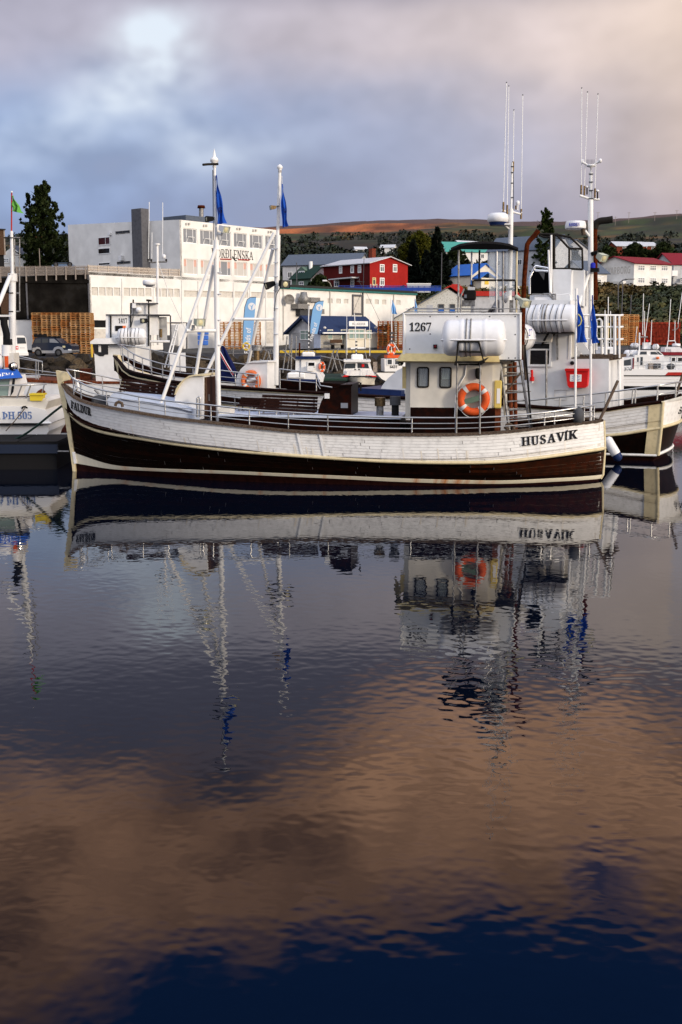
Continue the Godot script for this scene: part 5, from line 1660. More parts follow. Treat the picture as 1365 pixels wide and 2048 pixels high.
func near_rails(boat: Node3D, h: Hull) -> void:
	var top := [[147, 757.5], [162, 765], [179, 773], [213, 782], [248, 787], [278, 793], [330, 801], [422, 810.5], [499, 819], [577, 824.5], [656, 829.5], [780, 834.5], [912, 835.5], [1004, 833], [1090, 825], [1152.5, 816], [1189, 810.5]]
	var tp := edge_pipe(h, top, 0.06)
	tp.push_front(L(137, 745, 0.25)); tp.push_front(L(134, 739, 0.0))
	var rail := P("rail", MB.new().pipe(smooth(tp, 4), 0.020, 8), "steel")
	for f in [0.40, 0.76]:
		var lo := []
		for q in tp.slice(2):
			var y0 := h.yat(0, q.x) + 0.06
			lo.append(Vector3(q.x, lerpf(q.y, y0, f), q.z))
		P("lower_rail", MB.new().pipe(smooth(lo, 3), 0.012, 6), "steel", rail)
	for px in [148, 166, 213, 278, 348, 423, 499, 577, 606, 635, 658, 741, 824.5, 913, 1002, 1090, 1110, 1152, 1169, 1189]:
		var best := tp[2] as Vector3
		for i in range(2, tp.size() - 1):
			if top[i - 2][0] <= px and top[i - 1][0] >= px: best = (tp[i] as Vector3).lerp(tp[i + 1], (px - top[i - 2][0]) / (top[i - 1][0] - top[i - 2][0]))
		if px == 1189: best = tp[-1]
		P("stanchion", MB.new().rod(best, Vector3(best.x, h.yat(0, best.x) + 0.05, best.z), 0.016), "steel", rail)
	# the far side's rail
	var ft := edge_pipe(h, [[150, 741], [205, 752], [241, 760], [300, 771], [380, 783], [470, 795], [560, 803], [660, 808]], 0.06, -1.0)
	ft.push_front(L(134, 739, 0.0))
	var fr2 := P("rail", MB.new().pipe(smooth(ft, 3), 0.018, 7), "steel")
	for f in [0.45]:
		var lo := []
		for q in ft: lo.append(Vector3(q.x, lerpf(q.y, h.yat(0, q.x) + 0.06, f), q.z))
		P("lower_rail", MB.new().pipe(smooth(lo, 3), 0.012, 6), "steel", fr2)
	for i in range(1, ft.size()):
		P("stanchion", MB.new().rod(ft[i], Vector3(ft[i].x, h.yat(0, ft[i].x) + 0.05, ft[i].z), 0.014), "steel", fr2)

func bench(nm: String, label: String, pts: Array, z: float, depth: float) -> void:
	# pts: photograph corners of the back: top left, top right, foot left, foot right
	var tl := L(pts[0][0], pts[0][1], z); var tr := L(pts[1][0], pts[1][1], z)
	var fl := L(pts[2][0], pts[2][1], z); var frt := L(pts[3][0], pts[3][1], z)
	var t := thing(nm, label, "bench", FR * Transform3D(Basis(), fl))
	tl -= fl; tr -= fl; frt -= fl
	var back := Vector3(0, 0, -0.12)
	for k in 4:
		var f := k / 4.0
		var a := tl.lerp(Vector3.ZERO, f * 0.8) - back * f; var b := tr.lerp(frt, f * 0.8) - back * f
		var x := (b - a).normalized()
		P("slat", MB.new().box((a + b) / 2, Vector3((b - a).length(), 0.060, 0.03), Basis(x, Vector3.BACK.cross(x).normalized(), Vector3.BACK)), "bench_brown")
	for k in 4:
		var a := tl.lerp(Vector3.ZERO, 0.78) + Vector3(0, 0, 0.12 + k * depth / 4); var b := tr.lerp(frt, 0.78) + Vector3(0, 0, 0.12 + k * depth / 4)
		var x := (b - a).normalized()
		P("seat_slat", MB.new().box((a + b) / 2, Vector3((b - a).length(), 0.03, depth / 4 - 0.02), Basis(x, Vector3.BACK.cross(x).normalized(), Vector3.BACK)), "bench_brown")
	for k in 4:
		var f := 0.06 + k * 0.29
		var a := tl.lerp(tr, f); var b := Vector3.ZERO.lerp(frt, f)
		P("leg", MB.new().rod(a - back * 0.0 + Vector3(0, 0, -0.03), b + Vector3(0, -0.25, 0.06), 0.022, -1, 6), "steel")
		P("leg", MB.new().rod(b + Vector3(0, 0.05, depth), b + Vector3(0, -0.28, depth), 0.022, -1, 6), "steel")

func near_deck(boat: Node3D, h: Hull) -> void:
	var keep := FR
	# forward trunk, pale blue with a wooden edge, and its round port
	pr("deck_trunk", "pale_blue", [[214, 800], [226, 787], [300, 793], [352, 806], [400, 820], [398, 850], [340, 846], [222, 826]], 0.62, 1.24)
	tb("trunk_moulding", "deck_blue", [[243, 797, 0.65], [300, 804, 0.65], [352, 814, 0.65], [384, 822, 0.65]], 0.03)
	tb("vent_hoop", "cap_wood", [[231, 812, 1.05], [233, 806, 1.05], [238.5, 803.5, 1.05], [244, 806, 1.05], [246, 814, 1.05]], 0.035)
	# companionway with rounded front and brown door
	var arc := [[350, 830], [350, 800], [352.5, 785], [358, 772], [367, 761], [378, 754], [390, 752], [407, 752], [407, 838], [350, 838]]
	pr("companionway", "white_paint", arc, 0.55, 1.3)
	pr("companionway_roof", "cream", [[349, 790], [352, 778], [358, 769], [367, 758.5], [378, 751.5], [390, 749], [409, 748.5], [409, 752], [390, 752], [378, 754.5], [367, 761.5], [359, 772], [353, 784]], 0.62, 1.45)
	var dx := L(407, 800, 0.55).x; var dt := L(407, 755, 0.55).y; var db := L(407, 838, 0.55).y
	lb("door", "door_brown", Vector3(dx + 0.012, (dt + db) / 2, -0.12), Vector3(0.03, dt - db, 0.92))
	lb("door_frame", "plank_old", Vector3(dx + 0.02, (dt + db) / 2, 0.40), Vector3(0.05, dt - db, 0.10))
	lb("door_frame", "cream", Vector3(dx + 0.02, (dt + db) / 2, -0.66), Vector3(0.05, dt - db, 0.14))
	lb("door_handle", "steel", Vector3(dx + 0.05, (dt + db) / 2, 0.22), Vector3(0.03, 0.16, 0.03))
	bx("deck_box", "cabin_cream", [438, 816, 460, 844], 0.75, 0.5)
	tb("handrail", "steel", [[395, 834, 0.75], [395, 797, 0.75], [398, 793, 0.75], [401, 797, 0.75], [401, 834, 0.75]], 0.025)
	# mast with its two braces and crosspiece
	var mast := P("mast", MB.new().pipe(line([[437.5, 842, 0.0], [434.5, 640, 0.0], [433, 480, 0.0]]), 0.066, 12), "white_paint")
	tb("upper_mast", "white_paint", [[433, 485, 0.0], [430.5, 380, 0.0], [429.5, 333, 0.0]], 0.034, mast)
	P("mast_collar", MB.new().rod(L(433.3, 500, 0), L(433, 484, 0), 0.085, 0.055, 12), "white_paint", mast)
	P("finial", MB.new().lathe(L(429.4, 334, 0), Vector3.UP, [Vector2(0, -0.05), Vector2(0.05, 0), Vector2(0.03, 0.05), Vector2(0.10, 0.13), Vector2(0.09, 0.18), Vector2(0.035, 0.24), Vector2(0.03, 0.30), Vector2(0.0, 0.42)], 12), "white_paint", mast)
	tb("crosstree", "frame_black", [[406.5, 329.5, 0.25], [416, 328.5, 0.12], [437, 328, 0]], 0.028, mast)
	tb("brace", "white_paint", [[431, 500, 0.1], [322, 808, 0.6]], 0.045, mast)
	tb("brace", "white_paint", [[428, 530, -0.1], [390.5, 758, -0.75]], 0.045, mast)
	tb("crosspiece", "white_paint", [[373, 661, 0.45], [436, 661.5, 0.0]], 0.042, mast)
	for py in [545, 588, 640, 690]: tb("mast_step", "white_paint", [[436, py, 0.05], [443, py, 0.08]], 0.015, mast)
	tb("stay_cable", "dark_grey", [[426, 340, 0.02], [427.5, 480, 0.05]], 0.010, mast)
	flood("mast_lamp", "black", L(420.5, 438, 0.1), Vector3(-0.9, -0.1, 0.5), 0.16, mast)
	flood("mast_lamp", "white_paint", L(447, 457, 0.1), Vector3(0.8, -0.35, 0.5), 0.19, mast)
	tb("lamp_arm", "white_paint", [[437, 467, 0], [443, 470, 0.02], [446, 462, 0.06]], 0.03, mast)
	flood("search_light", "horn_beige", L(397, 643.5, 0.42), Vector3(0.85, -0.2, 0.8), 0.21, mast)
	tb("lamp_foot", "galvanised", [[387, 660, 0.42], [387, 650, 0.42]], 0.04, mast)
	# low hatch coaming amidships with its pale top
	pr("hatch_coaming", "dark_brown", [[438, 832], [800, 838], [800, 872], [438, 850]], 0.85, 1.7)
	pr("hatch_top", "pale_blue", [[436, 829], [802, 835], [802, 838.5], [436, 832.5]], 0.92, 1.85)
	# engine casing: dark brown box with a rounded front
	pr("engine_casing", "dark_brown", [[634, 850], [637, 820], [644, 800], [655, 785], [668, 776], [682, 772], [703, 771], [703, 850]], 0.62, 1.25)
	pr("casing_roof", "dark_brown", [[666, 775.5], [681, 769.5], [705, 768.5], [705, 772], [682, 773]], 0.68, 1.4)
	bx("casing_lamp", "white_paint", [649.5, 787, 659, 797], 0.68, 0.08)
	bx("casing_latch", "steel", [682, 806, 696, 816], 0.65, 0.05)
	tb("casing_rod", "frame_black", [[722, 782, 0.5], [722, 765, 0.5]], 0.02)
	# two exhaust vents
	for e in [[760.5, 829, 812, 800], [791, 829, 810, 797]]:
		P("vent_pipe", MB.new().rod(L(e[0], e[1] + 8, 0.3), L(e[0], e[2], 0.3), 0.085, -1, 14), "galvanised" if e[0] < 780 else "rubber")
		P("vent_cap", MB.new().lathe(L(e[0], e[2], 0.3), Vector3.UP, [Vector2(0.085, 0), Vector2(0.125, 0.0), Vector2(0.125, 0.19), Vector2(0.115, 0.2), Vector2(0, 0.2)], 16, true), "brass" if e[0] < 780 else "dark_grey")
	tb("anchor_stock", "galvanised", [[190, 779, 0.3], [200, 790, 0.3], [213, 795, 0.2]], 0.03)
	tb("mooring_rope", "white_trim", [[147, 757, 0.2], [155, 764, 0.25], [157, 774, 0.3], [152, 780, 0.3], [149, 772, 0.25]], 0.035)
	P("windlass", MB.new().cbox(L(205, 803, 0.2), Vector3(0.4, 0.3, 0.5), 0.08), "dark_grey")
	# stays at the stern
	tb("stern_gantry", "cap_wood", [[1200, 840, 0.1], [1236, 762, -0.4]], 0.035)
	P("fender_ring", MB.new().pipe([L(1018, 860, 1.4), L(1011, 855, 1.4), L(1014, 850, 1.4), L(1021, 849, 1.4), L(1027, 853, 1.4), L(1028, 860, 1.4)], 0.04, 8), "cap_wood")
	P("rope_coil", MB.new().ball(L(1157, 832, 0.8), Vector3(0.13, 0.22, 0.13), 10), "dark_grey")
	tb("rope_hoop", "black", [[1078, 848, 0.9], [1082, 842, 0.9], [1088, 842, 0.9], [1091, 848, 0.9]], 0.03)
	CUR = boat; FR = keep
	bench("deck_bench", "brown slatted bench on the near boat's foredeck beside the mast brace", [[244, 760], [354, 770], [240, 790], [350, 806]], -0.35, 0.4)
	CUR = boat; FR = keep
	bench("deck_bench", "long brown slatted bench amidships on the near boat, left of the brown casing", [[525, 792], [636, 796], [519, 822], [636, 829]], 0.25, 0.4)
	CUR = boat; FR = keep
	bench("deck_bench", "dark slatted bench behind the long midship bench of the near boat", [[482, 797], [560, 800], [480, 812], [560, 818]], -0.7, 0.35)
	CUR = boat; FR = keep

func near_wheelhouse(boat: Node3D) -> void:
	var keep := FR
	var z := 1.20
	# cream house over a dark brown base
	var hq := rect([821, 712, 985, 838], z)
	var wr := [rect([836, 735.5, 857, 773.5], z), rect([881, 735.5, 902, 774.5], z)]
	var house := P("house", wall_holes(hq, wr, z, 0.05), "cabin_cream")
	var hc := Vector3((hq[0].x + hq[1].x) / 2, (hq[0].y + hq[1].y) / 2, z - 1.2)
	for sd in [-1.0, 1.0]: lb("house_side", "cabin_cream", Vector3(hc.x + sd * ((hq[1].x - hq[0].x) / 2 - 0.02), hc.y, hc.z), Vector3(0.04, hq[1].y - hq[0].y, 2.39), house)
	lb("house_back", "cabin_cream", Vector3(hc.x, hc.y, z - 2.38), Vector3(hq[1].x - hq[0].x - 0.1, hq[1].y - hq[0].y, 0.04), house)
	lb("cabin_floor", "dark_brown", Vector3(hc.x, hq[0].y + 0.1, hc.z), Vector3(hq[1].x - hq[0].x - 0.1, 0.04, 2.3), house)
	lb("bunk_partition", "bench_brown", Vector3(hc.x, hc.y, z - 0.9), Vector3(hq[1].x - hq[0].x - 0.12, hq[1].y - hq[0].y - 0.1, 0.03), house)
	bx("house_base", "dark_brown", [821, 815.5, 990, 890], z + 0.02, 2.44)
	pr("house_corner", "cabin_cream", [[811, 716], [822, 716], [822, 836], [811, 838]], z - 0.25, 1.9)
	pr("corner_window", "yellow_cream", [[805, 733], [812.5, 733], [812.5, 777], [805, 777]], z - 0.24, 0.1)
	for r in [[834, 733.5, 859, 775.5], [879, 733.5, 904, 776.5]]:
		var q := rect(r, z)
		var m := MB.new()
		var rr := 0.06
		var op := PackedVector2Array(); var ip := PackedVector2Array()
		for k in 16:
			var a := TAU * (k + 0.5) / 16
			var cx: float = (q[1].x - rr) if cos(a) > 0 else (q[0].x + rr)
			var cy: float = (q[1].y - rr) if sin(a) > 0 else (q[0].y + rr)
			op.push_back(Vector2(cx + cos(a) * rr, cy + sin(a) * rr))
			ip.push_back(Vector2(cx + cos(a) * (rr - 0.035), cy + sin(a) * (rr - 0.035)))
		for k in 16:
			var k2 := (k + 1) % 16
			m.quad(Vector3(op[k].x, op[k].y, z + 0.025), Vector3(op[k2].x, op[k2].y, z + 0.025), Vector3(ip[k2].x, ip[k2].y, z + 0.025), Vector3(ip[k].x, ip[k].y, z + 0.025), Vector3(0, 0, 1))
			m.quad(Vector3(op[k].x, op[k].y, z + 0.025), Vector3(op[k2].x, op[k2].y, z + 0.025), Vector3(op[k2].x, op[k2].y, z), Vector3(op[k].x, op[k].y, z), Vector3((op[k].x + op[k2].x) / 2 - (q[0].x + q[1].x) / 2, (op[k].y + op[k2].y) / 2 - (q[0].y + q[1].y) / 2, 0).normalized())
			m.quad(Vector3(ip[k].x, ip[k].y, z + 0.025), Vector3(ip[k2].x, ip[k2].y, z + 0.025), Vector3(ip[k2].x, ip[k2].y, z), Vector3(ip[k].x, ip[k].y, z), Vector3((q[0].x + q[1].x) / 2 - ip[k].x, (q[0].y + q[1].y) / 2 - ip[k].y, 0).normalized())
		var o := P("window", m, "frame_black")
		P("pane", MB.new().prism(ip, z + 0.008, 0.004), "clear_glass", o)
		# what is seen behind the pane: a half drawn curtain
		var cf := []
		for i in 2:
			var row := []
			for j in 13: row.append(Vector3(lerpf(q[0].x, q[1].x, 0.22 + j * (0.052 if r[0] < 860 else 0.06)), lerpf(q[0].y, q[1].y, (1.0 - i) if r[0] < 860 else lerpf(1.0, 0.42, i)), z - 0.10 + 0.02 * sin(j * 1.7)))
			cf.append(row)
		P("curtain", MB.new().sheet(cf), "window_grey" if r[0] < 860 else "window_green", o)
	# slanted visor under the upper box
	var vz := [[795, 721, 1.52], [1000, 724, 1.52], [996, 706, 1.26], [808, 704, 1.26]]
	var vm := MB.new()
	vm.quad(L(796, 722, 1.55), L(1000, 724, 1.55), L(997, 705, 1.22), L(808, 703, 1.22), Vector3(0, 0.6, 0.8))
	vm.quad(L(796, 722, 1.55), L(1000, 724, 1.55), L(1000, 727, 1.15), L(800, 725, 1.15), Vector3(0, -1, 0.0))
	vm.quad(L(796, 722, 1.55), L(808, 703, 1.22), L(806, 703, -1.3), L(792, 722, -1.3), Vector3(-0.8, 0.5, 0))
	vm.quad(L(1000, 724, 1.55), L(997, 705, 1.22), L(997, 705, -1.2), L(1000, 724, -1.3), Vector3(1, 0.2, 0))
	P("visor", vm, "yellow_cream")
	flood("visor_lamp", "black", L(803, 726, 1.2), Vector3(-0.5, -0.5, 0.7), 0.09)
	# the white upper box: four sides, panel screws, number
	var bz := 1.28
	bx("upper_box", "cabin_white", [808, 628, 1041, 719], bz, 0.06)
	bx("upper_box_back", "cabin_white", [812, 632, 1041, 719], -1.25, 0.06)
	var q := rect([808, 628, 1041, 719], bz)
	lb("upper_box_side", "cabin_white", Vector3(q[0].x + 0.03, (q[0].y + q[1].y) / 2, 0.0), Vector3(0.06, q[1].y - q[0].y, 2.5))
	lb("upper_box_side", "cabin_white", Vector3(q[1].x - 0.03, (q[0].y + q[1].y) / 2, 0.0), Vector3(0.06, q[1].y - q[0].y, 2.5))
	lb("upper_deck", "cap_wood", Vector3((q[0].x + q[1].x) / 2, q[0].y + 0.1, 0), Vector3(q[1].x - q[0].x - 0.1, 0.08, 2.5))
	lb("box_rim", "white_paint", Vector3((q[0].x + q[1].x) / 2, q[1].y + 0.012, bz - 0.02), Vector3(q[1].x - q[0].x + 0.04, 0.03, 0.12))
	tb("corner_trim", "white_paint", [[808.5, 627, bz + 0.01], [808.5, 719, bz + 0.01]], 0.03)
	tb("corner_trim", "white_paint", [[1041, 627, bz + 0.01], [1041, 719, bz + 0.01]], 0.03)
	for e in [[861, 633], [915, 633], [980, 633], [1031, 633], [861, 668], [1031, 669], [820, 698], [1018, 716], [1031, 716]]:
		P("panel_screw", MB.new().lathe(L(e[0], e[1], bz), Vector3.BACK, [Vector2(0.016, 0), Vector2(0.012, 0.01), Vector2(0, 0.012)], 8), "chimney_grey")
	lettering("1267", "ink", [819.5, 645, 863, 662.5], bz + 0.004)
	bx("side_light", "black", [867, 689, 874.5, 697], bz + 0.06, 0.1)
	P("side_light_lens", MB.new().ball(L(871, 693, bz + 0.065), Vector3(0.025, 0.03, 0.02), 8), "wine_roof")
	# rail wires above the box
	for e in [[812, 618], [812, 623]]: tb("rail_wire", "steel", [[e[0], e[1], -1.2], [1040, e[1] + 1, -1.2]], 0.010)
	tb("top_rail", "galvanised", [[820, 616.5, 1.2], [1036, 617.5, 1.2]], 0.010)
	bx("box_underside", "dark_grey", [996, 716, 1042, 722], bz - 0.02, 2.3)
	# cables, bulkhead lamp, yellow case of papers
	tb("cable", "white_trim", [[933, 728, z + 0.02], [931, 750, z + 0.02], [918, 772, z + 0.02], [912, 790, z + 0.02], [910, 835, z + 0.02]], 0.014)
	P("bulkhead_lamp", MB.new().lathe(L(957, 748, z + 0.07), Vector3.DOWN, [Vector2(0.04, -0.13), Vector2(0.065, -0.1), Vector2(0.07, 0.0), Vector2(0.055, 0.09), Vector2(0.0, 0.12)], 12), "frame_black")
	bx("poster_case", "gold_case", [989, 761, 1003.5, 817], z - 0.05, 0.12, null, 0.02)
	bx("poster_sheet", "white_trim", [994, 777, 1001, 807], z - 0.042, 0.01)
	pr("side_wing", "cabin_cream", [[985, 727], [1003, 727], [999, 765], [991, 820], [985, 838]], z - 0.1, 1.9)
	bx("wing_base", "plank_rust", [988, 818, 1002, 866], z - 0.06, 0.3)
	for r in [[992, 838, 1000, 862], [1002, 836, 1017, 862]]: bx("deck_locker", "cabin_white", r, 0.75, 0.4)
	# ladder up to the box
	for e in [[1001, 725, 1020, 868], [1040, 722, 1063, 866]]: tb("ladder_side", "galvanised", [[e[0], e[1], 0.95], [e[2], e[3], 1.25]], 0.032)
	for k in 8:
		var f := (k + 0.6) / 8.4
		tb("ladder_rung", "galvanised", [[lerpf(1001, 1020, f), lerpf(725, 868, f), lerpf(0.95, 1.25, f)], [lerpf(1040, 1063, f), lerpf(722, 866, f), lerpf(0.95, 1.25, f)]], 0.018)
	tb("ladder_strut", "cap_wood", [[1002, 797, 1.1], [1045, 742, 1.0]], 0.022)
	tb("black_cable", "rubber", [[1050, 690, 0.9], [1056, 760, 1.1], [1064, 862, 1.3]], 0.022)
	for e in [[1010, 729, 862], [1030, 724, 862], [1021, 728, 840]]: tb("pipe_run", "cabin_cream" if e[0] < 1015 else "plank_rust", [[e[0], e[1], 0.2], [e[0] + 2, e[2], 0.2]], 0.045)
	for k in 3: tb("side_rail", "galvanised", [[1012, 745 + k * 36, 0.4], [1062, 747 + k * 36, 0.2]], 0.014)
	# raft cradle with its two legs down to the rail
	var cr := P("raft_cradle", MB.new().pipe(line([[917, 683, 2.36], [958, 683, 2.36], [968, 724, 2.20], [913, 724, 2.20], [917, 683, 2.36]]), 0.026, 6), "frame_black")
	P("cradle_arm", MB.new().pipe(line([[913, 724, 2.2], [911, 729, 1.6], [960, 729, 1.6], [968, 724, 2.2]]), 0.03, 6), "frame_black", cr)
	P("cradle_arm", MB.new().pipe(line([[922, 712, 1.85], [950, 708, 1.3], [982, 714, 1.3], [958, 727, 1.7]]), 0.026, 6), "frame_black", cr)
	P("cradle_bar", MB.new().pipe(line([[919, 703, 2.3], [963, 704, 2.3]]), 0.024, 6), "frame_black", cr)
	for e in [[915, 868], [961, 868]]: P("cradle_leg", MB.new().pipe(line([[e[0], 727, 1.78], [e[0] - (2 if e[0] < 930 else 1), e[1], 1.78]]), 0.020, 7), "galvanised", cr)
	# radar mast
	var mm := P("radar_mast", MB.new().pipe(line([[1018, 640, -0.2], [1021, 520, -0.2], [1022.5, 418, -0.2]]), 0.055, 12), "white_paint")
	tb("topmast", "white_paint", [[1022.5, 420, -0.2], [1025, 325, -0.2]], 0.026, mm)
	tb("topmast_cable", "dark_grey", [[1028, 420, -0.2], [1027, 325, -0.2]], 0.008, mm)
	for py in [333, 345, 366, 395]: tb("mast_band", "dark_grey", [[1022, py, -0.17], [1028, py, -0.17]], 0.012, mm)
	P("radar", MB.new().lathe(L(996, 447, -0.1), Vector3.UP, [Vector2(0, -0.05), Vector2(0.17, -0.04), Vector2(0.20, 0.03), Vector2(0.235, 0.05), Vector2(0.24, 0.12), Vector2(0.225, 0.19), Vector2(0.17, 0.225), Vector2(0, 0.235)], 24), "raft_white", mm)
	P("radar_band", MB.new().lathe(L(996, 447, -0.1), Vector3.UP, [Vector2(0.175, -0.045), Vector2(0.206, 0.028), Vector2(0.19, 0.03)], 24), "navy", mm)
	bx("radar_shelf", "white_paint", [985, 446.5, 1022, 449.5], 0.0, 0.25, mm)
	tb("shelf_strut", "white_paint", [[1009, 450, -0.1], [1020, 459, -0.18]], 0.02, mm)
	tb("yard", "white_paint", [[1004, 420, -0.1], [1017, 424.5, -0.2], [1028, 424.5, -0.2], [1041, 428, -0.3], [1044, 424, -0.3]], 0.024, mm)
	for e in [[1007.5, 404, 1013.5, 165, 0.0085, -0.1], [1015, 410, 1018, 172, 0.0085, -0.15], [1027, 323, 1028.2, 220, 0.0085, -0.2], [1043, 418, 1046, 190, 0.0085, -0.3]]:
		var w := tb("whip_aerial", "white_trim", [[e[0], e[1], e[5]], [e[2], e[3], e[5]]], e[4], mm)
		P("aerial_tip", MB.new().ball(L(e[2], e[3], e[5]), Vector3.ONE * 0.016, 6), "dark_grey", mm)
		P("aerial_base", MB.new().rod(L(e[0], e[1], e[5]), L(e[0] - 0.5, e[1] + 20, e[5]), 0.022), "brass", mm)
	P("satellite_dome", MB.new().lathe(L(1035.5, 421, -0.25), Vector3.UP, [Vector2(0.02, 0), Vector2(0.02, 0.12), Vector2(0.045, 0.13), Vector2(0.045, 0.19), Vector2(0.03, 0.215), Vector2(0, 0.22)], 12), "raft_white", mm)
	tb("yard_post", "brass", [[1032, 419, -0.25], [1032, 411, -0.25]], 0.018, mm)
	# black canopy on posts over the bridge, with clear side curtains
	var cn := MB.new()
	var rows := []
	for i in 5:
		var row := []
		for j in 9:
			var f := j / 8.0
			var zz := lerpf(1.0, -1.15, i / 4.0)
			var arch := sin(PI * f) * 0.5 + 0.5
			var p := L(lerpf(902, 1037, f), 500.0 - 13.0 * pow(sin(PI * clampf(f, 0.0, 1.0)), 0.55), zz)
			row.append(p + Vector3(0, 0.05 * sin(PI * i / 4.0), 0))
		rows.append(row)
	cn.sheet(rows)
	var low := []
	for r in rows:
		var lr := []
		for j in 9: lr.append(r[j] + Vector3(0, -0.03 - 0.10 * sin(PI * j / 8.0), 0))
		low.append(lr)
	cn.sheet(low)
	for i in [0, 4]:
		for j in 8: cn.quad(rows[i][j], rows[i][j + 1], low[i][j + 1], low[i][j])
	P("canopy", cn, "canvas_black")
	for e in [[918, 500, 628, 0.95, "galvanised"], [959.5, 500, 562, -0.6, "frame_black"], [994, 502, 618, 0.9, "steel"], [1007, 502, 640, 0.9, "galvanised"], [1034, 502, 640, 0.9, "cream"], [944, 503, 560, -1.0, "steel"]]:
		tb("canopy_post", e[4], [[e[0], e[1], e[3]], [e[0] - 1, e[2], e[3]]], 0.022)
	for e in [[979, 1009, 504, 600], [1012, 1034, 502, 592]]:
		pr("clear_curtain", "dull_film", [[e[0], e[2]], [e[1], e[2]], [e[1], e[3]], [e[0], e[3]]], 0.9, 0.004)
	tb("bridge_rail", "frame_black", [[946, 574, 0.9], [946, 563, 0.9], [950, 560.5, 0.9], [1030, 560.5, 0.9], [1032, 566, 0.9], [1032, 600, 0.9]], 0.022)
	# instruments and a tarpaulin behind the box
	bx("console", "frame_black", [927, 580, 952, 600], 0.5, 0.4, null, 0.03)
	bx("console_screen", "window_grey", [929, 589, 934, 596], 0.52, 0.02)
	bx("console_bracket", "galvanised", [922, 600, 950, 612], 0.45, 0.3)
	tb("console_rail", "galvanised", [[922, 628, 0.6], [923, 590, 0.6], [929, 578, 0.6]], 0.02)
	bx("instrument_box", "cabin_white", [936, 574, 950, 580], 0.4, 0.3)
	var tr := []
	rng.seed = 31
	for i in 8:
		var row := []
		for j in 12:
			var f := j / 11.0; var g := i / 7.0
			var px := lerpf(lerpf(944, 990, g), lerpf(1000, 999, g), f)
			var py := lerpf(628, lerpf(620, 574, smoothstep(0.2, 0.9, f)), g)
			row.append(L(px, py, 0.3 + 0.16 * sin(f * 17.0 + g * 2.0) - 0.25 * absf(f - 0.5)))
		tr.append(row)
	P("tarpaulin", MB.new().sheet(tr), "tarp")
	bx("bridge_panel", "cabin_white", [1005, 590, 1018, 628], 0.2, 0.5)
	P("life_sling", MB.new().ball(L(1012, 595, 0.5), Vector3(0.06, 0.13, 0.05), 8), "raft_white")
	bx("wire_rack", "galvanised", [1019, 600, 1027, 628], 0.5, 0.06)
	tb("bridge_gun", "frame_black", [[1010, 580, 0.5], [1028, 577, 0.5]], 0.03)
	# rusty exhaust with its slanted end and the beige lamp
	var ex := P("exhaust_pipe", MB.new().pipe(line([[1044, 720, 0.75], [1049, 560, 0.75], [1053.5, 500, 0.75], [1055, 489, 0.75], [1060, 481, 0.75], [1075, 465, 0.75]]), 0.052, 12), "rust")
	P("exhaust_lip", MB.new().pipe(line([[1071, 469, 0.75], [1077.5, 461, 0.75]]), 0.056, 12), "rust", ex)
	flood("bridge_lamp", "horn_beige", L(1048, 604, 1.1), Vector3(0.55, -0.45, 0.8), 0.20)
	P("lamp_arm", MB.new().pipe(line([[1032, 592, 1.0], [1042, 600, 1.05]]), 0.05, 6), "horn_beige")
	tb("grey_mast_pipe", "cap_wood", [[1047, 690, 0.9], [1052, 760, 1.0]], 0.03)
	# things carried by the boat
	var bas := Basis(Vector3.UP, deg_to_rad(0.0))
	var rc := L(948, 675.5, 1.95)
	life_raft("big white life raft canister in a black cradle on the near boat's side", keep * Transform3D(Basis(), rc), 1.36, 0.385, 0)
	P("raft_mark", MB.new().prism(PackedVector2Array([Vector2(-0.045, 0.04), Vector2(0.045, 0.04), Vector2(0, -0.06)]), 0.0, 0.004), "ink").transform = Transform3D(Basis(Vector3.UP, 1.15), Vector3(0.62, 0.03, 0.30))
	FR = keep; CUR = boat
	rc = L(1033, 675, 0.1)
	life_raft("white life raft seen end on, right of the number box and rusty pipe", keep * Transform3D(Basis(Vector3.UP, deg_to_rad(60)), rc), 1.0, 0.31, 0)
	FR = keep; CUR = boat
	lettering("27", "deep_blue_ink", [1058, 658, 1064, 672], 0.75)
	lifebuoy("bright orange lifebuoy with grey tape hung on the near boat's cream cabin", keep * Transform3D(Basis(), L(947.5, 798.5, 1.32)), 0.365, "orange")
	FR = keep; CUR = boat
	pr("buoy_lamp", "wall_green", [[926, 800], [960, 790], [963, 800], [945, 806], [930, 808]], 1.36, 0.08)
	# blue flags on the white poles at the stern, and on the masts
	for e in [[1150.5, 850, 1153, 577, 0.45], [1182, 842, 1181.5, 577, 0.35]]:
		tb("flag_pole", "white_paint", [[e[0], e[1], e[4]], [e[2], e[3], e[4]]], 0.028)
		for py in [600, 640, 690]: tb("pole_clip", "steel", [[e[2] - 0.5, py, e[4]], [e[2] + 2, py, e[4] + 0.03]], 0.012)
	flag("blue flag with gold ring hanging from the left stern pole of the near boat", keep * L(1154.5, 590, 0.45), 1.05, 0.03, 0.26, "flag_blue", 2, Vector3(1, 0, 0.1).normalized())
	P("emblem", MB.new().pipe([Vector3(0.03, -0.42, 0.06), Vector3(0.08, -0.48, 0.09), Vector3(0.10, -0.56, 0.10), Vector3(0.08, -0.64, 0.09), Vector3(0.04, -0.68, 0.06)], 0.014, 5), "flag_gold")
	FR = keep; CUR = boat
	flag("blue flag with torn edge hanging from the right stern pole of the near boat", keep * L(1183.5, 590, 0.35), 1.08, 0.03, 0.22, "flag_blue", 5, Vector3(1, 0, -0.1).normalized())
	FR = keep; CUR = boat
	flag("blue flag hanging limp at the top of the near boat's mast", keep * L(432, 350, 0.05), 1.12, 0.02, 0.23, "flag_blue", 9, Vector3(1, 0, 0.15).normalized())
	flag_letter()
	FR = keep; CUR = boat

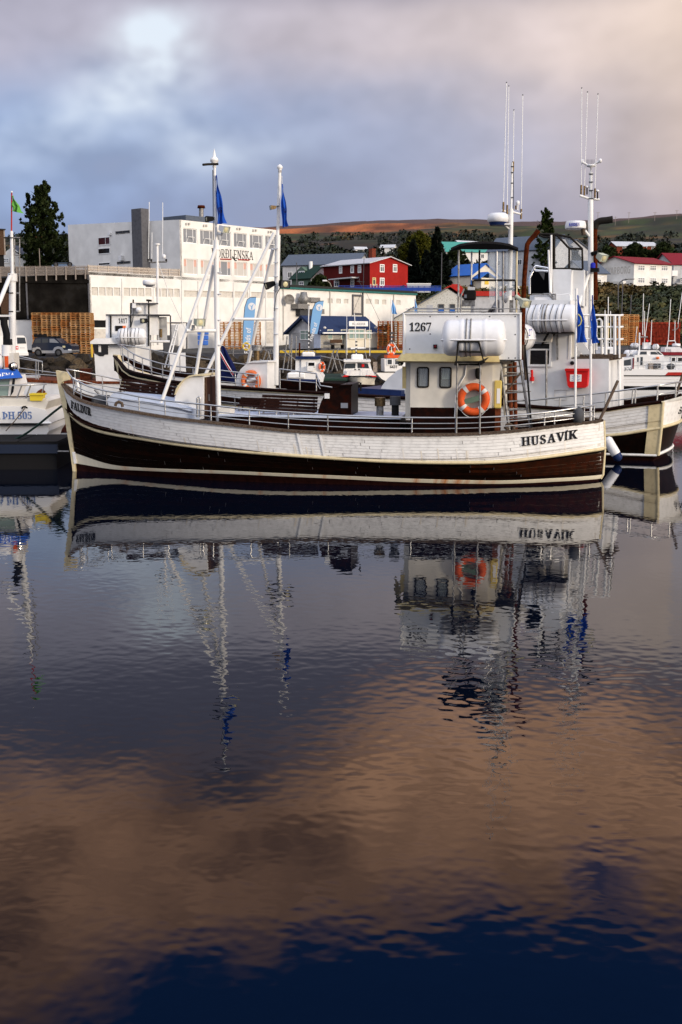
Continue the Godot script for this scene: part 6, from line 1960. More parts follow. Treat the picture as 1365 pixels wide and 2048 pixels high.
func flag_letter() -> void:
	var t := text_mesh("G", "Droid Sans", true, 0.01)
	var o := add_mesh("letter", t, MT["flag_navy"], CUR)
	o.transform = Transform3D(Basis(Vector3.UP, 0.3).scaled(Vector3(0.13, 0.17, 1)), Vector3(0.10, -0.80, 0.10))

# =====================================================================================================
# the second wooden boat, moored on the far side of the first
func build_second_boat() -> void:
	var n := Vector3(-sin(deg_to_rad(22.0)), 0, cos(deg_to_rad(22.0)))
	var p0 := at(1318, 925, 28.9); p0.y = 0
	var fr := frame(p0 - n * 1.75, -22.0)
	var boat := thing("fishing_boat", "big white wooden boat behind the nearest one, glass lookout booth and square stern", "boat", fr)
	var h := Hull.new()
	h.bow = 0.42; h.bow_p = 2.0; h.bow_q = 0.8; h.st = 0.55; h.st_p = 2.0; h.st_keep = 0.80
	var bx0 := L(230, 711, 0).x; var bx1 := L(247, 765, 0).x
	h.add(bx0, 0.0, 2.2, [Vector2(0, 1)])
	var a := level_points(h, 0, [[237, 712], [243, 729], [262, 742], [303, 752], [356, 764]])
	var e := level_points(h, 0, [[1190, 820], [1260, 811], [1322, 803]])
	h.lv[0].ys = a + [Vector2(-8.0, 1.62), Vector2(-5.0, 1.52)] + e
	var band := []
	for q in h.lv[0].ys: band.append(Vector2(q.x, q.y - lerpf(0.20, 0.05, clampf((q.x - bx0) / 6.0, 0, 1))))
	h.add(bx0 + 0.1, 0.0, 2.18, band)
	h.add(bx0 + 0.4, -0.02, 2.12, [Vector2(bx0, 1.75), Vector2(-11.0, 1.05), Vector2(-7.0, 0.72)] + level_points(h, 0, [[1208, 871], [1318, 856]]), 1.15)
	h.add(bx1, -0.08, 1.95, [Vector2(bx1, 0.30), Vector2(-8, 0.16), Vector2(0, 0.17)], 1.35)
	h.add(bx1 + 0.2, -0.5, 1.5, [Vector2(-20, -0.5), Vector2(5, -0.5)], 1.6)
	var sk := MB.new()
	for s in [1.0, -1.0]: h.strip(sk, 0, 1, 0.0, 1.0, 0.0, 36, s, false)
	var hull := P("hull", sk, "black")
	for s in [1.0, -1.0]:
		var m := MB.new()
		h.strip(m, 0, 1, 1.0, 2.0, -0.01, 36, s, false)
		P("hull_skin", m, "seam", hull)
		m = MB.new()
		h.strip(m, 0, 1, 2.0, 3.0, 0.0, 36, s, false)
		P("lower_hull", m, "hull_brown_c", hull)
		m = MB.new()
		h.strip(m, 0, 1, 3.0, 4.0, 0.0, 36, s, false)
		P("underwater_paint", m, "boot_red", hull)
		P("rub_rail", h.rail(0, 1, 2.0, 0.04, 40, s), "cream", hull)
		P("sheer_line", h.rail(0, 1, 1.0, 0.025, 40, s), "cream", hull)
		P("boot_stripe", h.rail(0, 1, 3.0, 0.035, 40, s), "hull_white_c", hull)
		P("gunwale", h.rail(0, 1, 0.0, 0.05, 40, s), "dark_brown", hull)
	rng.seed = 44
	for row in 8:
		var c := [0.0, rng.randf_range(0.25, 0.4), rng.randf_range(0.6, 0.75), 1.0]
		for k in 3:
			var m := MB.new()
			h.strip(m, c[k] + 0.0005, c[k + 1] - 0.0005, 1.0 + row / 8.0 + 0.008, 1.0 + (row + 1) / 8.0 - 0.008, rng.randf_range(0.003, 0.007), 12)
			P("plank", m, ["hull_white_a", "hull_white_b", "hull_white_c"][rng.randi() % 3], hull)
	pr("stem", "cream", [[226.5, 709], [236, 710], [239, 722], [249, 775], [244, 775], [233, 735]], 0.08, 0.16)
	# bowed square stern with its cream corner boards
	var mats := ["hull_white_a", "hull_white_b", "hull_brown_b", "boot_red"]
	for k in 4:
		var m := MB.new()
		var rows := []
		for f in [0.0, 0.5, 1.0]:
			var p := h.pt(1.0, k + f * 0.999)
			var row := []
			for i in 13:
				var t := -1.0 + i / 6.0
				row.append(Vector3(p.x + 0.62 * (1.0 - t * t) - 0.14 * (k + f) * (1.0 - t * t), p.y + (0.16 if k + f < 0.1 else 0.05) * (1.0 - t * t), -p.z * t))
			rows.append(row)
		m.sheet(rows)
		P("transom", m, mats[k], hull)
	for v in [1.98, 2.97]:
		var p := h.pt(1.0, v)
		var row := []
		for i in 13:
			var t := -1.0 + i / 6.0
			row.append(Vector3(p.x + (0.62 - 0.14 * v) * (1.0 - t * t) + 0.02, p.y + 0.05 * (1.0 - t * t), -p.z * t))
		P("transom_rail", MB.new().pipe(row, 0.045, 6), "cream" if v < 2.5 else "hull_white_c", hull)
	for s in [1.0]:
		var m := MB.new()
		h.strip(m, 0.982, 1.0, 0.3, 3.0, 0.03, 2, s, true, 6)
		P("corner_board", m, "cream", hull)
		var cp := []
		for v in [0.1, 0.6, 1.0, 1.5, 2.0, 2.5, 3.0]: cp.append(h.pt(1.0, v) + Vector3(0.03, 0, 0.0))
		P("corner_board", MB.new().pipe(cp, 0.05, 8), "cream", hull)
	# deck and inner bulwark
	var dk := MB.new(); var bw := MB.new()
	for i in 40:
		var p := h.pt(i / 40.0, 0); var q := h.pt((i + 1) / 40.0, 0)
		dk.quad(Vector3(p.x, p.y - 0.5, p.z), Vector3(q.x, q.y - 0.5, q.z), Vector3(q.x, q.y - 0.5, -q.z), Vector3(p.x, p.y - 0.5, -p.z), Vector3.UP)
		for s in [1.0, -1.0]: bw.quad(Vector3(p.x, p.y, (p.z - 0.07) * s), Vector3(q.x, q.y, (q.z - 0.07) * s), Vector3(q.x, q.y - 0.5, (q.z - 0.07) * s), Vector3(p.x, p.y - 0.5, (p.z - 0.07) * s), Vector3(0, 0, -s))
	P("deck", dk, "bench_brown"); P("bulwark", bw, "dark_brown")
	# the name on the stern
	var t := text_mesh("HÚSAVÍK", "Droid Serif", true, 0.01)
	var o := add_mesh("lettering", t, MT["ink"], CUR)
	var dirx := Vector3(0.55, 0.05, -0.83).normalized()
	o.transform = Transform3D(Basis(dirx * 0.30, Vector3.UP * 0.27, dirx.cross(Vector3.UP)), Vector3(0.46, L(1340, 822, 1.1).y - 0.0, 0.45)) 
	second_rails(boat, h)
	second_house(boat)

func second_rails(boat: Node3D, h: Hull) -> void:
	var tp := edge_pipe(h, [[245.6, 692], [268, 708], [303, 721.5], [348, 732], [426, 739], [517, 750]], 0.05)
	tp.push_front(L(236, 690, 0.0))
	var r := P("rail", MB.new().pipe(smooth(tp, 4), 0.022, 7), "steel")
	for f in [0.45, 0.8]:
		var lo := []
		for q in tp.slice(1): lo.append(Vector3(q.x, lerpf(q.y, h.yat(0, q.x) + 0.05, f), q.z))
		P("lower_rail", MB.new().pipe(smooth(lo, 3), 0.013, 6), "steel", r)
	for i in range(1, tp.size()):
		P("stanchion", MB.new().rod(tp[i], Vector3(tp[i].x, h.yat(0, tp[i].x), tp[i].z), 0.02), "steel", r)
		if i < tp.size() - 1:
			var m: Vector3 = (tp[i] + tp[i + 1]) / 2
			P("stanchion", MB.new().rod(m, Vector3(m.x, h.yat(0, m.x), m.z), 0.02), "steel", r)
	var t2 := edge_pipe(h, [[560, 738], [600, 743], [633, 747], [641, 771], [665, 775]], 0.05)
	var r2 := P("rail", MB.new().pipe(t2, 0.022, 7), "steel")
	for q in t2.slice(0, 3): P("stanchion", MB.new().rod(q, Vector3(q.x, h.yat(0, q.x), q.z), 0.02), "steel", r2)
	var lo2 := []
	for q in t2.slice(0, 4): lo2.append(Vector3(q.x, lerpf(q.y, h.yat(0, q.x), 0.5), q.z))
	P("lower_rail", MB.new().pipe(lo2, 0.014, 6), "steel", r2)
	# far side
	var ft := edge_pipe(h, [[242, 689], [300, 699], [360, 710], [426, 720], [500, 730], [560, 738]], 0.05, -1.0)
	var r3 := P("rail", MB.new().pipe(smooth(ft, 3), 0.018, 7), "steel")
	for q in ft: P("stanchion", MB.new().rod(q, Vector3(q.x, h.yat(0, q.x), q.z), 0.016), "steel", r3)
	# after rail
	var at_ := edge_pipe(h, [[1060, 801], [1120, 794.5], [1212, 785], [1272, 777], [1316, 771]], 0.06)
	at_.append(L(1353, 765, 1.15)); at_.append(L(1385, 764, 0.2)); at_.append(L(1392, 768, -1.0))
	var r4 := P("rail", MB.new().pipe(smooth(at_, 4), 0.024, 7), "steel")
	var lo4 := []
	for q in at_: lo4.append(Vector3(q.x, q.y - 0.24, q.z))
	P("lower_rail", MB.new().pipe(smooth(lo4, 4), 0.016, 6), "steel", r4)
	for i in at_.size(): P("stanchion", MB.new().rod(at_[i], Vector3(at_[i].x, minf(h.yat(0, at_[i].x), at_[i].y - 0.4), at_[i].z), 0.02), "steel", r4)
	for px in [1168, 1266]:
		var q: Vector3 = edge_pipe(h, [[px, 794.5 - (px - 1120) * 0.115]], 0.06)[0]
		P("stanchion", MB.new().rod(q, Vector3(q.x, h.yat(0, q.x), q.z), 0.02), "steel", r4)
	tb("stern_pole", "cap_wood", [[1352, 792, 0.6], [1372, 730, 0.3]], 0.035)
	for i in 4: P("deck_cleat", MB.new().ball(L(1334 + i * 9, 797 - i * 2, 0.9), Vector3(0.07, 0.06, 0.06), 6), "dark_brown")
	# white fender hanging at the quarter
	var fa := L(1213, 876, 2.35); var fb := L(1231, 906, 2.35)
	var fn := thing("fender", "long white boat fender with dark end hanging at the second boat's quarter", "fender", FR * Transform3D(Basis(), fa))
	P("body", MB.new().lathe(Vector3.ZERO, fb - fa, [Vector2(0, -0.02), Vector2(0.09, 0), Vector2(0.13, 0.06), Vector2(0.13, 0.46), Vector2(0.12, 0.5)], 14), "raft_white")
	P("end_cap", MB.new().lathe(Vector3.ZERO, fb - fa, [Vector2(0.125, 0.5), Vector2(0.12, 0.62), Vector2(0.07, 0.68), Vector2(0, 0.7)], 14), "navy")
	CUR = boat; FR = boat.transform

func second_house(boat: Node3D) -> void:
	var keep := FR
	var z := 1.45
	# the deckhouse forward with its open side, and the vent on it
	pr("companionway", "white_paint", [[472, 800], [472, 765], [475, 750], [482, 738], [493, 728], [508, 724], [535, 724], [535, 800]], 0.7, 0.62)
	pr("companionway_roof", "white_paint", [[490, 726], [508, 721.5], [537, 721.5], [537, 724.5], [508, 725.5]], 0.75, 0.75)
	P("vent_pipe", MB.new().rod(L(514, 722, 0.1), L(514, 701, 0.1), 0.10, -1, 12), "brass")
	P("vent_cap", MB.new().rod(L(514, 701, 0.1), L(514, 690, 0.1), 0.17, -1, 14), "galvanised")
	# forward mast with braces, lamps, crosspiece
	var m := P("mast", MB.new().pipe(line([[552.5, 770, 0.1], [553, 640, 0.1], [556, 470, 0.1]]), 0.085, 12), "white_paint")
	tb("upper_mast", "white_paint", [[556, 474, 0.1], [558, 400, 0.1], [560, 345, 0.1]], 0.050, m)
	P("mast_cap", MB.new().lathe(L(560.2, 345, 0.1), Vector3.UP, [Vector2(0.055, 0), Vector2(0.055, 0.1), Vector2(0.085, 0.12), Vector2(0.085, 0.18), Vector2(0.05, 0.22), Vector2(0, 0.25)], 12), "white_paint", m)
	P("mast_band", MB.new().rod(L(560.2, 345, 0.1), L(560.3, 341, 0.1), 0.056), "rust", m)
	tb("brace", "white_paint", [[549, 466, 0.2], [412, 748, 1.1]], 0.055, m)
	tb("brace", "white_paint", [[546, 498, 0.0], [496, 730, -0.9]], 0.055, m)
	tb("crosspiece", "white_paint", [[470, 638, 0.8], [549, 638.5, 0.1]], 0.045, m)
	for py in [497, 525, 553, 581, 617, 668]: tb("mast_step", "white_paint", [[548, py, 0.2], [557, py, 0.24]], 0.018, m)
	flood("mast_lamp", "brass", L(547, 415, 0.25), Vector3(-0.7, -0.1, 0.7), 0.15, m)
	tb("lamp_arm", "galvanised", [[551, 413, 0.2], [559, 412, 0.12]], 0.03, m)
	flood("mast_lamp", "black", L(541, 569, 0.35), Vector3(-0.7, -0.35, 0.6), 0.26, m)
	flood("mast_lamp", "black", L(567, 567, 0.35), Vector3(0.8, -0.2, 0.6), 0.28, m)
	tb("stay_cable", "dark_grey", [[549, 622, 0.3], [553, 590, 0.35], [561, 575, 0.35]], 0.012, m)
	tb("flag_halyard", "tape_grey", [[564, 352, 0.2], [564.5, 372, 0.2]], 0.01, m)
	# navy trunk and curved white wind screen ahead of the wheelhouse
	pr("deck_trunk", "navy", [[717, 776], [803, 781], [803, 812], [717, 806]], 0.9, 1.8)
	tb("trunk_rail", "white_trim", [[717, 806.5, 0.92], [803, 812.5, 0.92]], 0.05)
	pr("wind_screen", "cabin_white", [[760, 783], [765, 771], [776, 757], [795, 741], [815, 731], [830, 728], [830, 789]], 0.6, 0.1)
	pr("deck_platform", "pale_blue", [[717, 808], [812, 814], [812, 840], [717, 836]], 1.3, 2.6)
	# wheelhouse wall with the black window
	pr("house", "cabin_white", [[1030, 706], [1045, 600], [1142, 600], [1142, 718], [1218, 718], [1218, 850], [1030, 850]], z, 2.9)
	pr("window_hood", "cabin_cream", [[1066, 684], [1072, 670], [1106, 666], [1102, 684]], z + 0.25, 0.2)
	window(rect([1057, 683, 1104, 733], z), z, "cabin_white", "window_black", [[], [0.68]], 0.06, 0.05)
	bx("house_seam", "wall_board", [1138.5, 602, 1139.3, 718], z + 0.012, 0.02)
	pr("beam_bracket", "galvanised", [[1112, 672], [1116, 668], [1117, 718], [1114, 721]], z + 0.08, 0.06)
	for e in [[1133.5, 839]]: tb("hatch_outline", "wall_board", [[1110, 780, z + 0.01], [1134, 780, z + 0.01], [1134, 800, z + 0.01], [1110, 800, z + 0.01], [1110, 780, z + 0.01]], 0.006)
	P("round_vent", MB.new().lathe(L(1145, 726, z), Vector3.BACK, [Vector2(0.055, 0), Vector2(0.055, 0.03), Vector2(0.0, 0.03)], 14, true), "ink")
	tb("house_pole", "galvanised", [[1093, 700, z + 0.3], [1093, 815, z + 0.3]], 0.03)
	# upper deck, sloping screens and railed platform
	lb("upper_deck", "cap_wood", L(1140, 716, 0.4), Vector3(2.6, 0.06, 2.0))
	bx("platform_edge", "cap_wood", [1160, 709, 1237, 715.5], z - 0.2, 1.6)
	pr("slanted_screen", "cabin_white", [[1150, 690], [1162, 678], [1186, 712], [1168, 712]], z - 0.2, 0.06)
	pr("screen_panel", "cabin_cream", [[1140, 665], [1152, 662], [1152, 714], [1140, 714]], z - 0.1, 0.06)
	for px in [1212, 1230, 1239]:
		tb("platform_post", "white_paint", [[px, 631, z - 0.25], [px, 716, z - 0.25]], 0.045 if px == 1212 or px == 1230 else 0.03)
	for py in [631, 654.5, 679]:
		tb("platform_rail", "white_paint", [[1142, py - 1.5, z - 0.25], [1240, py, z - 0.25], [1246, py - 1, -0.9]], 0.03)
	tb("platform_rail", "white_paint", [[1193, 700, 0.6], [1193, 640, 0.6], [1200, 638, 0.6], [1204, 642, 0.6], [1204, 712, 0.6]], 0.035)
	for px in [1150, 1171, 1188]: tb("platform_post", "white_paint", [[px, 630, 0.3], [px, 712, 0.3]], 0.03)
	tb("house_post", "white_paint", [[1238, 720, z - 0.5], [1240, 822, z - 0.5]], 0.05)
	bx("upper_panel", "cabin_white", [1146, 640, 1172, 676], -0.2, 0.1)
	# white block under the lookout booth
	bx("raft_deck", "cabin_white", [1060, 590, 1136, 622], 0.7, 2.0)
	tb("canvas_roll", "raft_white", [[1072, 600, 0.75], [1110, 598, 0.75]], 0.17, null, 12)
	pr("deck_frame", "galvanised", [[1064, 587], [1112, 587], [1112, 613], [1109, 613], [1109, 590], [1064, 590]], 0.95, 0.05)
	tb("frame_brace", "galvanised", [[1098, 588, 0.93], [1111, 602, 0.93]], 0.03)
	tb("roof_wire", "white_trim", [[1112, 591, 0.9], [1138, 588, 0.9], [1141, 592, 0.9], [1141, 612, 0.9]], 0.016)
	# lookout booth
	pr("booth", "cabin_white", [[1105, 538], [1143, 538], [1141, 622], [1108, 620]], 0.75, 1.5)
	pr("booth_side", "cabin_white", [[1143, 538], [1169, 540], [1167, 612], [1158, 610], [1141, 600]], 0.45, 1.0)
	var gl := P("booth_glass", MB.new().prism(poly([[1105, 537], [1106, 470], [1113, 470], [1138, 496], [1138, 537]], 0.72), 0.72, 0.008), "clear_glass")
	pr("booth_pane", "dull_film", [[1113, 469], [1140, 475], [1164, 498], [1138, 497]], 0.70, 0.01)
	pr("booth_pane", "dull_film", [[1138, 497], [1165, 498], [1166, 538], [1139, 537]], 0.60, 0.01)
	for pl in [[[1105, 538], [1105, 470]], [[1109, 538], [1109, 470]], [[1105, 469.5], [1115, 470]], [[1114, 470], [1139, 497]], [[1139, 497], [1139, 538]], [[1105, 537.5], [1139, 537.5], [1166, 539]], [[1114, 469], [1141, 474.5], [1165, 497.5], [1166, 538]], [[1139, 497], [1165, 498]], [[1079, 468], [1114, 469]], [[1079, 470], [1088, 474], [1110, 475]]]:
		var pts := []
		for q in pl: pts.append([q[0], q[1], 0.73])
		tb("booth_frame", "frame_black", pts, 0.030, null, 5)
	pr("booth_roof", "frame_black", [[1078, 466.5], [1116, 466.5], [1118, 471], [1078, 471]], 0.7, 1.3)
	pr("roof_glass", "window_green", [[1077, 474], [1092, 471], [1100, 475], [1088, 486]], 0.6, 0.03)
	tb("booth_post", "white_paint", [[1103, 470, 0.8], [1103, 590, 0.8]], 0.03)
	tb("booth_post", "white_paint", [[1097.5, 500, 0.85], [1101, 585, 0.85]], 0.03)
	# dark padded seat and chrome hoops left of the booth
	pr("seat_back", "canvas_black", [[1063, 542], [1098, 537], [1102, 588], [1062, 588]], 0.4, 0.5)
	tb("chrome_hoop", "chrome", [[1060, 588, 0.85], [1060, 556, 0.85], [1069, 536, 0.85], [1072, 532, 0.85], [1096, 536, 0.85], [1098, 542, 0.85], [1070, 541, 0.85]], 0.035)
	pr("seat_flap", "dark_grey", [[1076, 541], [1090, 543], [1088, 560]], 0.86, 0.02)
	# tall mast with radar, exhaust, lamps
	var t := P("radar_mast", MB.new().pipe(line([[1182, 740, 0.1], [1182, 560, 0.1], [1181.5, 400, 0.1]]), 0.075, 12), "white_paint")
	tb("topmast", "white_paint", [[1181.5, 402, 0.1], [1182.5, 345, 0.1]], 0.048, t)
	for py in [348, 364, 381, 397]: tb("mast_band", "dark_grey", [[1178, py, 0.15], [1187, py, 0.15]], 0.015, t)
	P("radar", MB.new().lathe(L(1151.5, 458, 0.3), Vector3.UP, [Vector2(0, 0), Vector2(0.27, 0.0), Vector2(0.285, 0.02), Vector2(0.285, 0.10), Vector2(0.265, 0.19), Vector2(0.25, 0.205), Vector2(0, 0.21)], 24), "raft_white", t)
	lettering("KODEN", "deep_blue_ink", [1138, 445.5, 1160, 452], 0.592)
	P("radar_foot", MB.new().rod(L(1166, 458, 0.3), L(1168, 470, 0.3), 0.06), "cap_wood", t)
	tb("radar_strut", "white_paint", [[1170, 461, 0.3], [1180, 474, 0.12]], 0.04, t)
	tb("yard", "white_paint", [[1160, 391, 0.25], [1180, 397.5, 0.1], [1199, 399, -0.05]], 0.035, t)
	for e in [[1163, 370, 1164, 176], [1169.5, 372, 1175.5, 184], [1190.5, 377, 1196.5, 188]]:
		tb("whip_aerial", "white_trim", [[e[0], e[1], 0.15], [e[2], e[3], 0.15]], 0.010, t)
		P("aerial_tip", MB.new().ball(L(e[2], e[3], 0.15), Vector3.ONE * 0.02, 6), "dark_grey", t)
		P("aerial_base", MB.new().rod(L(e[0], e[1], 0.15), L(e[0] - 0.5, e[1] + 19, 0.15), 0.026), "brass", t)
	for e in [[1174.5, 373], [1195.5, 381]]:
		P("satellite_dome", MB.new().lathe(L(e[0], e[1], 0.1), Vector3.UP, [Vector2(0.0, -0.05), Vector2(0.05, -0.03), Vector2(0.05, 0.0), Vector2(0.0, 0.03)], 10), "raft_white", t)
		P("dome_stem", MB.new().rod(L(e[0], e[1], 0.1), L(e[0], e[1] + 16, 0.1), 0.02), "frame_black", t)
	tb("wind_arm", "white_paint", [[1165, 324, 0.2], [1181, 333, 0.1], [1201, 322, 0.05]], 0.03, t)
	for e in [[1165, 322.5], [1201, 321.5]]: P("wind_sensor", MB.new().ball(L(e[0], e[1], 0.1), Vector3(0.05, 0.065, 0.05), 8), "raft_white", t)
	P("wind_head", MB.new().lathe(L(1182, 346, 0.1), Vector3.UP, [Vector2(0.02, 0), Vector2(0.02, 0.14), Vector2(0.12, 0.17), Vector2(0.12, 0.22), Vector2(0, 0.23)], 12), "white_paint", t)
	for k in 7: tb("bird_spike", "dark_grey", [[1173 + k * 2.6, 328, 0.1], [1172.5 + k * 2.7, 319, 0.1]], 0.005, t)
	var ex := P("exhaust_pipe", MB.new().pipe(line([[1191, 600, -0.3], [1189.5, 470, -0.3], [1190, 455, -0.3]]), 0.075, 12), "rust")
	P("exhaust_elbow", MB.new().pipe(smooth(line([[1190, 457, -0.3], [1193, 447, -0.3], [1201, 442, -0.3], [1214, 440.5, -0.3], [1226, 438.5, -0.3]]), 3), 0.095, 12), "frame_black", ex)
	flood("house_lamp", "horn_beige", L(1203, 513, 0.2), Vector3(0.7, -0.45, 0.5), 0.24)
	tb("lamp_arm", "black", [[1184, 508, 0.15], [1196, 504, 0.2]], 0.06)
	P("blue_beacon", MB.new().lathe(L(1186, 536, 0.3), Vector3.UP, [Vector2(0.07, 0), Vector2(0.07, 0.10), Vector2(0.05, 0.14), Vector2(0, 0.15)], 12), "deep_blue_ink")
	bx("beacon_box", "black", [1181, 536, 1197, 543.5], 0.35, 0.2)
	tb("mast_brace", "white_paint", [[1179, 545, 0.15], [1152, 625, 0.6]], 0.05, t)
	tb("mast_ladder", "white_paint", [[1176, 560, 0.2], [1160, 610, 0.5], [1160, 640, 0.5]], 0.02, t)
	# raft cradle
	P("raft_cradle", MB.new().pipe(line([[1070, 653, 2.2], [1090, 653, 2.2], [1098, 662, 2.1], [1109, 668, 1.6], [1084, 690, z], [1096, 668, 2.0]]), 0.035, 6), "frame_black")
	bx("raft_shelf", "frame_black", [1056, 664, 1147, 667], 2.1, 0.8)
	# things carried
	life_raft("white life raft with black rope bands on the second boat's wheelhouse", keep * Transform3D(Basis(Vector3.UP, 0.0), L(1102, 637.5, 2.0)), 1.50, 0.37, 7)
	CUR = boat; FR = keep
	lifebuoy("faded orange lifebuoy on the white forward deckhouse of the second boat", keep * Transform3D(Basis(), L(502.5, 762, 0.78)), 0.345, "orange_faded")
	CUR = boat; FR = keep
	P("buoy_light", MB.new().rod(L(496, 762, 0.80), L(513, 758, 0.80), 0.06), "raft_white")
	# red box with its printed sheet, hand flare
	var rb := thing("red_locker", "bright red plastic box with white printed sheet on the second boat's wheelhouse", "box", keep)
	pr("body", "red", [[1131.5, 741], [1177, 741], [1174.5, 771], [1171, 775.5], [1139, 775.5], [1135.5, 771]], z + 0.24, 0.24)
	pr("lid", "red", [[1130, 737.5], [1178.5, 737.5], [1178, 742.5], [1130.5, 742.5]], z + 0.27, 0.28)
	bx("printed_sheet", "white_trim", [1140.5, 749, 1163.5, 763], z + 0.246, 0.005)
	for k in 5: bx("printed_line", "blue_ink", [1144 + (k % 2) * 2.0, 752.0 + k * 2.1, 1160 - (k % 3) * 2.0, 752.8 + k * 2.1], z + 0.249, 0.003)
	bx("printed_line", "ink", [1148, 750.4, 1156, 751.6], z + 0.249, 0.003)
	CUR = boat; FR = keep
	var fl := thing("hand_lamp", "small red hand lamp clipped to the white wheelhouse left of the red box", "lamp", keep)
	P("handle", MB.new().rod(L(1064.5, 754, z + 0.08), L(1064, 739.5, z + 0.08), 0.035), "red")
	P("head", MB.new().rod(L(1064.5, 754, z + 0.08), L(1064.5, 762, z + 0.08), 0.06), "red")
	P("glass", MB.new().rod(L(1064.5, 762, z + 0.08), L(1064.5, 766, z + 0.08), 0.04), "tape_grey")
	CUR = boat; FR = keep
	flag("blue flag hanging limp at the top of the second boat's forward mast", keep * L(564, 368, 0.2), 1.30, 0.02, 0.22, "flag_blue", 13, Vector3(1, 0, 0.3).normalized())
	flag_letter()
	CUR = boat; FR = keep
	flag("dark flag with red and white cross hanging behind the near boat's mast", keep * L(441, 690, 0.0), 1.1, 0.15, 0.75, "flag_navy", 17, Vector3(1, 0, 0.3).normalized())
	for e in [[0.10, 0.028, "flag_red"], [0.15, 0.014, "letter_white"], [0.05, 0.014, "letter_white"]]:
		P("cross_arm", MB.new().pipe([Vector3(0.0, -0.15 - e[0], 0.08), Vector3(0.2, -0.5 - e[0], 0.14), Vector3(0.42, -0.85 - e[0], 0.2)], e[1], 4), e[2])
	CUR = boat; FR = keep

# =====================================================================================================
# smaller craft and the floating pier
func simple_hull(xb: float, xs: float, beam: float, sheer: Array, keep: float, bands: Array, far_bow := 0.5) -> Hull:
	# bands: [material, height factor top, bottom] between the sheer and the waterline
	var h := Hull.new()
	h.bow = far_bow; h.bow_p = 2.0; h.bow_q = 0.85; h.st = 0.6; h.st_p = 2.0; h.st_keep = keep
	var len := xs - xb
	h.add(xb, xs, beam, sheer)
	h.add(xb + absf(len) * 0.05 * signf(len), xs, beam * 0.86, [Vector2(-50, -0.05), Vector2(50, -0.05)], 1.25)
	var hull: MeshInstance3D = null
	for b in bands:
		var m := MB.new()
		for s in [1.0, -1.0]: h.strip(m, 0, 1, b[1], b[2], b[3] if b.size() > 3 else 0.0, 20, s, false)
		var p := h.pt(1.0, b[1]); var q := h.pt(1.0, b[2])
		m.quad(p, Vector3(p.x, p.y, -p.z), Vector3(q.x, q.y, -q.z), q, Vector3(signf(len), 0, 0))
		hull = P("hull" if hull == null else "hull_band", m, b[0], null if hull == null else hull)
	var dk := MB.new()
	for i in 20:
		var p := h.pt(i / 20.0, 0); var q := h.pt((i + 1) / 20.0, 0)
		dk.quad(Vector3(p.x, p.y - 0.12, p.z), Vector3(q.x, q.y - 0.12, q.z), Vector3(q.x, q.y - 0.12, -q.z), Vector3(p.x, p.y - 0.12, -p.z), Vector3.UP)
	P("deck", dk, "pale_blue")
	return h

func water_frame(px: float, d: float, yaw: float) -> Transform3D:
	var o := at(px, 800, d)
	o.y = 0
	return frame(o, yaw)

func build_pier() -> void:
	var o := at(150, 900, 28.4)
	var fr := frame(Vector3(o.x, 0, o.z), 2.0)
	thing("floating_pier", "low dark floating pier on the left in front of the small white boat", "pier", fr)
	var m := MB.new()
	lb("deck", "rubber", Vector3(-6.2, 0.62, 0.0), Vector3(12, 0.10, 2.0))
	for k in 12: lb("deck_board", "rubber", Vector3(-11.7 + k * 1.0, 0.685, 0.0), Vector3(0.96, 0.03, 2.02))
	lb("fender_beam", "car_navy", Vector3(-6.2, 0.52, 1.06), Vector3(12, 0.22, 0.10))
	lb("float", "black", Vector3(-6.2, 0.12, 0.0), Vector3(11.9, 0.9, 2.04))
	tb("rope_line", "galvanised", [[0, 902, 1.08], [40, 903, 1.08], [80, 902, 1.08], [138, 903, 1.08]], 0.02)

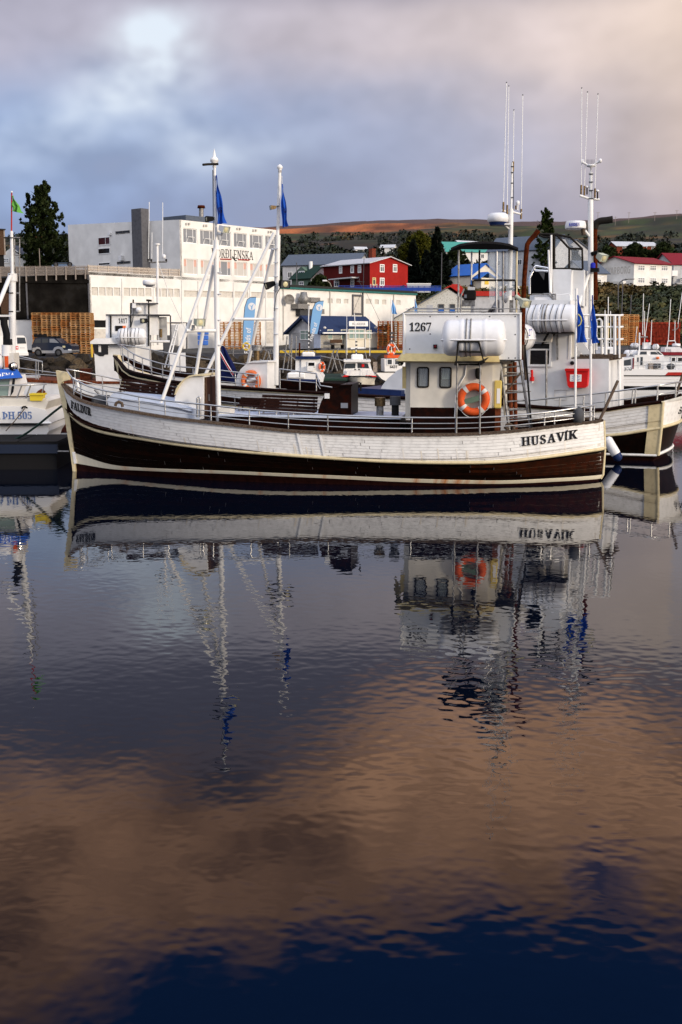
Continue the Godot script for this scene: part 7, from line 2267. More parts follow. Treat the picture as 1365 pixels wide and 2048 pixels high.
func build_left_boat() -> void:
	var fr := water_frame(40, 31.0, 3.0)
	var boat := thing("motor_boat", "small white boat with blue visor at the left edge, tall mast behind it", "boat", fr)
	var z := 1.15
	var k := FR
	pr("hull", "car_white", [[-60, 812], [60, 813], [92, 820], [97, 832], [101, 846], [97, 850], [98, 862], [91, 872], [87, 885], [-60, 890]], z, 2.3)
	pr("hull_side", "car_white", [[-60, 812], [60, 813], [91, 820], [97, 832], [101, 846], [-60, 850]], z + 0.06, 0.08)
	bx("rubbing_strip", "rubber", [-60, 846.5, 86, 851], z + 0.10, 0.06)
	bx("strip_end", "car_white", [80, 844.5, 103, 848.5], z + 0.12, 0.1, null, 0.02)
	pr("bulwark", "cabin_cream", [[-60, 797], [86, 797], [97.5, 802], [94, 811], [90, 820], [60, 815], [-60, 812]], z - 0.02, 2.2)
	lettering("AÞENA ÞH 505", "blue_ink", [-63, 823.5, 64, 838.5], z + 0.065)
	# wheelhouse with visor
	pr("house", "car_white", [[-60, 752], [26, 752], [30, 770], [21, 797], [-60, 797]], z - 0.35, 1.5)
	var vis := MB.new()
	vis.quad(L(-60, 738, z - 0.3), L(35, 738, z - 0.3), L(46, 755, z - 0.02), L(-60, 762, z - 0.02), Vector3(0, 0.5, 0.86))
	vis.quad(L(35, 738, z - 0.3), L(46, 755, z - 0.02), L(44, 757, -0.8), L(34, 739, -0.8), Vector3(0.8, 0.4, 0))
	vis.quad(L(-60, 738, z - 0.3), L(35, 738, z - 0.3), L(35, 738, -0.8), L(-60, 738, -0.8), Vector3.UP)
	P("visor", vis, "boat_blue")
	var vl := text_mesh("AÞENA", "Droid Serif", true, 0.01)
	var bb := vl.get_aabb()
	var c0 := L(-13, 753.5, z - 0.12); var c1 := L(30, 753.5, z - 0.12)
	var vo := add_mesh("lettering", vl, MT["letter_white"], CUR)
	var sc := (c1.x - c0.x) / bb.size.x
	var tilt := Basis(Vector3.RIGHT, -0.60)
	vo.transform = Transform3D(tilt * Basis().scaled(Vector3(sc, 0.155 / bb.size.y, 1)), Vector3(c0.x - bb.position.x * sc, c0.y + 0.035, z - 0.10))
	pr("window_glass", "window_green", [[-60, 763], [19.5, 760.5], [17, 791], [-60, 795]], z - 0.33, 0.03)
	pr("window_post", "car_white", [[20, 758], [25.5, 757], [20.5, 793], [16.5, 793]], z - 0.31, 0.06)
	pr("side_window", "window_black", [[26, 757], [31, 756], [27, 784], [21, 793]], z - 0.33, 0.03)
	# search lamp, orange door, funnel
	P("search_lamp", MB.new().lathe(L(28, 733, 0.9), Vector3(0.75, 0.0, 0.66), [Vector2(0, -0.16), Vector2(0.08, -0.14), Vector2(0.11, -0.05), Vector2(0.115, 0.03), Vector2(0.10, 0.035)], 16), "black")
	P("lamp_glass", MB.new().lathe(L(28, 733, 0.9), Vector3(0.75, 0.0, 0.66), [Vector2(0.105, 0.033), Vector2(0.06, 0.05), Vector2(0, 0.055)], 16), "chrome")
	bx("locker", "cabin_cream", [7.5, 706, 29, 738], 0.3, 0.6)
	bx("locker_door", "orange", [10, 711.5, 17, 735], 0.32, 0.03)
	P("float_drum", MB.new().lathe(L(-4, 724, 0.5), Vector3.RIGHT, [Vector2(0, -0.3), Vector2(0.2, -0.28), Vector2(0.22, 0.0), Vector2(0.18, 0.1), Vector2(0, 0.11)], 14), "car_white")
	tb("funnel", "black", [[14, 690, 0.2], [14, 668, 0.2], [9, 648, 0.2], [8.5, 636, 0.2]], 0.10)
	bx("funnel_box", "black", [7, 678, 20, 690], 0.3, 0.3)
	P("funnel_foot", MB.new().rod(L(14, 712, 0.2), L(14, 690, 0.2), 0.14), "car_white")
	# mast with its red topmast, ladder hoops and stay
	var m := P("mast", MB.new().pipe(line([[25, 712, -0.2], [25.5, 560, -0.2]]), 0.095, 12), "white_paint")
	tb("topmast", "white_paint", [[25.5, 562, -0.2], [23.5, 462, -0.2]], 0.045, m)
	tb("topmast", "red_roof", [[23.5, 464, -0.2], [24, 386, -0.2]], 0.020, m)
	P("truck", MB.new().ball(L(24, 384, -0.2), Vector3.ONE * 0.03, 8), "white_paint", m)
	P("mast_collar", MB.new().rod(L(25.6, 562, -0.2), L(25.6, 547, -0.2), 0.13), "white_paint", m)
	tb("stay", "white_paint", [[21, 552, -0.1], [-12, 632, 0.4]], 0.06, m)
	tb("ladder_side", "galvanised", [[39.5, 478, -0.2], [39.5, 586, -0.2], [40, 622, -0.2]], 0.018, m)
	tb("ladder_side", "galvanised", [[29.5, 478, -0.2], [29.5, 700, -0.2]], 0.018, m)
	for py in [475.5, 510, 549, 586.5, 623]: tb("ladder_rung", "galvanised", [[22, py - 0.5, -0.2], [40, py, -0.2]], 0.018, m)
	for py in [475.5, 549, 586, 623]: tb("mast_band", "frame_black", [[18, py, -0.1], [27, py, -0.1]], 0.016, m)
	for py in [478, 549]: tb("crossarm", "frame_black", [[8 if py < 500 else 17, py - 2.5, -0.2], [24, py - 2, -0.2]], 0.018, m)
	bx("boom", "white_paint", [-60, 629.5, 20, 633.5], 0.0, 0.1)
	# rails
	tb("rail", "steel", [[-60, 772, z], [40, 770.5, z], [93, 768.5, 0.5]], 0.022)
	for e in [[44, 771, 33, 800], [62, 770, 51, 800], [89, 769, 85, 785]]: tb("stanchion", "steel", [[e[0], e[1], z - 0.05], [e[2], e[3], z - 0.05]], 0.02)
	tb("lower_rail", "cap_wood", [[-60, 794.5, z], [86, 793, z - 0.2]], 0.018)
	tb("fairlead", "black", [[44.5, 817, z + 0.05], [46, 814, z + 0.1], [51, 813, z + 0.1], [55, 816, z + 0.05]], 0.022)
	tb("rope", "cap_wood", [[50, 817, z + 0.12], [30, 842, z + 0.2], [12, 862, z + 0.3]], 0.014)
	var bk := thing("bucket", "square yellow plastic tub on the small white boat's bow", "tub", k)
	pr("body", "bucket_yellow", [[59.5, 788.5], [86, 788.5], [84.5, 801.5], [60.5, 801.5]], z + 0.05, 0.35)
	bx("rim", "bucket_yellow", [58.5, 787, 87.5, 790.5], z + 0.09, 0.43)
	CUR = boat; FR = k
	tb("rope_bundle", "plank_rust", [[75, 789, z - 0.25], [80, 784, z - 0.3], [85, 781, z - 0.25], [88, 783, z - 0.25], [85, 787, z - 0.25]], 0.055)
	var f := flag("small bright green flag at the top of the left edge mast", k * L(24.5, 391, -0.2), 0.42, 0.03, 0.30, "flag_green", 23, Vector3(0.96, 0, 0.28))
	CUR = boat; FR = k
	# the mooring line from the near boat's stem to the pier
	var ropes := MB.new()
	var pts := []
	var pa := at(124, 812, 27.2); var pb := at(-40, 868, 29.0)
	for i in 14:
		var t := i / 13.0
		pts.append(pa.lerp(pb, t) + Vector3(0, -0.42 * sin(PI * t) * (0.6 + 0.8 * t), 0))
	single("mooring_rope", ropes.pipe(pts, 0.028, 6), "roof_green", "dark green mooring rope sagging from the near boat's stem to the left", "rope")

func build_boat_1417() -> void:
	var fr := water_frame(250, 43.0, 8.0)
	var boat := thing("fishing_boat", "white and grey fishing boat numbered 1417 with raft, behind the near boat's bow", "boat", fr)
	var z := 1.7
	# hull that runs to the left behind the bows
	pr("hull", "cabin_white", [[22, 764], [120, 766], [330, 766], [330, 800], [120, 800], [30, 790]], z, 3.2)
	pr("hull_lower", "plank_rust", [[30, 790], [120, 796], [330, 800], [330, 856], [60, 854], [38, 820]], z - 0.02, 3.1)
	pr("hull_line", "white_paint", [[36, 817], [330, 820], [330, 824], [37, 821]], z + 0.03, 0.08)
	pr("hull_line", "white_paint", [[40, 831], [330, 834], [330, 838], [41, 835]], z + 0.03, 0.08)
	pr("gunwale", "plank_rust", [[18, 756], [120, 762], [330, 764], [330, 768], [120, 767], [20, 762]], z + 0.05, 3.3)
	# rails over the forward deck
	for e in [[[28, 715], [85, 724]], [[30, 735], [128, 748]], [[28, 746], [128, 752]], [[28, 758], [128, 764]]]: tb("rail", "steel", [[e[0][0], e[0][1], z], [e[1][0], e[1][1], z]], 0.018)
	tb("rail", "steel", [[37, 712, z], [85, 723, z], [85, 745, z]], 0.022)
	for px in [37, 72.5, 77]: tb("stanchion", "steel", [[px, 716 + px * 0.05, z], [px, 762, z]], 0.018)
	bx("deck_plank", "yellow", [208, 758, 241, 770], z - 0.3, 0.6)
	bx("deck_crate", "wall_grey", [44, 752, 76, 760], 0.5, 0.8)
	bx("deck_timber", "plank_rust", [160, 738, 182, 760], 0.5, 0.8)
	# lower wheelhouse
	pr("house", "cabin_white", [[188, 690], [271, 690], [274, 770], [193, 770]], z - 0.2, 2.6)
	pr("visor", "white_paint", [[181, 683], [190, 677], [235, 676], [243, 684], [243, 688], [181, 688]], z + 0.1, 3.0)
	pr("window", "window_black", [[185.5, 687.5], [216.5, 686], [217, 709], [210, 709.5], [207.5, 712.5], [200, 712.5], [189, 706]], z - 0.18, 0.03)
	bx("window_bar", "white_trim", [197.5, 690, 202.5, 704], z - 0.165, 0.02)
	bx("side_house", "white_paint", [268, 694, 300, 736], z - 0.4, 2.0)
	bx("door_panel", "white_paint", [340, 706, 372, 745], z - 0.3, 0.6)
	# upper block
	pr("upper_house", "cabin_white", [[212, 630], [300, 630], [300, 694], [212, 690]], z - 0.6, 2.0)
	bx("upper_house_end", "white_paint", [299, 632, 317, 670], z - 0.75, 1.6)
	pr("top_box", "cabin_white", [[262, 606], [298, 607], [298, 631], [262, 630]], z - 0.7, 1.2)
	bx("top_box_end", "white_paint", [299, 607.5, 315.5, 630], z - 0.8, 1.0)
	lettering("1417", "ink", [237.5, 636.5, 255, 646.5], z - 0.596)
	for e in [[212, 628.5, 340, 630.5], [262, 605.5, 316, 607.2]]: bx("roof_edge", "chimney_grey", e, z - 0.5, 1.6)
	for e in [[222, 631, 675], [298, 607, 692], [262, 606, 655]]: tb("corner_pipe", "frame_black", [[e[0], e[1], z - 0.55], [e[0], e[2], z - 0.55]], 0.03)
	bx("vent_hole", "black", [231, 651.5, 246, 662], z - 0.57, 0.04)
	bx("orange_sign", "orange_faded", [246, 651.5, 252, 657], z - 0.55, 0.03)
	flood("house_lamp", "black", L(290, 641, z - 0.4), Vector3(-0.5, -0.1, 0.8), 0.22)
	P("round_lamp", MB.new().lathe(L(278, 620, z - 0.6), Vector3.BACK, [Vector2(0.12, 0), Vector2(0.1, 0.12), Vector2(0, 0.14)], 10), "white_paint")
	bx("horn", "white_paint", [265, 606, 272.5, 616], z - 0.5, 0.2)
	tb("aerial", "frame_black", [[267, 606, 0.8], [267, 599, 0.8]], 0.03)
	tb("flat_dish", "frame_black", [[293, 600.5, 0.8], [304, 601.5, 0.8]], 0.04)
	tb("dish_stem", "frame_black", [[297.5, 608, 0.8], [297.5, 601, 0.8]], 0.025)
	tb("cable", "dark_grey", [[268, 616, z - 0.5], [266, 640, z - 0.5], [262, 655, z - 0.5]], 0.02)
	# gantry and ladders aft
	tb("gantry", "chimney_grey", [[316, 631, 0.6], [341.5, 631.5, 0.6], [341.5, 690, 0.6]], 0.03)
	tb("gantry", "chimney_grey", [[341, 645.5, 0.6], [374, 645.5, 0.6], [374, 700, 0.6]], 0.03)
	bx("aft_locker", "wall_grey", [318, 634, 334, 681], 0.2, 1.0)
	bx("aft_panel", "white_paint", [342, 648, 374, 692], -0.4, 0.6)
	bx("aft_seat", "wall_grey", [344, 650, 357, 690], -0.2, 0.4)
	P("gas_bottle", MB.new().rod(L(322, 675, 0.9), L(322, 658, 0.9), 0.06), "brass")
	for e in [[354, 648, 330, 735], [358, 648, 337, 735]]: tb("ladder_side", "white_paint", [[e[0], e[1], 1.0], [e[2], e[3], 1.2]], 0.03)
	for k in 5: tb("ladder_rung", "white_paint", [[351 - k * 4.2, 660 + k * 15, 1.1], [355 - k * 4.2, 660 + k * 15, 1.1]], 0.02)
	tb("shelf", "white_paint", [[300, 683, 1.0], [340, 683, 1.0]], 0.05)
	# mast with crossbar, radar and whips
	var m := P("mast", MB.new().pipe(line([[316.5, 690, 0.3], [316, 600, 0.3], [315, 489, 0.3]]), 0.05, 10), "white_paint")
	tb("crossbar", "galvanised", [[296, 522, 0.3], [306, 525, 0.3], [316, 523.5, 0.3], [334, 523.5, 0.3]], 0.035, m)
	P("mast_cap", MB.new().rod(L(315, 490, 0.3), L(315, 487, 0.3), 0.11), "white_paint", m)
	for e in [[297.5, 521, 299, 404], [304, 520, 304.5, 465], [325.5, 510, 326, 405]]: tb("whip_aerial", "white_trim", [[e[0], e[1], 0.3], [e[2], e[3], 0.3]], 0.012, m)
	P("dome", MB.new().lathe(L(328.5, 517, 0.3), Vector3.UP, [Vector2(0, 0), Vector2(0.07, 0.0), Vector2(0.07, 0.12), Vector2(0.0, 0.17)], 10), "raft_white", m)
	for px in [297, 303, 333]: tb("aerial_base", "frame_black", [[px, 524, 0.3], [px, 518, 0.3]], 0.035, m)
	P("radar", MB.new().lathe(L(299, 571, 0.5), Vector3.UP, [Vector2(0, -0.02), Vector2(0.22, 0), Vector2(0.25, 0.06), Vector2(0.25, 0.15), Vector2(0.22, 0.2), Vector2(0, 0.21)], 18), "raft_white", m)
	tb("radar_shelf", "white_paint", [[292, 572.5, 0.4], [315, 573.5, 0.3]], 0.03, m)
	tb("stay_cable", "tape_grey", [[317, 525, 0.3], [340, 590, 0.6], [372, 660, 0.8]], 0.012, m)
	life_raft("white life raft with rope bands under the number 1417", fr * Transform3D(Basis(), L(264, 673, z + 0.1)), 1.08, 0.30, 6)
	CUR = boat; FR = fr

func build_small_boats() -> void:
	# stern view: white with a blue band, moored below the harbour office
	var fr := water_frame(608, 70.0, 0.0)
	thing("motor_boat", "small white boat with blue band and blue roof edge below the harbour office", "boat", fr)
	pr("hull", "car_white", [[574, 752], [580, 745], [640, 746], [648, 756], [642, 782], [576, 782]], 1.2, 5.0)
	pr("hull_band", "navy", [[575, 757], [640, 759], [640, 769], [575, 768]], 1.24, 0.1)
	bx("deck_edge", "white_paint", [575, 746, 610, 757], 1.28, 1.2, null, 0.06)
	pr("cabin", "cabin_white", [[592, 718], [604, 716], [604, 748], [591, 748]], 0.9, 2.2)
	bx("cabin_back", "car_white", [603, 716, 640, 747], 1.0, 2.4)
	bx("roof", "navy", [591.5, 713, 641, 718], 1.15, 2.7)
	pwin([615.5, 723.5, 631, 738], 1.0, "white_trim", "window_black", [[], []], 0.05)
	bx("engine_box", "car_white", [615, 732, 628, 742], 1.3, 0.5)
	bx("roof_box", "car_white", [604, 704, 630, 714.5], 0.6, 0.8, null, 0.08)
	tb("roof_hoop", "galvanised", [[606, 705, 0.5], [612, 701, 0.5], [625, 701, 0.5], [631, 706, 0.5]], 0.03)
	tb("stove_pipe", "rust", [[599.5, 715, 0.2], [599.5, 686, 0.2]], 0.05)
	var m := tb("mast", "white_trim", [[618, 704, 0.4], [617.5, 640, 0.4], [618.5, 612, 0.4]], 0.03)
	for k in 5: bx("mast_fitting", "dark_grey", [616, 664 + k * 8, 620.5, 668 + k * 8], 0.44, 0.08, m)
	lifebuoy("small orange lifebuoy on the cabin side of the little blue banded boat", fr * Transform3D(Basis(Vector3.UP, 1.0), L(644, 734, 0.9)), 0.33, "orange")
	# bow view: white cruiser with two windscreens
	fr = water_frame(718, 75.0, 0.0)
	var boat := thing("motor_boat", "white motor cruiser with two wide windscreens, bow towards the near boat", "boat", fr)
	var ht := L(718, 753, 1.0).y
	var l0 := L(683, 755, 1.0).x; var l1 := L(757, 755, 1.0).x
	var bm := MB.new()
	var rows := []
	for lv in [[ht + 0.06, 1.0, 0.0], [ht - 0.35, 0.93, -0.15], [-0.15, 0.70, -0.4]]:
		var row := []
		for i in 17:
			var t := -1.0 + i / 8.0
			row.append(Vector3((l1 - l0) * 0.5 * t * lv[1], lv[0], 1.6 + lv[2] - 3.2 * pow(absf(t), 2.2)))
		for q in range(16, -1, -1): pass
		rows.append(row)
	P("hull", bm.sheet(rows), "cabin_cream")
	lb("after_hull", "cabin_cream", Vector3(0, ht * 0.5 - 0.1, -3.5), Vector3((l1 - l0) * 0.9, ht, 4.2))
	tb("rubbing_strip", "rubber", [[683, 754.5, -1.4], [700, 752.8, 1.2], [721, 752.5, 1.75], [742, 753.2, 1.2], [757, 755, -1.4]], 0.04)
	pr("foredeck", "car_white", [[690, 752], [697, 740], [745, 740], [751, 752]], 0.4, 3.0)
	pr("deck_stripe", "red", [[685, 754], [690, 750], [705, 752], [703, 754]], 0.9, 0.2); pr("deck_stripe", "red", [[728, 753], [733, 750.5], [752, 751.5], [754, 754]], 0.9, 0.2)
	pr("cabin", "car_white", [[687, 748], [691, 722], [740, 722], [746, 748]], 0.2, 3.4)
	for r in [[[689, 737], [691.5, 727], [712, 726.5], [711, 736.5]], [[716, 736], [715.5, 726], [736, 727], [739, 736.5]]]: pr("windscreen", "window_glass", r, 0.23, 0.05)
	for r in [[709, 738, 713, 740], [716.5, 738, 721, 740]]: bx("deck_vent", "dark_grey", r, 0.45, 0.05)
	bx("red_cloth", "red", [724, 728.5, 729, 734], 0.26, 0.02)
	bx("roof", "car_white", [688, 720, 742, 724], 0.4, 3.4)
	bx("roof_box", "car_white", [703, 708.5, 727, 721], -0.3, 0.8, null, 0.08)
	m = tb("mast", "white_trim", [[713, 709, -0.5], [711, 650, -0.5], [709, 627, -0.5]], 0.028)
	for k in 4: bx("mast_fitting", "dark_grey", [711, 682 + k * 7, 715.5, 685 + k * 7], -0.44, 0.08, m)
	tb("spreader", "white_trim", [[702, 697, -0.5], [730, 696, -0.5]], 0.05, m)
	for e in [[694.5, 710, 694, 632], [740, 712, 739.5, 628]]: tb("whip_aerial", "white_trim", [[e[0], e[1], -0.6], [e[2], e[3], -0.6]], 0.018)
	for e in [[692, 700, 694, 722], [731, 704, 735, 722]]: tb("rod_holder", "galvanised", [[e[0], e[1], -0.3], [e[2], e[3], -0.3]], 0.03)
	bx("outboard_cover", "fence_grey", [747, 724, 755, 744], -1.0, 0.4)
	for px in [694, 706, 727, 741]: tb("rail_post", "steel", [[px, 751, 0.6], [px + (1 if px < 715 else -1), 736, 0.5]], 0.015)
	# boat with the orange cabin top
	fr = water_frame(790, 79.0, 6.0)
	boat = thing("motor_boat", "white boat with orange cabin top and number 6431 left of the cabin", "boat", fr)
	pr("hull", "car_white", [[752, 745], [800, 744], [850, 741], [850, 768], [780, 766], [764, 758]], 1.0, 2.2)
	bx("rubbing_strip", "rubber", [752, 743.3, 850, 745], 1.03, 2.3)
	pr("cabin", "car_white", [[769.5, 718], [830, 715], [830, 744], [770, 745]], 0.7, 1.8)
	bx("cabin_top", "orange", [775.5, 710.5, 812, 716], 0.6, 1.6)
	for r in [[774, 717.5, 785.5, 730], [789, 717, 800, 730]]: pwin(r, 0.7, "white_trim", "window_glass", [[], []], 0.05)
	lettering("6431", "ink", [780.5, 731, 794, 736.5], 0.71, null, "Droid Sans")
	m = tb("mast", "white_trim", [[783, 712, 0.2], [784, 660, 0.2], [782.5, 597, 0.2]], 0.035)
	for k in 4: bx("mast_fitting", "dark_grey", [781, 664 + k * 8, 787.5, 668 + k * 8], 0.25, 0.1, m)
	tb("stay", "white_trim", [[787, 684, 0.2], [799, 703, 0.2]], 0.025, m)
	var keep := FR
	flag("pale blue pennant on the mast of the orange topped boat", keep * L(784.5, 600, 0.2), 0.95, 0.05, 0.40, "flag_sky", 31, Vector3(1, 0, 0.2).normalized())
	CUR = boat; FR = keep
	lifebuoy("orange lifebuoy hung upright above the orange cabin top", keep * Transform3D(Basis(Vector3.UP, 0.6), L(782.5, 699, 0.3)), 0.42, "orange")
	var p2 := at(829.5, 640, 84.0)
	thing("flag_pole", "thin pole with pale blue pennant left of the peeling shed", "flagpole", Transform3D(Basis(), Vector3(p2.x, 1.0, p2.z)))
	rod("pole", "white_trim", Vector3.ZERO, Vector3(0, at(829, 596, 84).y - 1.0, 0), 0.03)
	flag("pale blue pennant on the thin pole left of the peeling shed", at(830, 598, 84.0), 1.0, 0.05, 0.26, "flag_sky", 37, Vector3(1, 0, 0.2).normalized())
	# white work boat on the right
	fr = water_frame(1300, 72.0, -4.0)
	boat = thing("fishing_boat", "white fishing boat with red stripe and number 2370 on the right", "boat", fr)
	pr("hull", "car_white", [[1215, 732], [1262, 738], [1420, 741], [1420, 774], [1250, 772], [1226, 765]], 1.5, 3.2)
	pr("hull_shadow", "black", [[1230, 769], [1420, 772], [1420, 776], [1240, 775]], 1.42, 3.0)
	bx("rubbing_strip", "frame_black", [1238, 750.5, 1420, 752.5], 1.54, 0.1)
	for py in [759, 764]: bx("plank_line", "wall_board", [1240, py, 1420, py + 0.6], 1.51, 0.03)
	pr("red_stripe", "red_roof", [[1337, 744.5], [1420, 744.5], [1420, 750.5], [1331, 750.5]], 1.52, 0.04)
	pr("forward_cabin", "cabin_white", [[1239, 726], [1244, 717], [1268, 714], [1268, 742], [1230, 740]], 1.35, 2.6)
	pr("windscreen", "window_glass", [[1239, 732], [1242, 722], [1262.5, 718], [1262.5, 730.5]], 1.37, 0.04)
	bx("red_post", "wine_roof", [1266, 716, 1268, 741], 1.4, 0.05)
	lettering("2370", "chimney_grey", [1244, 734.5, 1264, 741], 1.52)
	bx("house", "car_white", [1269, 710, 1297, 741], 1.2, 2.2)
	bx("house_after", "cabin_white", [1297, 711, 1328, 738], 0.9, 1.8)
	for r in [[1275, 715, 1278, 724], [1281.5, 714, 1286, 730]]: bx("house_window", "window_glass", r, 1.22, 0.03)
	pr("upper_cabin", "car_white", [[1277, 701], [1318, 701], [1328, 711], [1276, 711]], 0.8, 1.6)
	for r in [[[1280, 709], [1282, 703], [1294, 703], [1294, 709]], [[1302, 709], [1302, 703.5], [1311, 703.5], [1318, 709]], [[1313, 703], [1317, 703], [1325, 709.5], [1320, 709.5]]]: pr("upper_window", "window_glass", r, 0.82, 0.03)
	life_raft("small white raft drum on the bow of the boat numbered 2370", fr * Transform3D(Basis(), L(1262, 706, 0.4)), 0.85, 0.19, 0)
	CUR = boat; FR = fr
	life_raft("white raft drum left of the small mast on the boat numbered 2370", fr * Transform3D(Basis(), L(1270, 690.5, -0.2)), 0.55, 0.14, 0)
	CUR = boat; FR = fr
	life_raft("white raft drum on the roof right of the mast on the boat numbered 2370", fr * Transform3D(Basis(), L(1312, 693.5, 0.2)), 0.42, 0.17, 0)
	CUR = boat; FR = fr
	m = tb("mast", "white_paint", [[1279, 702, 0.3], [1279.5, 668, 0.3]], 0.045)
	P("mast_light", MB.new().ball(L(1279.5, 667, 0.3), Vector3.ONE * 0.06, 8), "raft_white", m)
	for e in [[1271, 690, 1274.5, 653], [1285.5, 670, 1287.5, 587], [1289, 672, 1289.5, 622], [1288.5, 688, 1299.5, 607], [1302, 690, 1304, 640]]: tb("whip_aerial", "white_trim", [[e[0], e[1], 0.2], [e[2], e[3], 0.2]], 0.022, m)
	tb("mast_arm", "galvanised", [[1277, 674, 0.3], [1296, 674, 0.3]], 0.04, m)
	bx("mast_box", "cabin_white", [1288, 685, 1302, 698], 0.1, 0.5)
	P("red_ball", MB.new().ball(L(1294.5, 682, 0.4), Vector3.ONE * 0.09, 8), "red")
	for px in [1277, 1287, 1302, 1316, 1343, 1352]: tb("rail_post", "steel", [[px, 725, 1.4], [px, 741, 1.4]], 0.014)
	for py in [724, 731]: tb("rail", "steel", [[1268, py, 1.4], [1420, py - 1, 1.4]], 0.014)
	tb("hoop", "white_paint", [[1256, 712, 0.9], [1264, 704, 0.9], [1274, 700, 0.9]], 0.03)
	P("orange_buoy", MB.new().ball(L(1316, 716, 1.0), Vector3(0.12, 0.09, 0.1), 8), "orange_faded")
	P("covered_gear", MB.new().ball(L(1342, 733, 1.0), Vector3(0.28, 0.22, 0.2), 8), "dark_grey")
	bx("deck_gear", "fence_grey", [1298, 727, 1307, 740], 1.3, 0.3)
	bx("net_drum", "dark_grey", [1308, 727, 1322, 736], 1.2, 0.4)
	# boat with the red roof band at the right edge
	fr = water_frame(1350, 78.0, -4.0)
	boat = thing("fishing_boat", "white boat with dark red roof band behind the boat numbered 2370", "boat", fr)
	pr("hull", "cabin_white", [[1300, 726], [1420, 730], [1420, 765], [1310, 765]], 1.0, 2.8)
	pr("house", "cabin_white", [[1324, 708], [1420, 708], [1420, 740], [1318, 740]], 0.8, 2.2)
	bx("roof_band", "wine_roof", [1327, 704.5, 1420, 710.5], 0.95, 2.5)
	for r in [[1342, 714, 1352, 724], [1354.5, 714, 1366, 724]]: pwin(r, 0.8, "white_trim", "window_black", [[], []], 0.05)
	pr("fly_bridge", "cabin_white", [[1331, 695], [1360, 694], [1372, 704], [1330, 704]], 0.5, 1.4)
	lettering("596", "grey_ink", [1332.5, 697.5, 1343, 704], 0.505, null, "Droid Sans")
	P("radar", MB.new().lathe(L(1353, 693, 0.2), Vector3.UP, [Vector2(0, 0), Vector2(0.27, 0), Vector2(0.29, 0.08), Vector2(0.27, 0.2), Vector2(0, 0.22)], 14), "raft_white")
	tb("arch", "white_paint", [[1334, 697, 0.3], [1336.5, 682, 0.3], [1350, 681.5, 0.3], [1353, 690, 0.3]], 0.04)
	for e in [[1337, 682, 1342, 598], [1350, 681, 1350.5, 641], [1356.5, 648, 1365, 585]]: tb("whip_aerial", "white_trim", [[e[0], e[1], 0.3], [e[2], e[3], 0.3]], 0.024)
	tb("aerial_arm", "galvanised", [[1345, 660, 0.3], [1352, 660, 0.3], [1357, 655, 0.3], [1357, 648, 0.3]], 0.03)
	# craft glimpsed through the second boat's railed platform
	fr = water_frame(1217, 78.0, 0.0)
	thing("motor_boat", "small white boat with three slim aerials seen through the railed platform", "boat", fr)
	pr("hull", "car_white", [[1190, 712], [1244, 713], [1242, 768], [1196, 768]], 1.2, 3.4)
	bx("cabin", "cabin_white", [1203.5, 694, 1229, 714], 0.9, 1.8, null, 0.06)
	bx("door", "dark_grey", [1215, 699, 1220, 711], 0.92, 0.03)
	tb("hoop", "steel", [[1205, 694, 0.8], [1208, 686, 0.8], [1224, 685, 0.8], [1228, 694, 0.8]], 0.035)
	bx("yellow_float", "yellow", [1212, 645, 1219, 678], 0.3, 0.3, null, 0.06)
	for e in [[1216.5, 694, 1217, 594], [1210.5, 694, 1210.5, 620], [1222, 694, 1221.5, 622]]: tb("whip_aerial", "white_trim", [[e[0], e[1], 0.4], [e[2], e[3], 0.4]], 0.03)

# =====================================================================================================
# what stands on the quay
func on_quay(px: float, d: float, yaw: float) -> Transform3D:
	var o := at(px, 700, d)
	o.y = quay_level(d) + 0.03
	return frame(o, yaw)

func wheel(px: float, py: float, z: float, r: float) -> void:
	var c := L(px, py, z)
	var t := P("wheel", MB.new().lathe(c, Vector3.BACK, [Vector2(r * 0.55, -0.22), Vector2(r * 0.9, -0.22), Vector2(r, -0.17), Vector2(r, -0.05), Vector2(r * 0.92, 0.0), Vector2(r * 0.6, 0.01)], 18), "rubber")
	P("rim", MB.new().lathe(c, Vector3.BACK, [Vector2(r * 0.6, -0.02), Vector2(r * 0.5, 0.0), Vector2(r * 0.2, 0.015), Vector2(0, 0.02)], 14), "dark_grey", t)

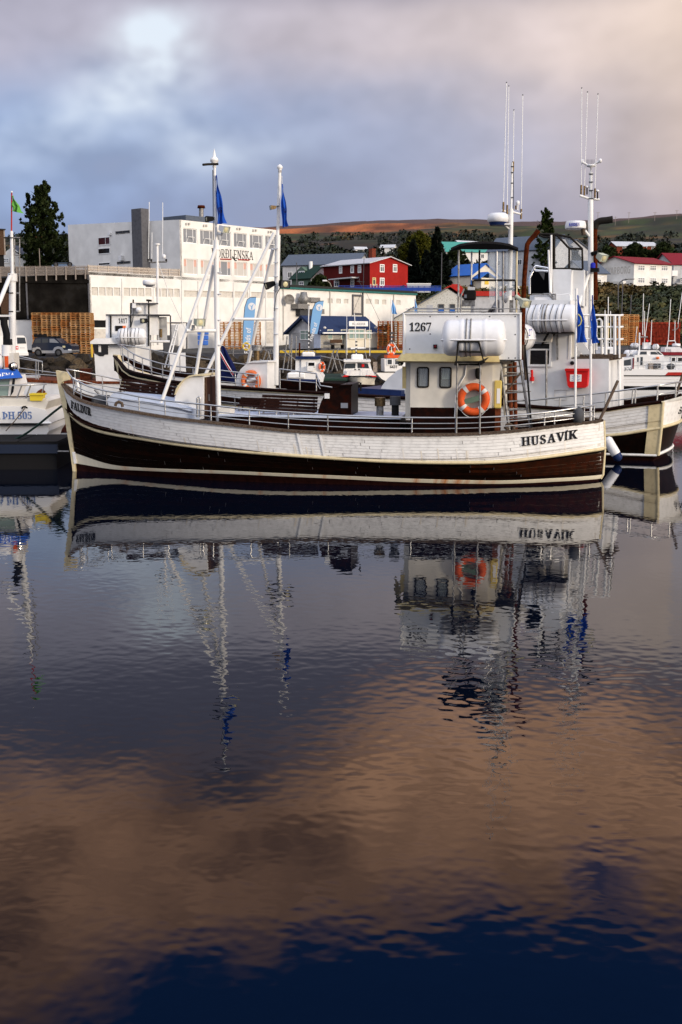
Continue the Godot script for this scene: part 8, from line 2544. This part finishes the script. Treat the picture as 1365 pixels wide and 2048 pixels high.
func build_vehicles() -> void:
	# dark four wheel drive
	var fr := on_quay(104, 110.0, -12.0)
	thing("parked_car", "dark navy four wheel drive car with silver lower trim beside the pallets", "car", fr)
	pr("body", "car_navy", [[64, 703], [64, 690], [67, 686.5], [99, 685], [122, 686], [139, 688.5], [143.5, 692], [144, 704], [139, 706], [70, 706]], 0.85, 1.7)
	pr("cabin", "car_navy", [[66, 687], [70, 677], [76, 675], [107, 675], [113, 677], [123, 687]], 0.74, 1.48)
	for r in [[[68.5, 686], [71.5, 678.5], [82, 677.5], [82, 686]], [[84.5, 686], [84.5, 677.5], [97, 677.5], [97, 686]], [[99.5, 686], [99.5, 677.5], [108, 677.5], [113, 681], [119, 686.5]]]: pr("window", "window_glass" if r[0][0] < 90 else "window_grey", r, 0.755, 0.03)
	pr("lower_trim", "car_silver", [[65, 703], [65, 696], [72, 695], [74, 693.5], [80, 695], [83, 701], [106, 701], [109, 695], [116, 692.5], [124, 694], [128, 700], [144, 700], [143.5, 705], [128, 706.5], [83, 706.5]], 0.87, 1.74)
	for px in [76.5, 117]: wheel(px, 705.5, 0.92, 0.39)
	for px in [84, 138]: wheel(px, 705.5, -0.5, 0.39)
	bx("headlight", "lamp_face", [125.5, 691.5, 130.5, 695.5], 0.9, 0.3)
	for px in [134, 139.5]: P("headlight", MB.new().ball(L(px, 693, 0.7), Vector3(0.12, 0.1, 0.1), 8), "lamp_face")
	bx("number_plate", "white_trim", [136.5, 698.5, 143, 701], 0.93, 0.06)
	bx("roof_rack", "black", [70, 672.5, 112, 675], 0.6, 1.2)
	bx("roof_load", "black", [68, 668.5, 86, 674], 0.5, 0.9)
	# white van, seen from its rear corner
	fr = on_quay(45, 108.0, 20.0)
	thing("parked_van", "white van with rear window and red tail light at the left edge", "van", fr)
	pr("body", "car_white", [[-80, 712], [-80, 676], [-70, 672], [48, 671], [52.5, 676], [56, 706], [54, 711]], 0.9, 1.8)
	pr("rear_window", "window_glass", [[34.5, 675], [50.5, 675], [53, 687], [35, 687.5]], 0.92, 0.03)
	bx("tail_light", "red", [32, 692, 37, 699], 0.92, 0.04)
	bx("tail_light_lens", "white_trim", [33.5, 693.5, 36, 697], 0.925, 0.04)
	bx("number_plate", "tape_grey", [40, 694, 50, 697], 0.91, 0.03)
	bx("bumper", "car_white", [33, 705, 57.5, 711], 1.0, 1.9)
	for px in [-40, 44]: wheel(px, 712, 0.93, 0.33)
	# cars on the slope
	for e in [[1261, 579.5, 224.0, "car_silver", "silver estate car parked below the large white lettered house", [[1243, 578], [1244, 575.5], [1250, 573.8], [1278, 573.8], [1279.5, 576], [1279, 578.5]], [[1250, 574], [1256, 569.5], [1272, 569.2], [1277, 574]], [1251.5, 1273]], [1357, 580, 226.0, "car_black", "dark car parked at the right edge beside the white house", [[1347, 579], [1347, 574], [1352, 572.5], [1375, 572.5], [1375, 579]], [[1351, 573], [1355, 568.5], [1375, 568]], [1352, 1370]], [1012, 579, 205.0, "car_white", "white pickup parked between the canopy and the rusty pipe", [[1000, 578], [1000, 573], [1006, 572], [1040, 572], [1041, 578]], [[1012, 572.5], [1016, 567.5], [1030, 567.5], [1035, 572.5]], [1007, 1034]], [120, 530, 138.0, "car_blue", "pale blue car whose roof shows above the picket fence", [[103, 536], [104, 530], [112, 528.5], [147, 529], [149, 536]], [[108, 529], [116, 525.5], [138, 525.3], [146, 529]], [112, 140]]]:
		var o := at(e[0], e[1], e[2])
		thing("parked_car", e[4], "car", frame(o, 6.0))
		pr("body", e[3], e[5], 0.85, 1.7)
		pr("cabin", e[3], e[6], 0.72, 1.44)
		var g: Array = e[6]
		var cx: float = (g[0][0] + g[-1][0]) * 0.5; var cy: float = g[0][1] - 2.3
		var ip := []
		for q in g: ip.append([cx + (q[0] - cx) * 0.86, cy + (q[1] - cy) * 0.7])
		pr("window", "window_glass", ip, 0.74, 0.03)
		for px in e[7]: wheel(px, e[1] - 1.2, 0.9, 0.31)

func build_pallets() -> void:
	var m := MB.new()
	for k in 3:
		m.box(Vector3(0, 0.011, -0.44 + k * 0.44), Vector3(1.18, 0.036, 0.11))
		for x in [-0.53, 0, 0.53]: m.box(Vector3(x, 0.065, -0.44 + k * 0.44), Vector3(0.14, 0.085, 0.11))
	for k in 3: m.box(Vector3(-0.53 + k * 0.53, 0.118, 0), Vector3(0.14, 0.02, 0.99))
	for k in 5: m.box(Vector3(0, 0.126, -0.44 + k * 0.22), Vector3(1.19, 0.042, 0.12))
	var ms := m.mesh()
	rng.seed = 8
	var order := ["first", "second", "third", "fourth", "fifth", "sixth", "seventh", "eighth", "ninth", "tenth", "eleventh", "twelfth", "thirteenth", "fourteenth", "fifteenth", "sixteenth", "seventeenth", "eighteenth"]
	var groups := [
		[[[80, 118.0], [99, 117.4], [119, 117.0], [138, 116.6], [157, 116.2], [176, 115.8]], 18, 0.232, -6.0, ["pallet_pale", "pallet_pale", "pallet_orange"], "by the dark car", "pallets stacked beside the dark car"],
		[[[449, 128.0], [470, 128.4], [491, 128.8], [512, 129.2]], 17, 0.182, 2.0, ["pallet_orange", "pallet_pale"], "behind the upright banner", "pallets stacked behind the banner"],
		[[[766, 128.0], [786, 127.2], [806, 126.6]], 16, 0.20, -3.0, ["pallet_orange", "pallet_red"], "right of the harbour office", "pallets stacked right of the harbour office"],
		[[[1240, 118.0], [1262, 118.6]], 16, 0.20, 14.0, ["pallet_orange", "pallet_orange", "pallet_pale"], "left of the red container", "pallets stacked left of the container"],
	]
	for g in groups:
		for si in g[0].size():
			var s: Array = g[0][si]
			var o := at(s[0], 690, s[1])
			var y0 := quay_level(s[1]) + 0.03
			if s[0] > 1200: y0 = at(s[0], 690, s[1]).y
			for k in g[1]:
				var p := MeshInstance3D.new()
				p.mesh = ms
				var pm: String = g[4][rng.randi() % g[4].size()]
				p.material_override = MT[pm]
				p.name = numbered("wooden_pallet")
				add_child(p, true)
				p.transform = Transform3D(Basis(Vector3.UP, deg_to_rad(g[3] + rng.randf_range(-2.0, 2.0))).scaled(Vector3(1, g[2] / 0.148, 1)), Vector3(o.x + rng.randf_range(-0.03, 0.03), y0 + k * g[2], o.z + rng.randf_range(-0.05, 0.05)))
				var top: int = g[1] - 1 - k
				var place: String = "topmost" if top == 0 else ("lowest" if k == 0 else order[top] + " down")
				tag(p, "%s pallet, %s in %s stack from left, %s" % [{"pallet_pale": "pale", "pallet_orange": "orange brown", "pallet_red": "red brown"}[pm], place, order[si], g[5]], "pallet", g[6])
	# stacks of red-brown boxes behind the van
	for e in [[22, 642, 40, 684, 120.0, "pallet_red", "red brown fish box stack left of the slim white mast"], [41, 637, 60, 680, 120.5, "pallet_red", "red brown fish box stack right of the slim white mast"], [61, 636, 82, 678, 121.0, "pallet_orange", "tall orange brown fish box stack left of the pale pallets"]]:
		var o := at((e[0] + e[2]) / 2.0, 690, e[4]); o.y = 0
		thing("box_stack", e[6], "boxes", frame(o, 0))
		for k in 6:
			var f0: float = lerpf(e[1], 712.0, k / 6.0); var f1: float = lerpf(e[1], 712.0, (k + 1) / 6.0)
			bx("box", e[5], [e[0] + (k % 2) * 0.5, f0 + 0.6, e[2] - (k % 2) * 0.4, f1 - 0.3], 0.0, 1.0)
			bx("rim", e[5], [e[0] - 0.3, f0 + 0.2, e[2] + 0.3, f0 + 1.8], 0.05, 1.1)

func banner(label: String, px: float, d: float, base: float, pts: Array, whale: Array, words: Array) -> void:
	var o := at(px, base, d)
	thing("feather_banner", label, "banner", frame(o, 0.0))
	pr("cloth", "banner_blue", pts, 0.0, 0.03)
	var pole := []
	for q in words[2]: pole.append([q[0], q[1], -0.02])
	tb("pole", "black", pole, 0.035)
	var c := L(whale[0], whale[1], 0.01)
	var r := absf(L(whale[0] + whale[2], whale[1], 0.01).x - c.x)
	P("emblem", MB.new().lathe(c, Vector3.BACK, [Vector2(r, 0.0), Vector2(r, 0.012), Vector2(0, 0.013)], 18, true), "letter_white")
	P("tail_mark", MB.new().prism(PackedVector2Array([Vector2(c.x - r * 0.75, c.y + r * 0.45), Vector2(c.x - r * 0.1, c.y + r * 0.1), Vector2(c.x + r * 0.5, c.y + r * 0.7), Vector2(c.x + r * 0.2, c.y - r * 0.1), Vector2(c.x + r * 0.1, c.y - r * 0.85), Vector2(c.x - r * 0.2, c.y - r * 0.8), Vector2(c.x - r * 0.15, c.y - r * 0.1)]), 0.026, 0.006), "banner_blue")
	var t := text_mesh("Friends of", "Droid Sans", true, 0.01)
	var bb := t.get_aabb()
	var a := L(words[0][0], words[0][1], 0.02); var b := L(words[1][0], words[1][1], 0.02)
	var x := (b - a).normalized()
	var s := (b - a).length() / bb.size.x
	var w := add_mesh("lettering", t, MT["letter_white"], CUR)
	w.transform = Transform3D(Basis(x * s, Vector3(-x.y, x.x, 0) * s * 1.25, Vector3.BACK), a + Vector3(0, 0, 0.0))

func build_quay_things() -> void:
	banner("leaning pale blue feather banner in front of the harbour office roof", 633, 112.0, 690, [[621, 667], [622, 640], [626, 618], [631, 606], [637, 603], [648, 602], [645, 620], [640, 645], [635, 668]], [639, 615, 6.5], [[627, 664], [638, 628], [[620, 690], [621, 650], [625, 620], [631, 606], [638, 602.5], [648, 602]]])
	banner("upright pale blue feather banner standing before the pallets", 496, 112.0, 702, [[486, 690], [488, 640], [491, 612], [495, 599], [500, 595], [513, 595], [509, 640], [504, 690]], [504, 613, 7.5], [[496, 682], [500, 630], [[486, 700], [487, 650], [490, 614], [495, 599], [501, 595], [513, 594.5]]])
	# yellow kerb
	var k := thing("yellow_kerb", "long yellow painted timber kerb along the quay edge", "kerb", Transform3D())
	var a := at(560, 705, 117.0); var b := at(850, 695, 117.0)
	for i in 8:
		var x0 := lerpf(a.x, b.x, i / 8.0); var x1 := lerpf(a.x, b.x, (i + 1) / 8.0) - 0.06
		lb("timber", "yellow", Vector3((x0 + x1) / 2, quay_level(117) + 0.17, -117.0), Vector3(x1 - x0, 0.26, 0.3), null, 0.03)
	var fr := on_quay(184, 106.0, 0)
	thing("bollard_post", "slim yellow post on the quay left of the boat numbered 1417", "post", fr)
	P("pole", MB.new().rod(Vector3(0, -0.2, 0), Vector3(0, 1.15, 0), 0.09), "yellow")
	P("cap", MB.new().rod(Vector3(0, 1.15, 0), Vector3(0, 1.2, 0), 0.10), "bucket_yellow")
	# tubs, buoy on a post, cabinet
	fr = on_quay(404, 116.0, 8.0)
	thing("fish_tub", "stack of blue plastic fish tubs behind the near boat's mast brace", "tubs", fr)
	for i in 3:
		bx("tub", "tub_blue", [395.5 + i * 0.6, 660 + i * 10.5, 418 - i * 0.5, 669.6 + i * 10.5], 0.0, 1.1, null, 0.06)
		bx("tub_rib", "tub_blue", [403, 661 + i * 10.5, 406, 669 + i * 10.5], 0.06, 0.1)
	fr = on_quay(493, 108.0, 0)
	lifebuoy("yellow orange lifebuoy on the quay railing below the upright banner", frame(at(493, 693, 108.0), 0.0), 0.42, "yellow")
	thing("quay_railing", "grey steel railing on the quay around the yellow lifebuoy", "railing", fr)
	for py in [693, 700, 707]: tb("rail", "galvanised", [[440, py, 0], [548, py, 0]], 0.03)
	for px in [440, 467, 502, 530, 548]: tb("post", "galvanised", [[px, 691, 0], [px, 716, 0]], 0.035)
	# gangway frames that lead down to the pontoons
	for e in [[570, 86.0, [[566, 745], [572, 700], [575, 672]], [[583, 745], [584, 675]], [[566, 700], [610, 735]], "grey steel gangway frame on the rocks left of the blue banded boat"], [665, 84.0, [[655, 745], [668, 700]], [[675, 742], [664, 706]], [[640, 712], [690, 722]], "grey steel tripod frame on the rocks between the two small boats"], [535, 86.0, [[520, 742], [534, 700]], [[548, 744], [536, 702]], [[505, 712], [556, 735]], "grey steel gangway frame on the rocks behind the second boat's deckhouse"]]:
		var o := at(e[0], 740, e[1]); o.y = 0.0
		thing("gangway_frame", e[5], "gangway", frame(o, 0))
		for q in [e[2], e[3], e[4]]:
			var pts := []
			for w in q: pts.append([w[0], w[1], 0.0])
			tb("strut", "galvanised", pts, 0.05)
		for q in [e[2], e[3]]:
			var pts := []
			for w in q: pts.append([w[0] + 9, w[1] - 3, -1.2])
			tb("strut", "galvanised", pts, 0.04)
	# dark floating walkway behind the second boat, and the brown skiff with its net
	var o2 := at(660, 760, 76.0); o2.y = 0
	thing("floating_pier", "dark green walkway floating between the two small boats", "pier", frame(o2, 0))
	for i in 6: lb("deck_board", "roof_green", Vector3(0.0, 0.45, 2.5 - i * 1.6), Vector3(2.4, 0.16, 1.5))
	lb("float", "black", Vector3(0, 0.15, -1.4), Vector3(2.2, 0.5, 9.4))
	var fb := water_frame(430, 52.0, 4.0)
	thing("rowing_boat", "varnished red brown wooden boat seen through the second boat's railing", "boat", fb)
	simple_hull(L(372, 750, 0).x, L(500, 750, 0).x, 0.9, [Vector2(-4, 1.25), Vector2(-1, 1.0), Vector2(4, 1.05)], 0.6, [["plank_rust", 0.0, 0.5, 0.02], ["bench_brown", 0.5, 1.0]])
	for i in 4: lb("thwart", "plank_rust", Vector3(-1.6 + i * 0.9, 0.85, 0), Vector3(0.18, 0.05, 1.4))
	P("net_heap", MB.new().ball(Vector3(0.6, 1.1, 0), Vector3(0.7, 0.35, 0.5), 10), "rock_a")
	P("engine_box", MB.new().cbox(L(347, 690, 0), Vector3(0.9, 0.9, 0.6), 0.05), "dark_grey").visible = true
	# container and lamp posts on the right
	var o3 := at(1318, 690, 121.0)
	thing("shipping_container", "rusty red ribbed container at the right behind the boat masts", "container", frame(o3, 4.0))
	bx("body", "container_red", [1274, 646.5, 1361, 688], 0.0, 2.4)
	for i in 30: bx("rib", "container_red", [1276 + i * 2.8, 648.5, 1277.4 + i * 2.8, 686], 0.10, 0.10)
	for r in [[1273, 644.5, 1362, 648], [1273, 686, 1362, 689.5]]: bx("rail", "container_red", r, 0.08, 2.5)
	for e in [[1236.5, 170.0, 555, "street lamp with curved arm left of the silver car"]]:
		var g := at(e[0], 630, e[1])
		thing("street_lamp", e[3], "street lamp", frame(Vector3(g.x, land(g.x, e[1]), g.z), 0))
		var base := FR.affine_inverse() * Vector3(g.x, land(g.x, e[1]) - 0.3, g.z)
		P("pole", MB.new().pipe([base, L(1237, 600, 0), L(1237, 572, 0), L(1240, 565, 0), L(1247, 560, 0), L(1256, 558.5, 0)], 0.09, 8), "chimney_grey")
		P("lamp_head", MB.new().cbox(L(1260, 558, 0), Vector3(1.4, 0.16, 0.4), 0.06), "galvanised")
	for e in [[1241, 565, 700, 126.0, "left of two thin dark poles above the pallet stacks"], [1258.5, 590, 700, 126.0, "right of two thin dark poles above the pallet stacks"]]:
		var g := at(e[0], e[2], e[3])
		thing("thin_pole", e[4], "pole", Transform3D(Basis(), Vector3(g.x, quay_level(126), g.z)))
		rod("pole", "chimney_grey", Vector3.ZERO, Vector3(0, at(e[0], e[1], e[3]).y - quay_level(126), 0), 0.055)
	for e in [[883, 505, 585, 195.0, "thin dark pole before the broad conifer"], [594, 525, 580, 190.0, "thin pole left of the green house"]]:
		var g := at(e[0], e[2], e[3])
		thing("thin_pole", e[4], "pole", Transform3D(Basis(), g))
		rod("pole", "chimney_grey", Vector3(0, -1, 0), Vector3(0, at(e[0], e[1], e[3]).y - g.y, 0), 0.07)
	var gl := at(650, 585, 175.0)
	thing("street_lamp", "small street lamp with curved arm before the dark side of the red house", "street lamp", Transform3D(Basis(), gl))
	FR = Transform3D(Basis(), gl)
	P("pole", MB.new().pipe([L(663, 590, 0), L(663, 572, 0), L(660, 566, 0), L(655, 562, 0), L(650, 561, 0)], 0.08, 7), "fence_grey")
	P("lamp_head", MB.new().cbox(L(650, 561.5, 0), Vector3(0.7, 0.25, 0.3), 0.06), "raft_white")
	# flagpole behind the fence and the tripod mast on the annex roof
	var gp := at(80.5, 535, 136.0)
	thing("flag_pole", "thin bare pole behind the grey picket fence", "flagpole", Transform3D(Basis(), gp - Vector3(0, 0.5, 0)))
	rod("pole", "fence_grey", Vector3.ZERO, Vector3(0, at(80, 497, 136).y - gp.y + 0.5, 0), 0.05)
	var ga := at(727, 590, 140.0)
	thing("aerial_mast", "thin aerial mast with stays on the green edged roof", "aerial", Transform3D(Basis(), ga))
	FR = Transform3D(Basis(), ga)
	tb("pole", "dark_grey", [[727, 640, 0], [727, 572, 0], [729, 500, 0]], 0.035)
	for q in [[727, 575, 700, 640], [728, 575, 762, 646]]: tb("stay", "dark_grey", [[q[0], q[1], 0], [q[2], q[3], 0]], 0.02)
	for q in [[714, 563, 730, 564], [718, 552, 720, 564], [724, 572, 716, 560]]: tb("aerial_arm", "dark_grey", [[q[0], q[1], 0], [q[2], q[3], 0]], 0.03)
	# poles along the ridge
	for e in [[1196, 442, 424, "nearest the black exhaust elbow"], [1231, 445, 433, "lowest and second from the left"], [1258, 440, 424.5, "third from the left"], [1310, 437, 424, "fourth from the left"], [1354, 432, 420, "rightmost of the row"]]:
		var g := at(e[0], e[1], 1450.0)
		thing("power_pole", "tiny wooden power pole on the hill ridge, " + e[3], "power pole", Transform3D(Basis(), g - Vector3(0, 4, 0)), "power poles along the ridge")
		var ph := at(e[0], e[2], 1450.0).y - g.y + 4.0
		rod("pole", "fence_grey", Vector3.ZERO, Vector3(0, ph, 0), 0.28)
		lb("crossarm", "fence_grey", Vector3(0, ph - 0.8, 0), Vector3(5.0, 0.3, 0.3))

func _ready() -> void:
	# camera
	var cam := Camera3D.new()
	cam.name = "camera"
	cam.fov = rad_to_deg(2.0 * atan(1024.0 / F))
	cam.near = 0.1
	cam.far = 6000.0
	cam.position = EYE
	cam.rotation = Vector3(-PITCH, 0, 0)
	add_child(cam)
	# sky and exposure
	var w := WorldEnvironment.new()
	w.name = "world"
	w.environment = Environment.new()
	w.environment.tonemap_mode = Environment.TONE_MAPPER_LINEAR
	w.environment.tonemap_exposure = 1.6
	w.environment.background_energy_multiplier = 1.0
	w.environment.sdfgi_enabled = true
	w.environment.ssao_enabled = true
	w.environment.ssil_enabled = true
	build_sky(w)
	add_child(w)
	# the low sun, veiled by cloud, behind the viewer's right shoulder
	var sun := DirectionalLight3D.new()
	sun.name = "sun"
	sun.light_energy = 0.58
	sun.light_color = Color(1.0, 0.93, 0.84)
	sun.light_angular_distance = 10.0
	sun.shadow_enabled = true
	add_child(sun)
	sun.look_at_from_position(Vector3(0.80, 0.24, 0.60) * 10.0, Vector3.ZERO)
	build_materials()
	build_ground()
	build_factory()
	build_left_wall()
	build_harbour_house()
	build_houses()
	build_trees()
	build_pier()
	build_near_boat()
	build_second_boat()
	build_left_boat()
	build_boat_1417()
	build_small_boats()
	build_vehicles()
	build_pallets()
	build_quay_things()
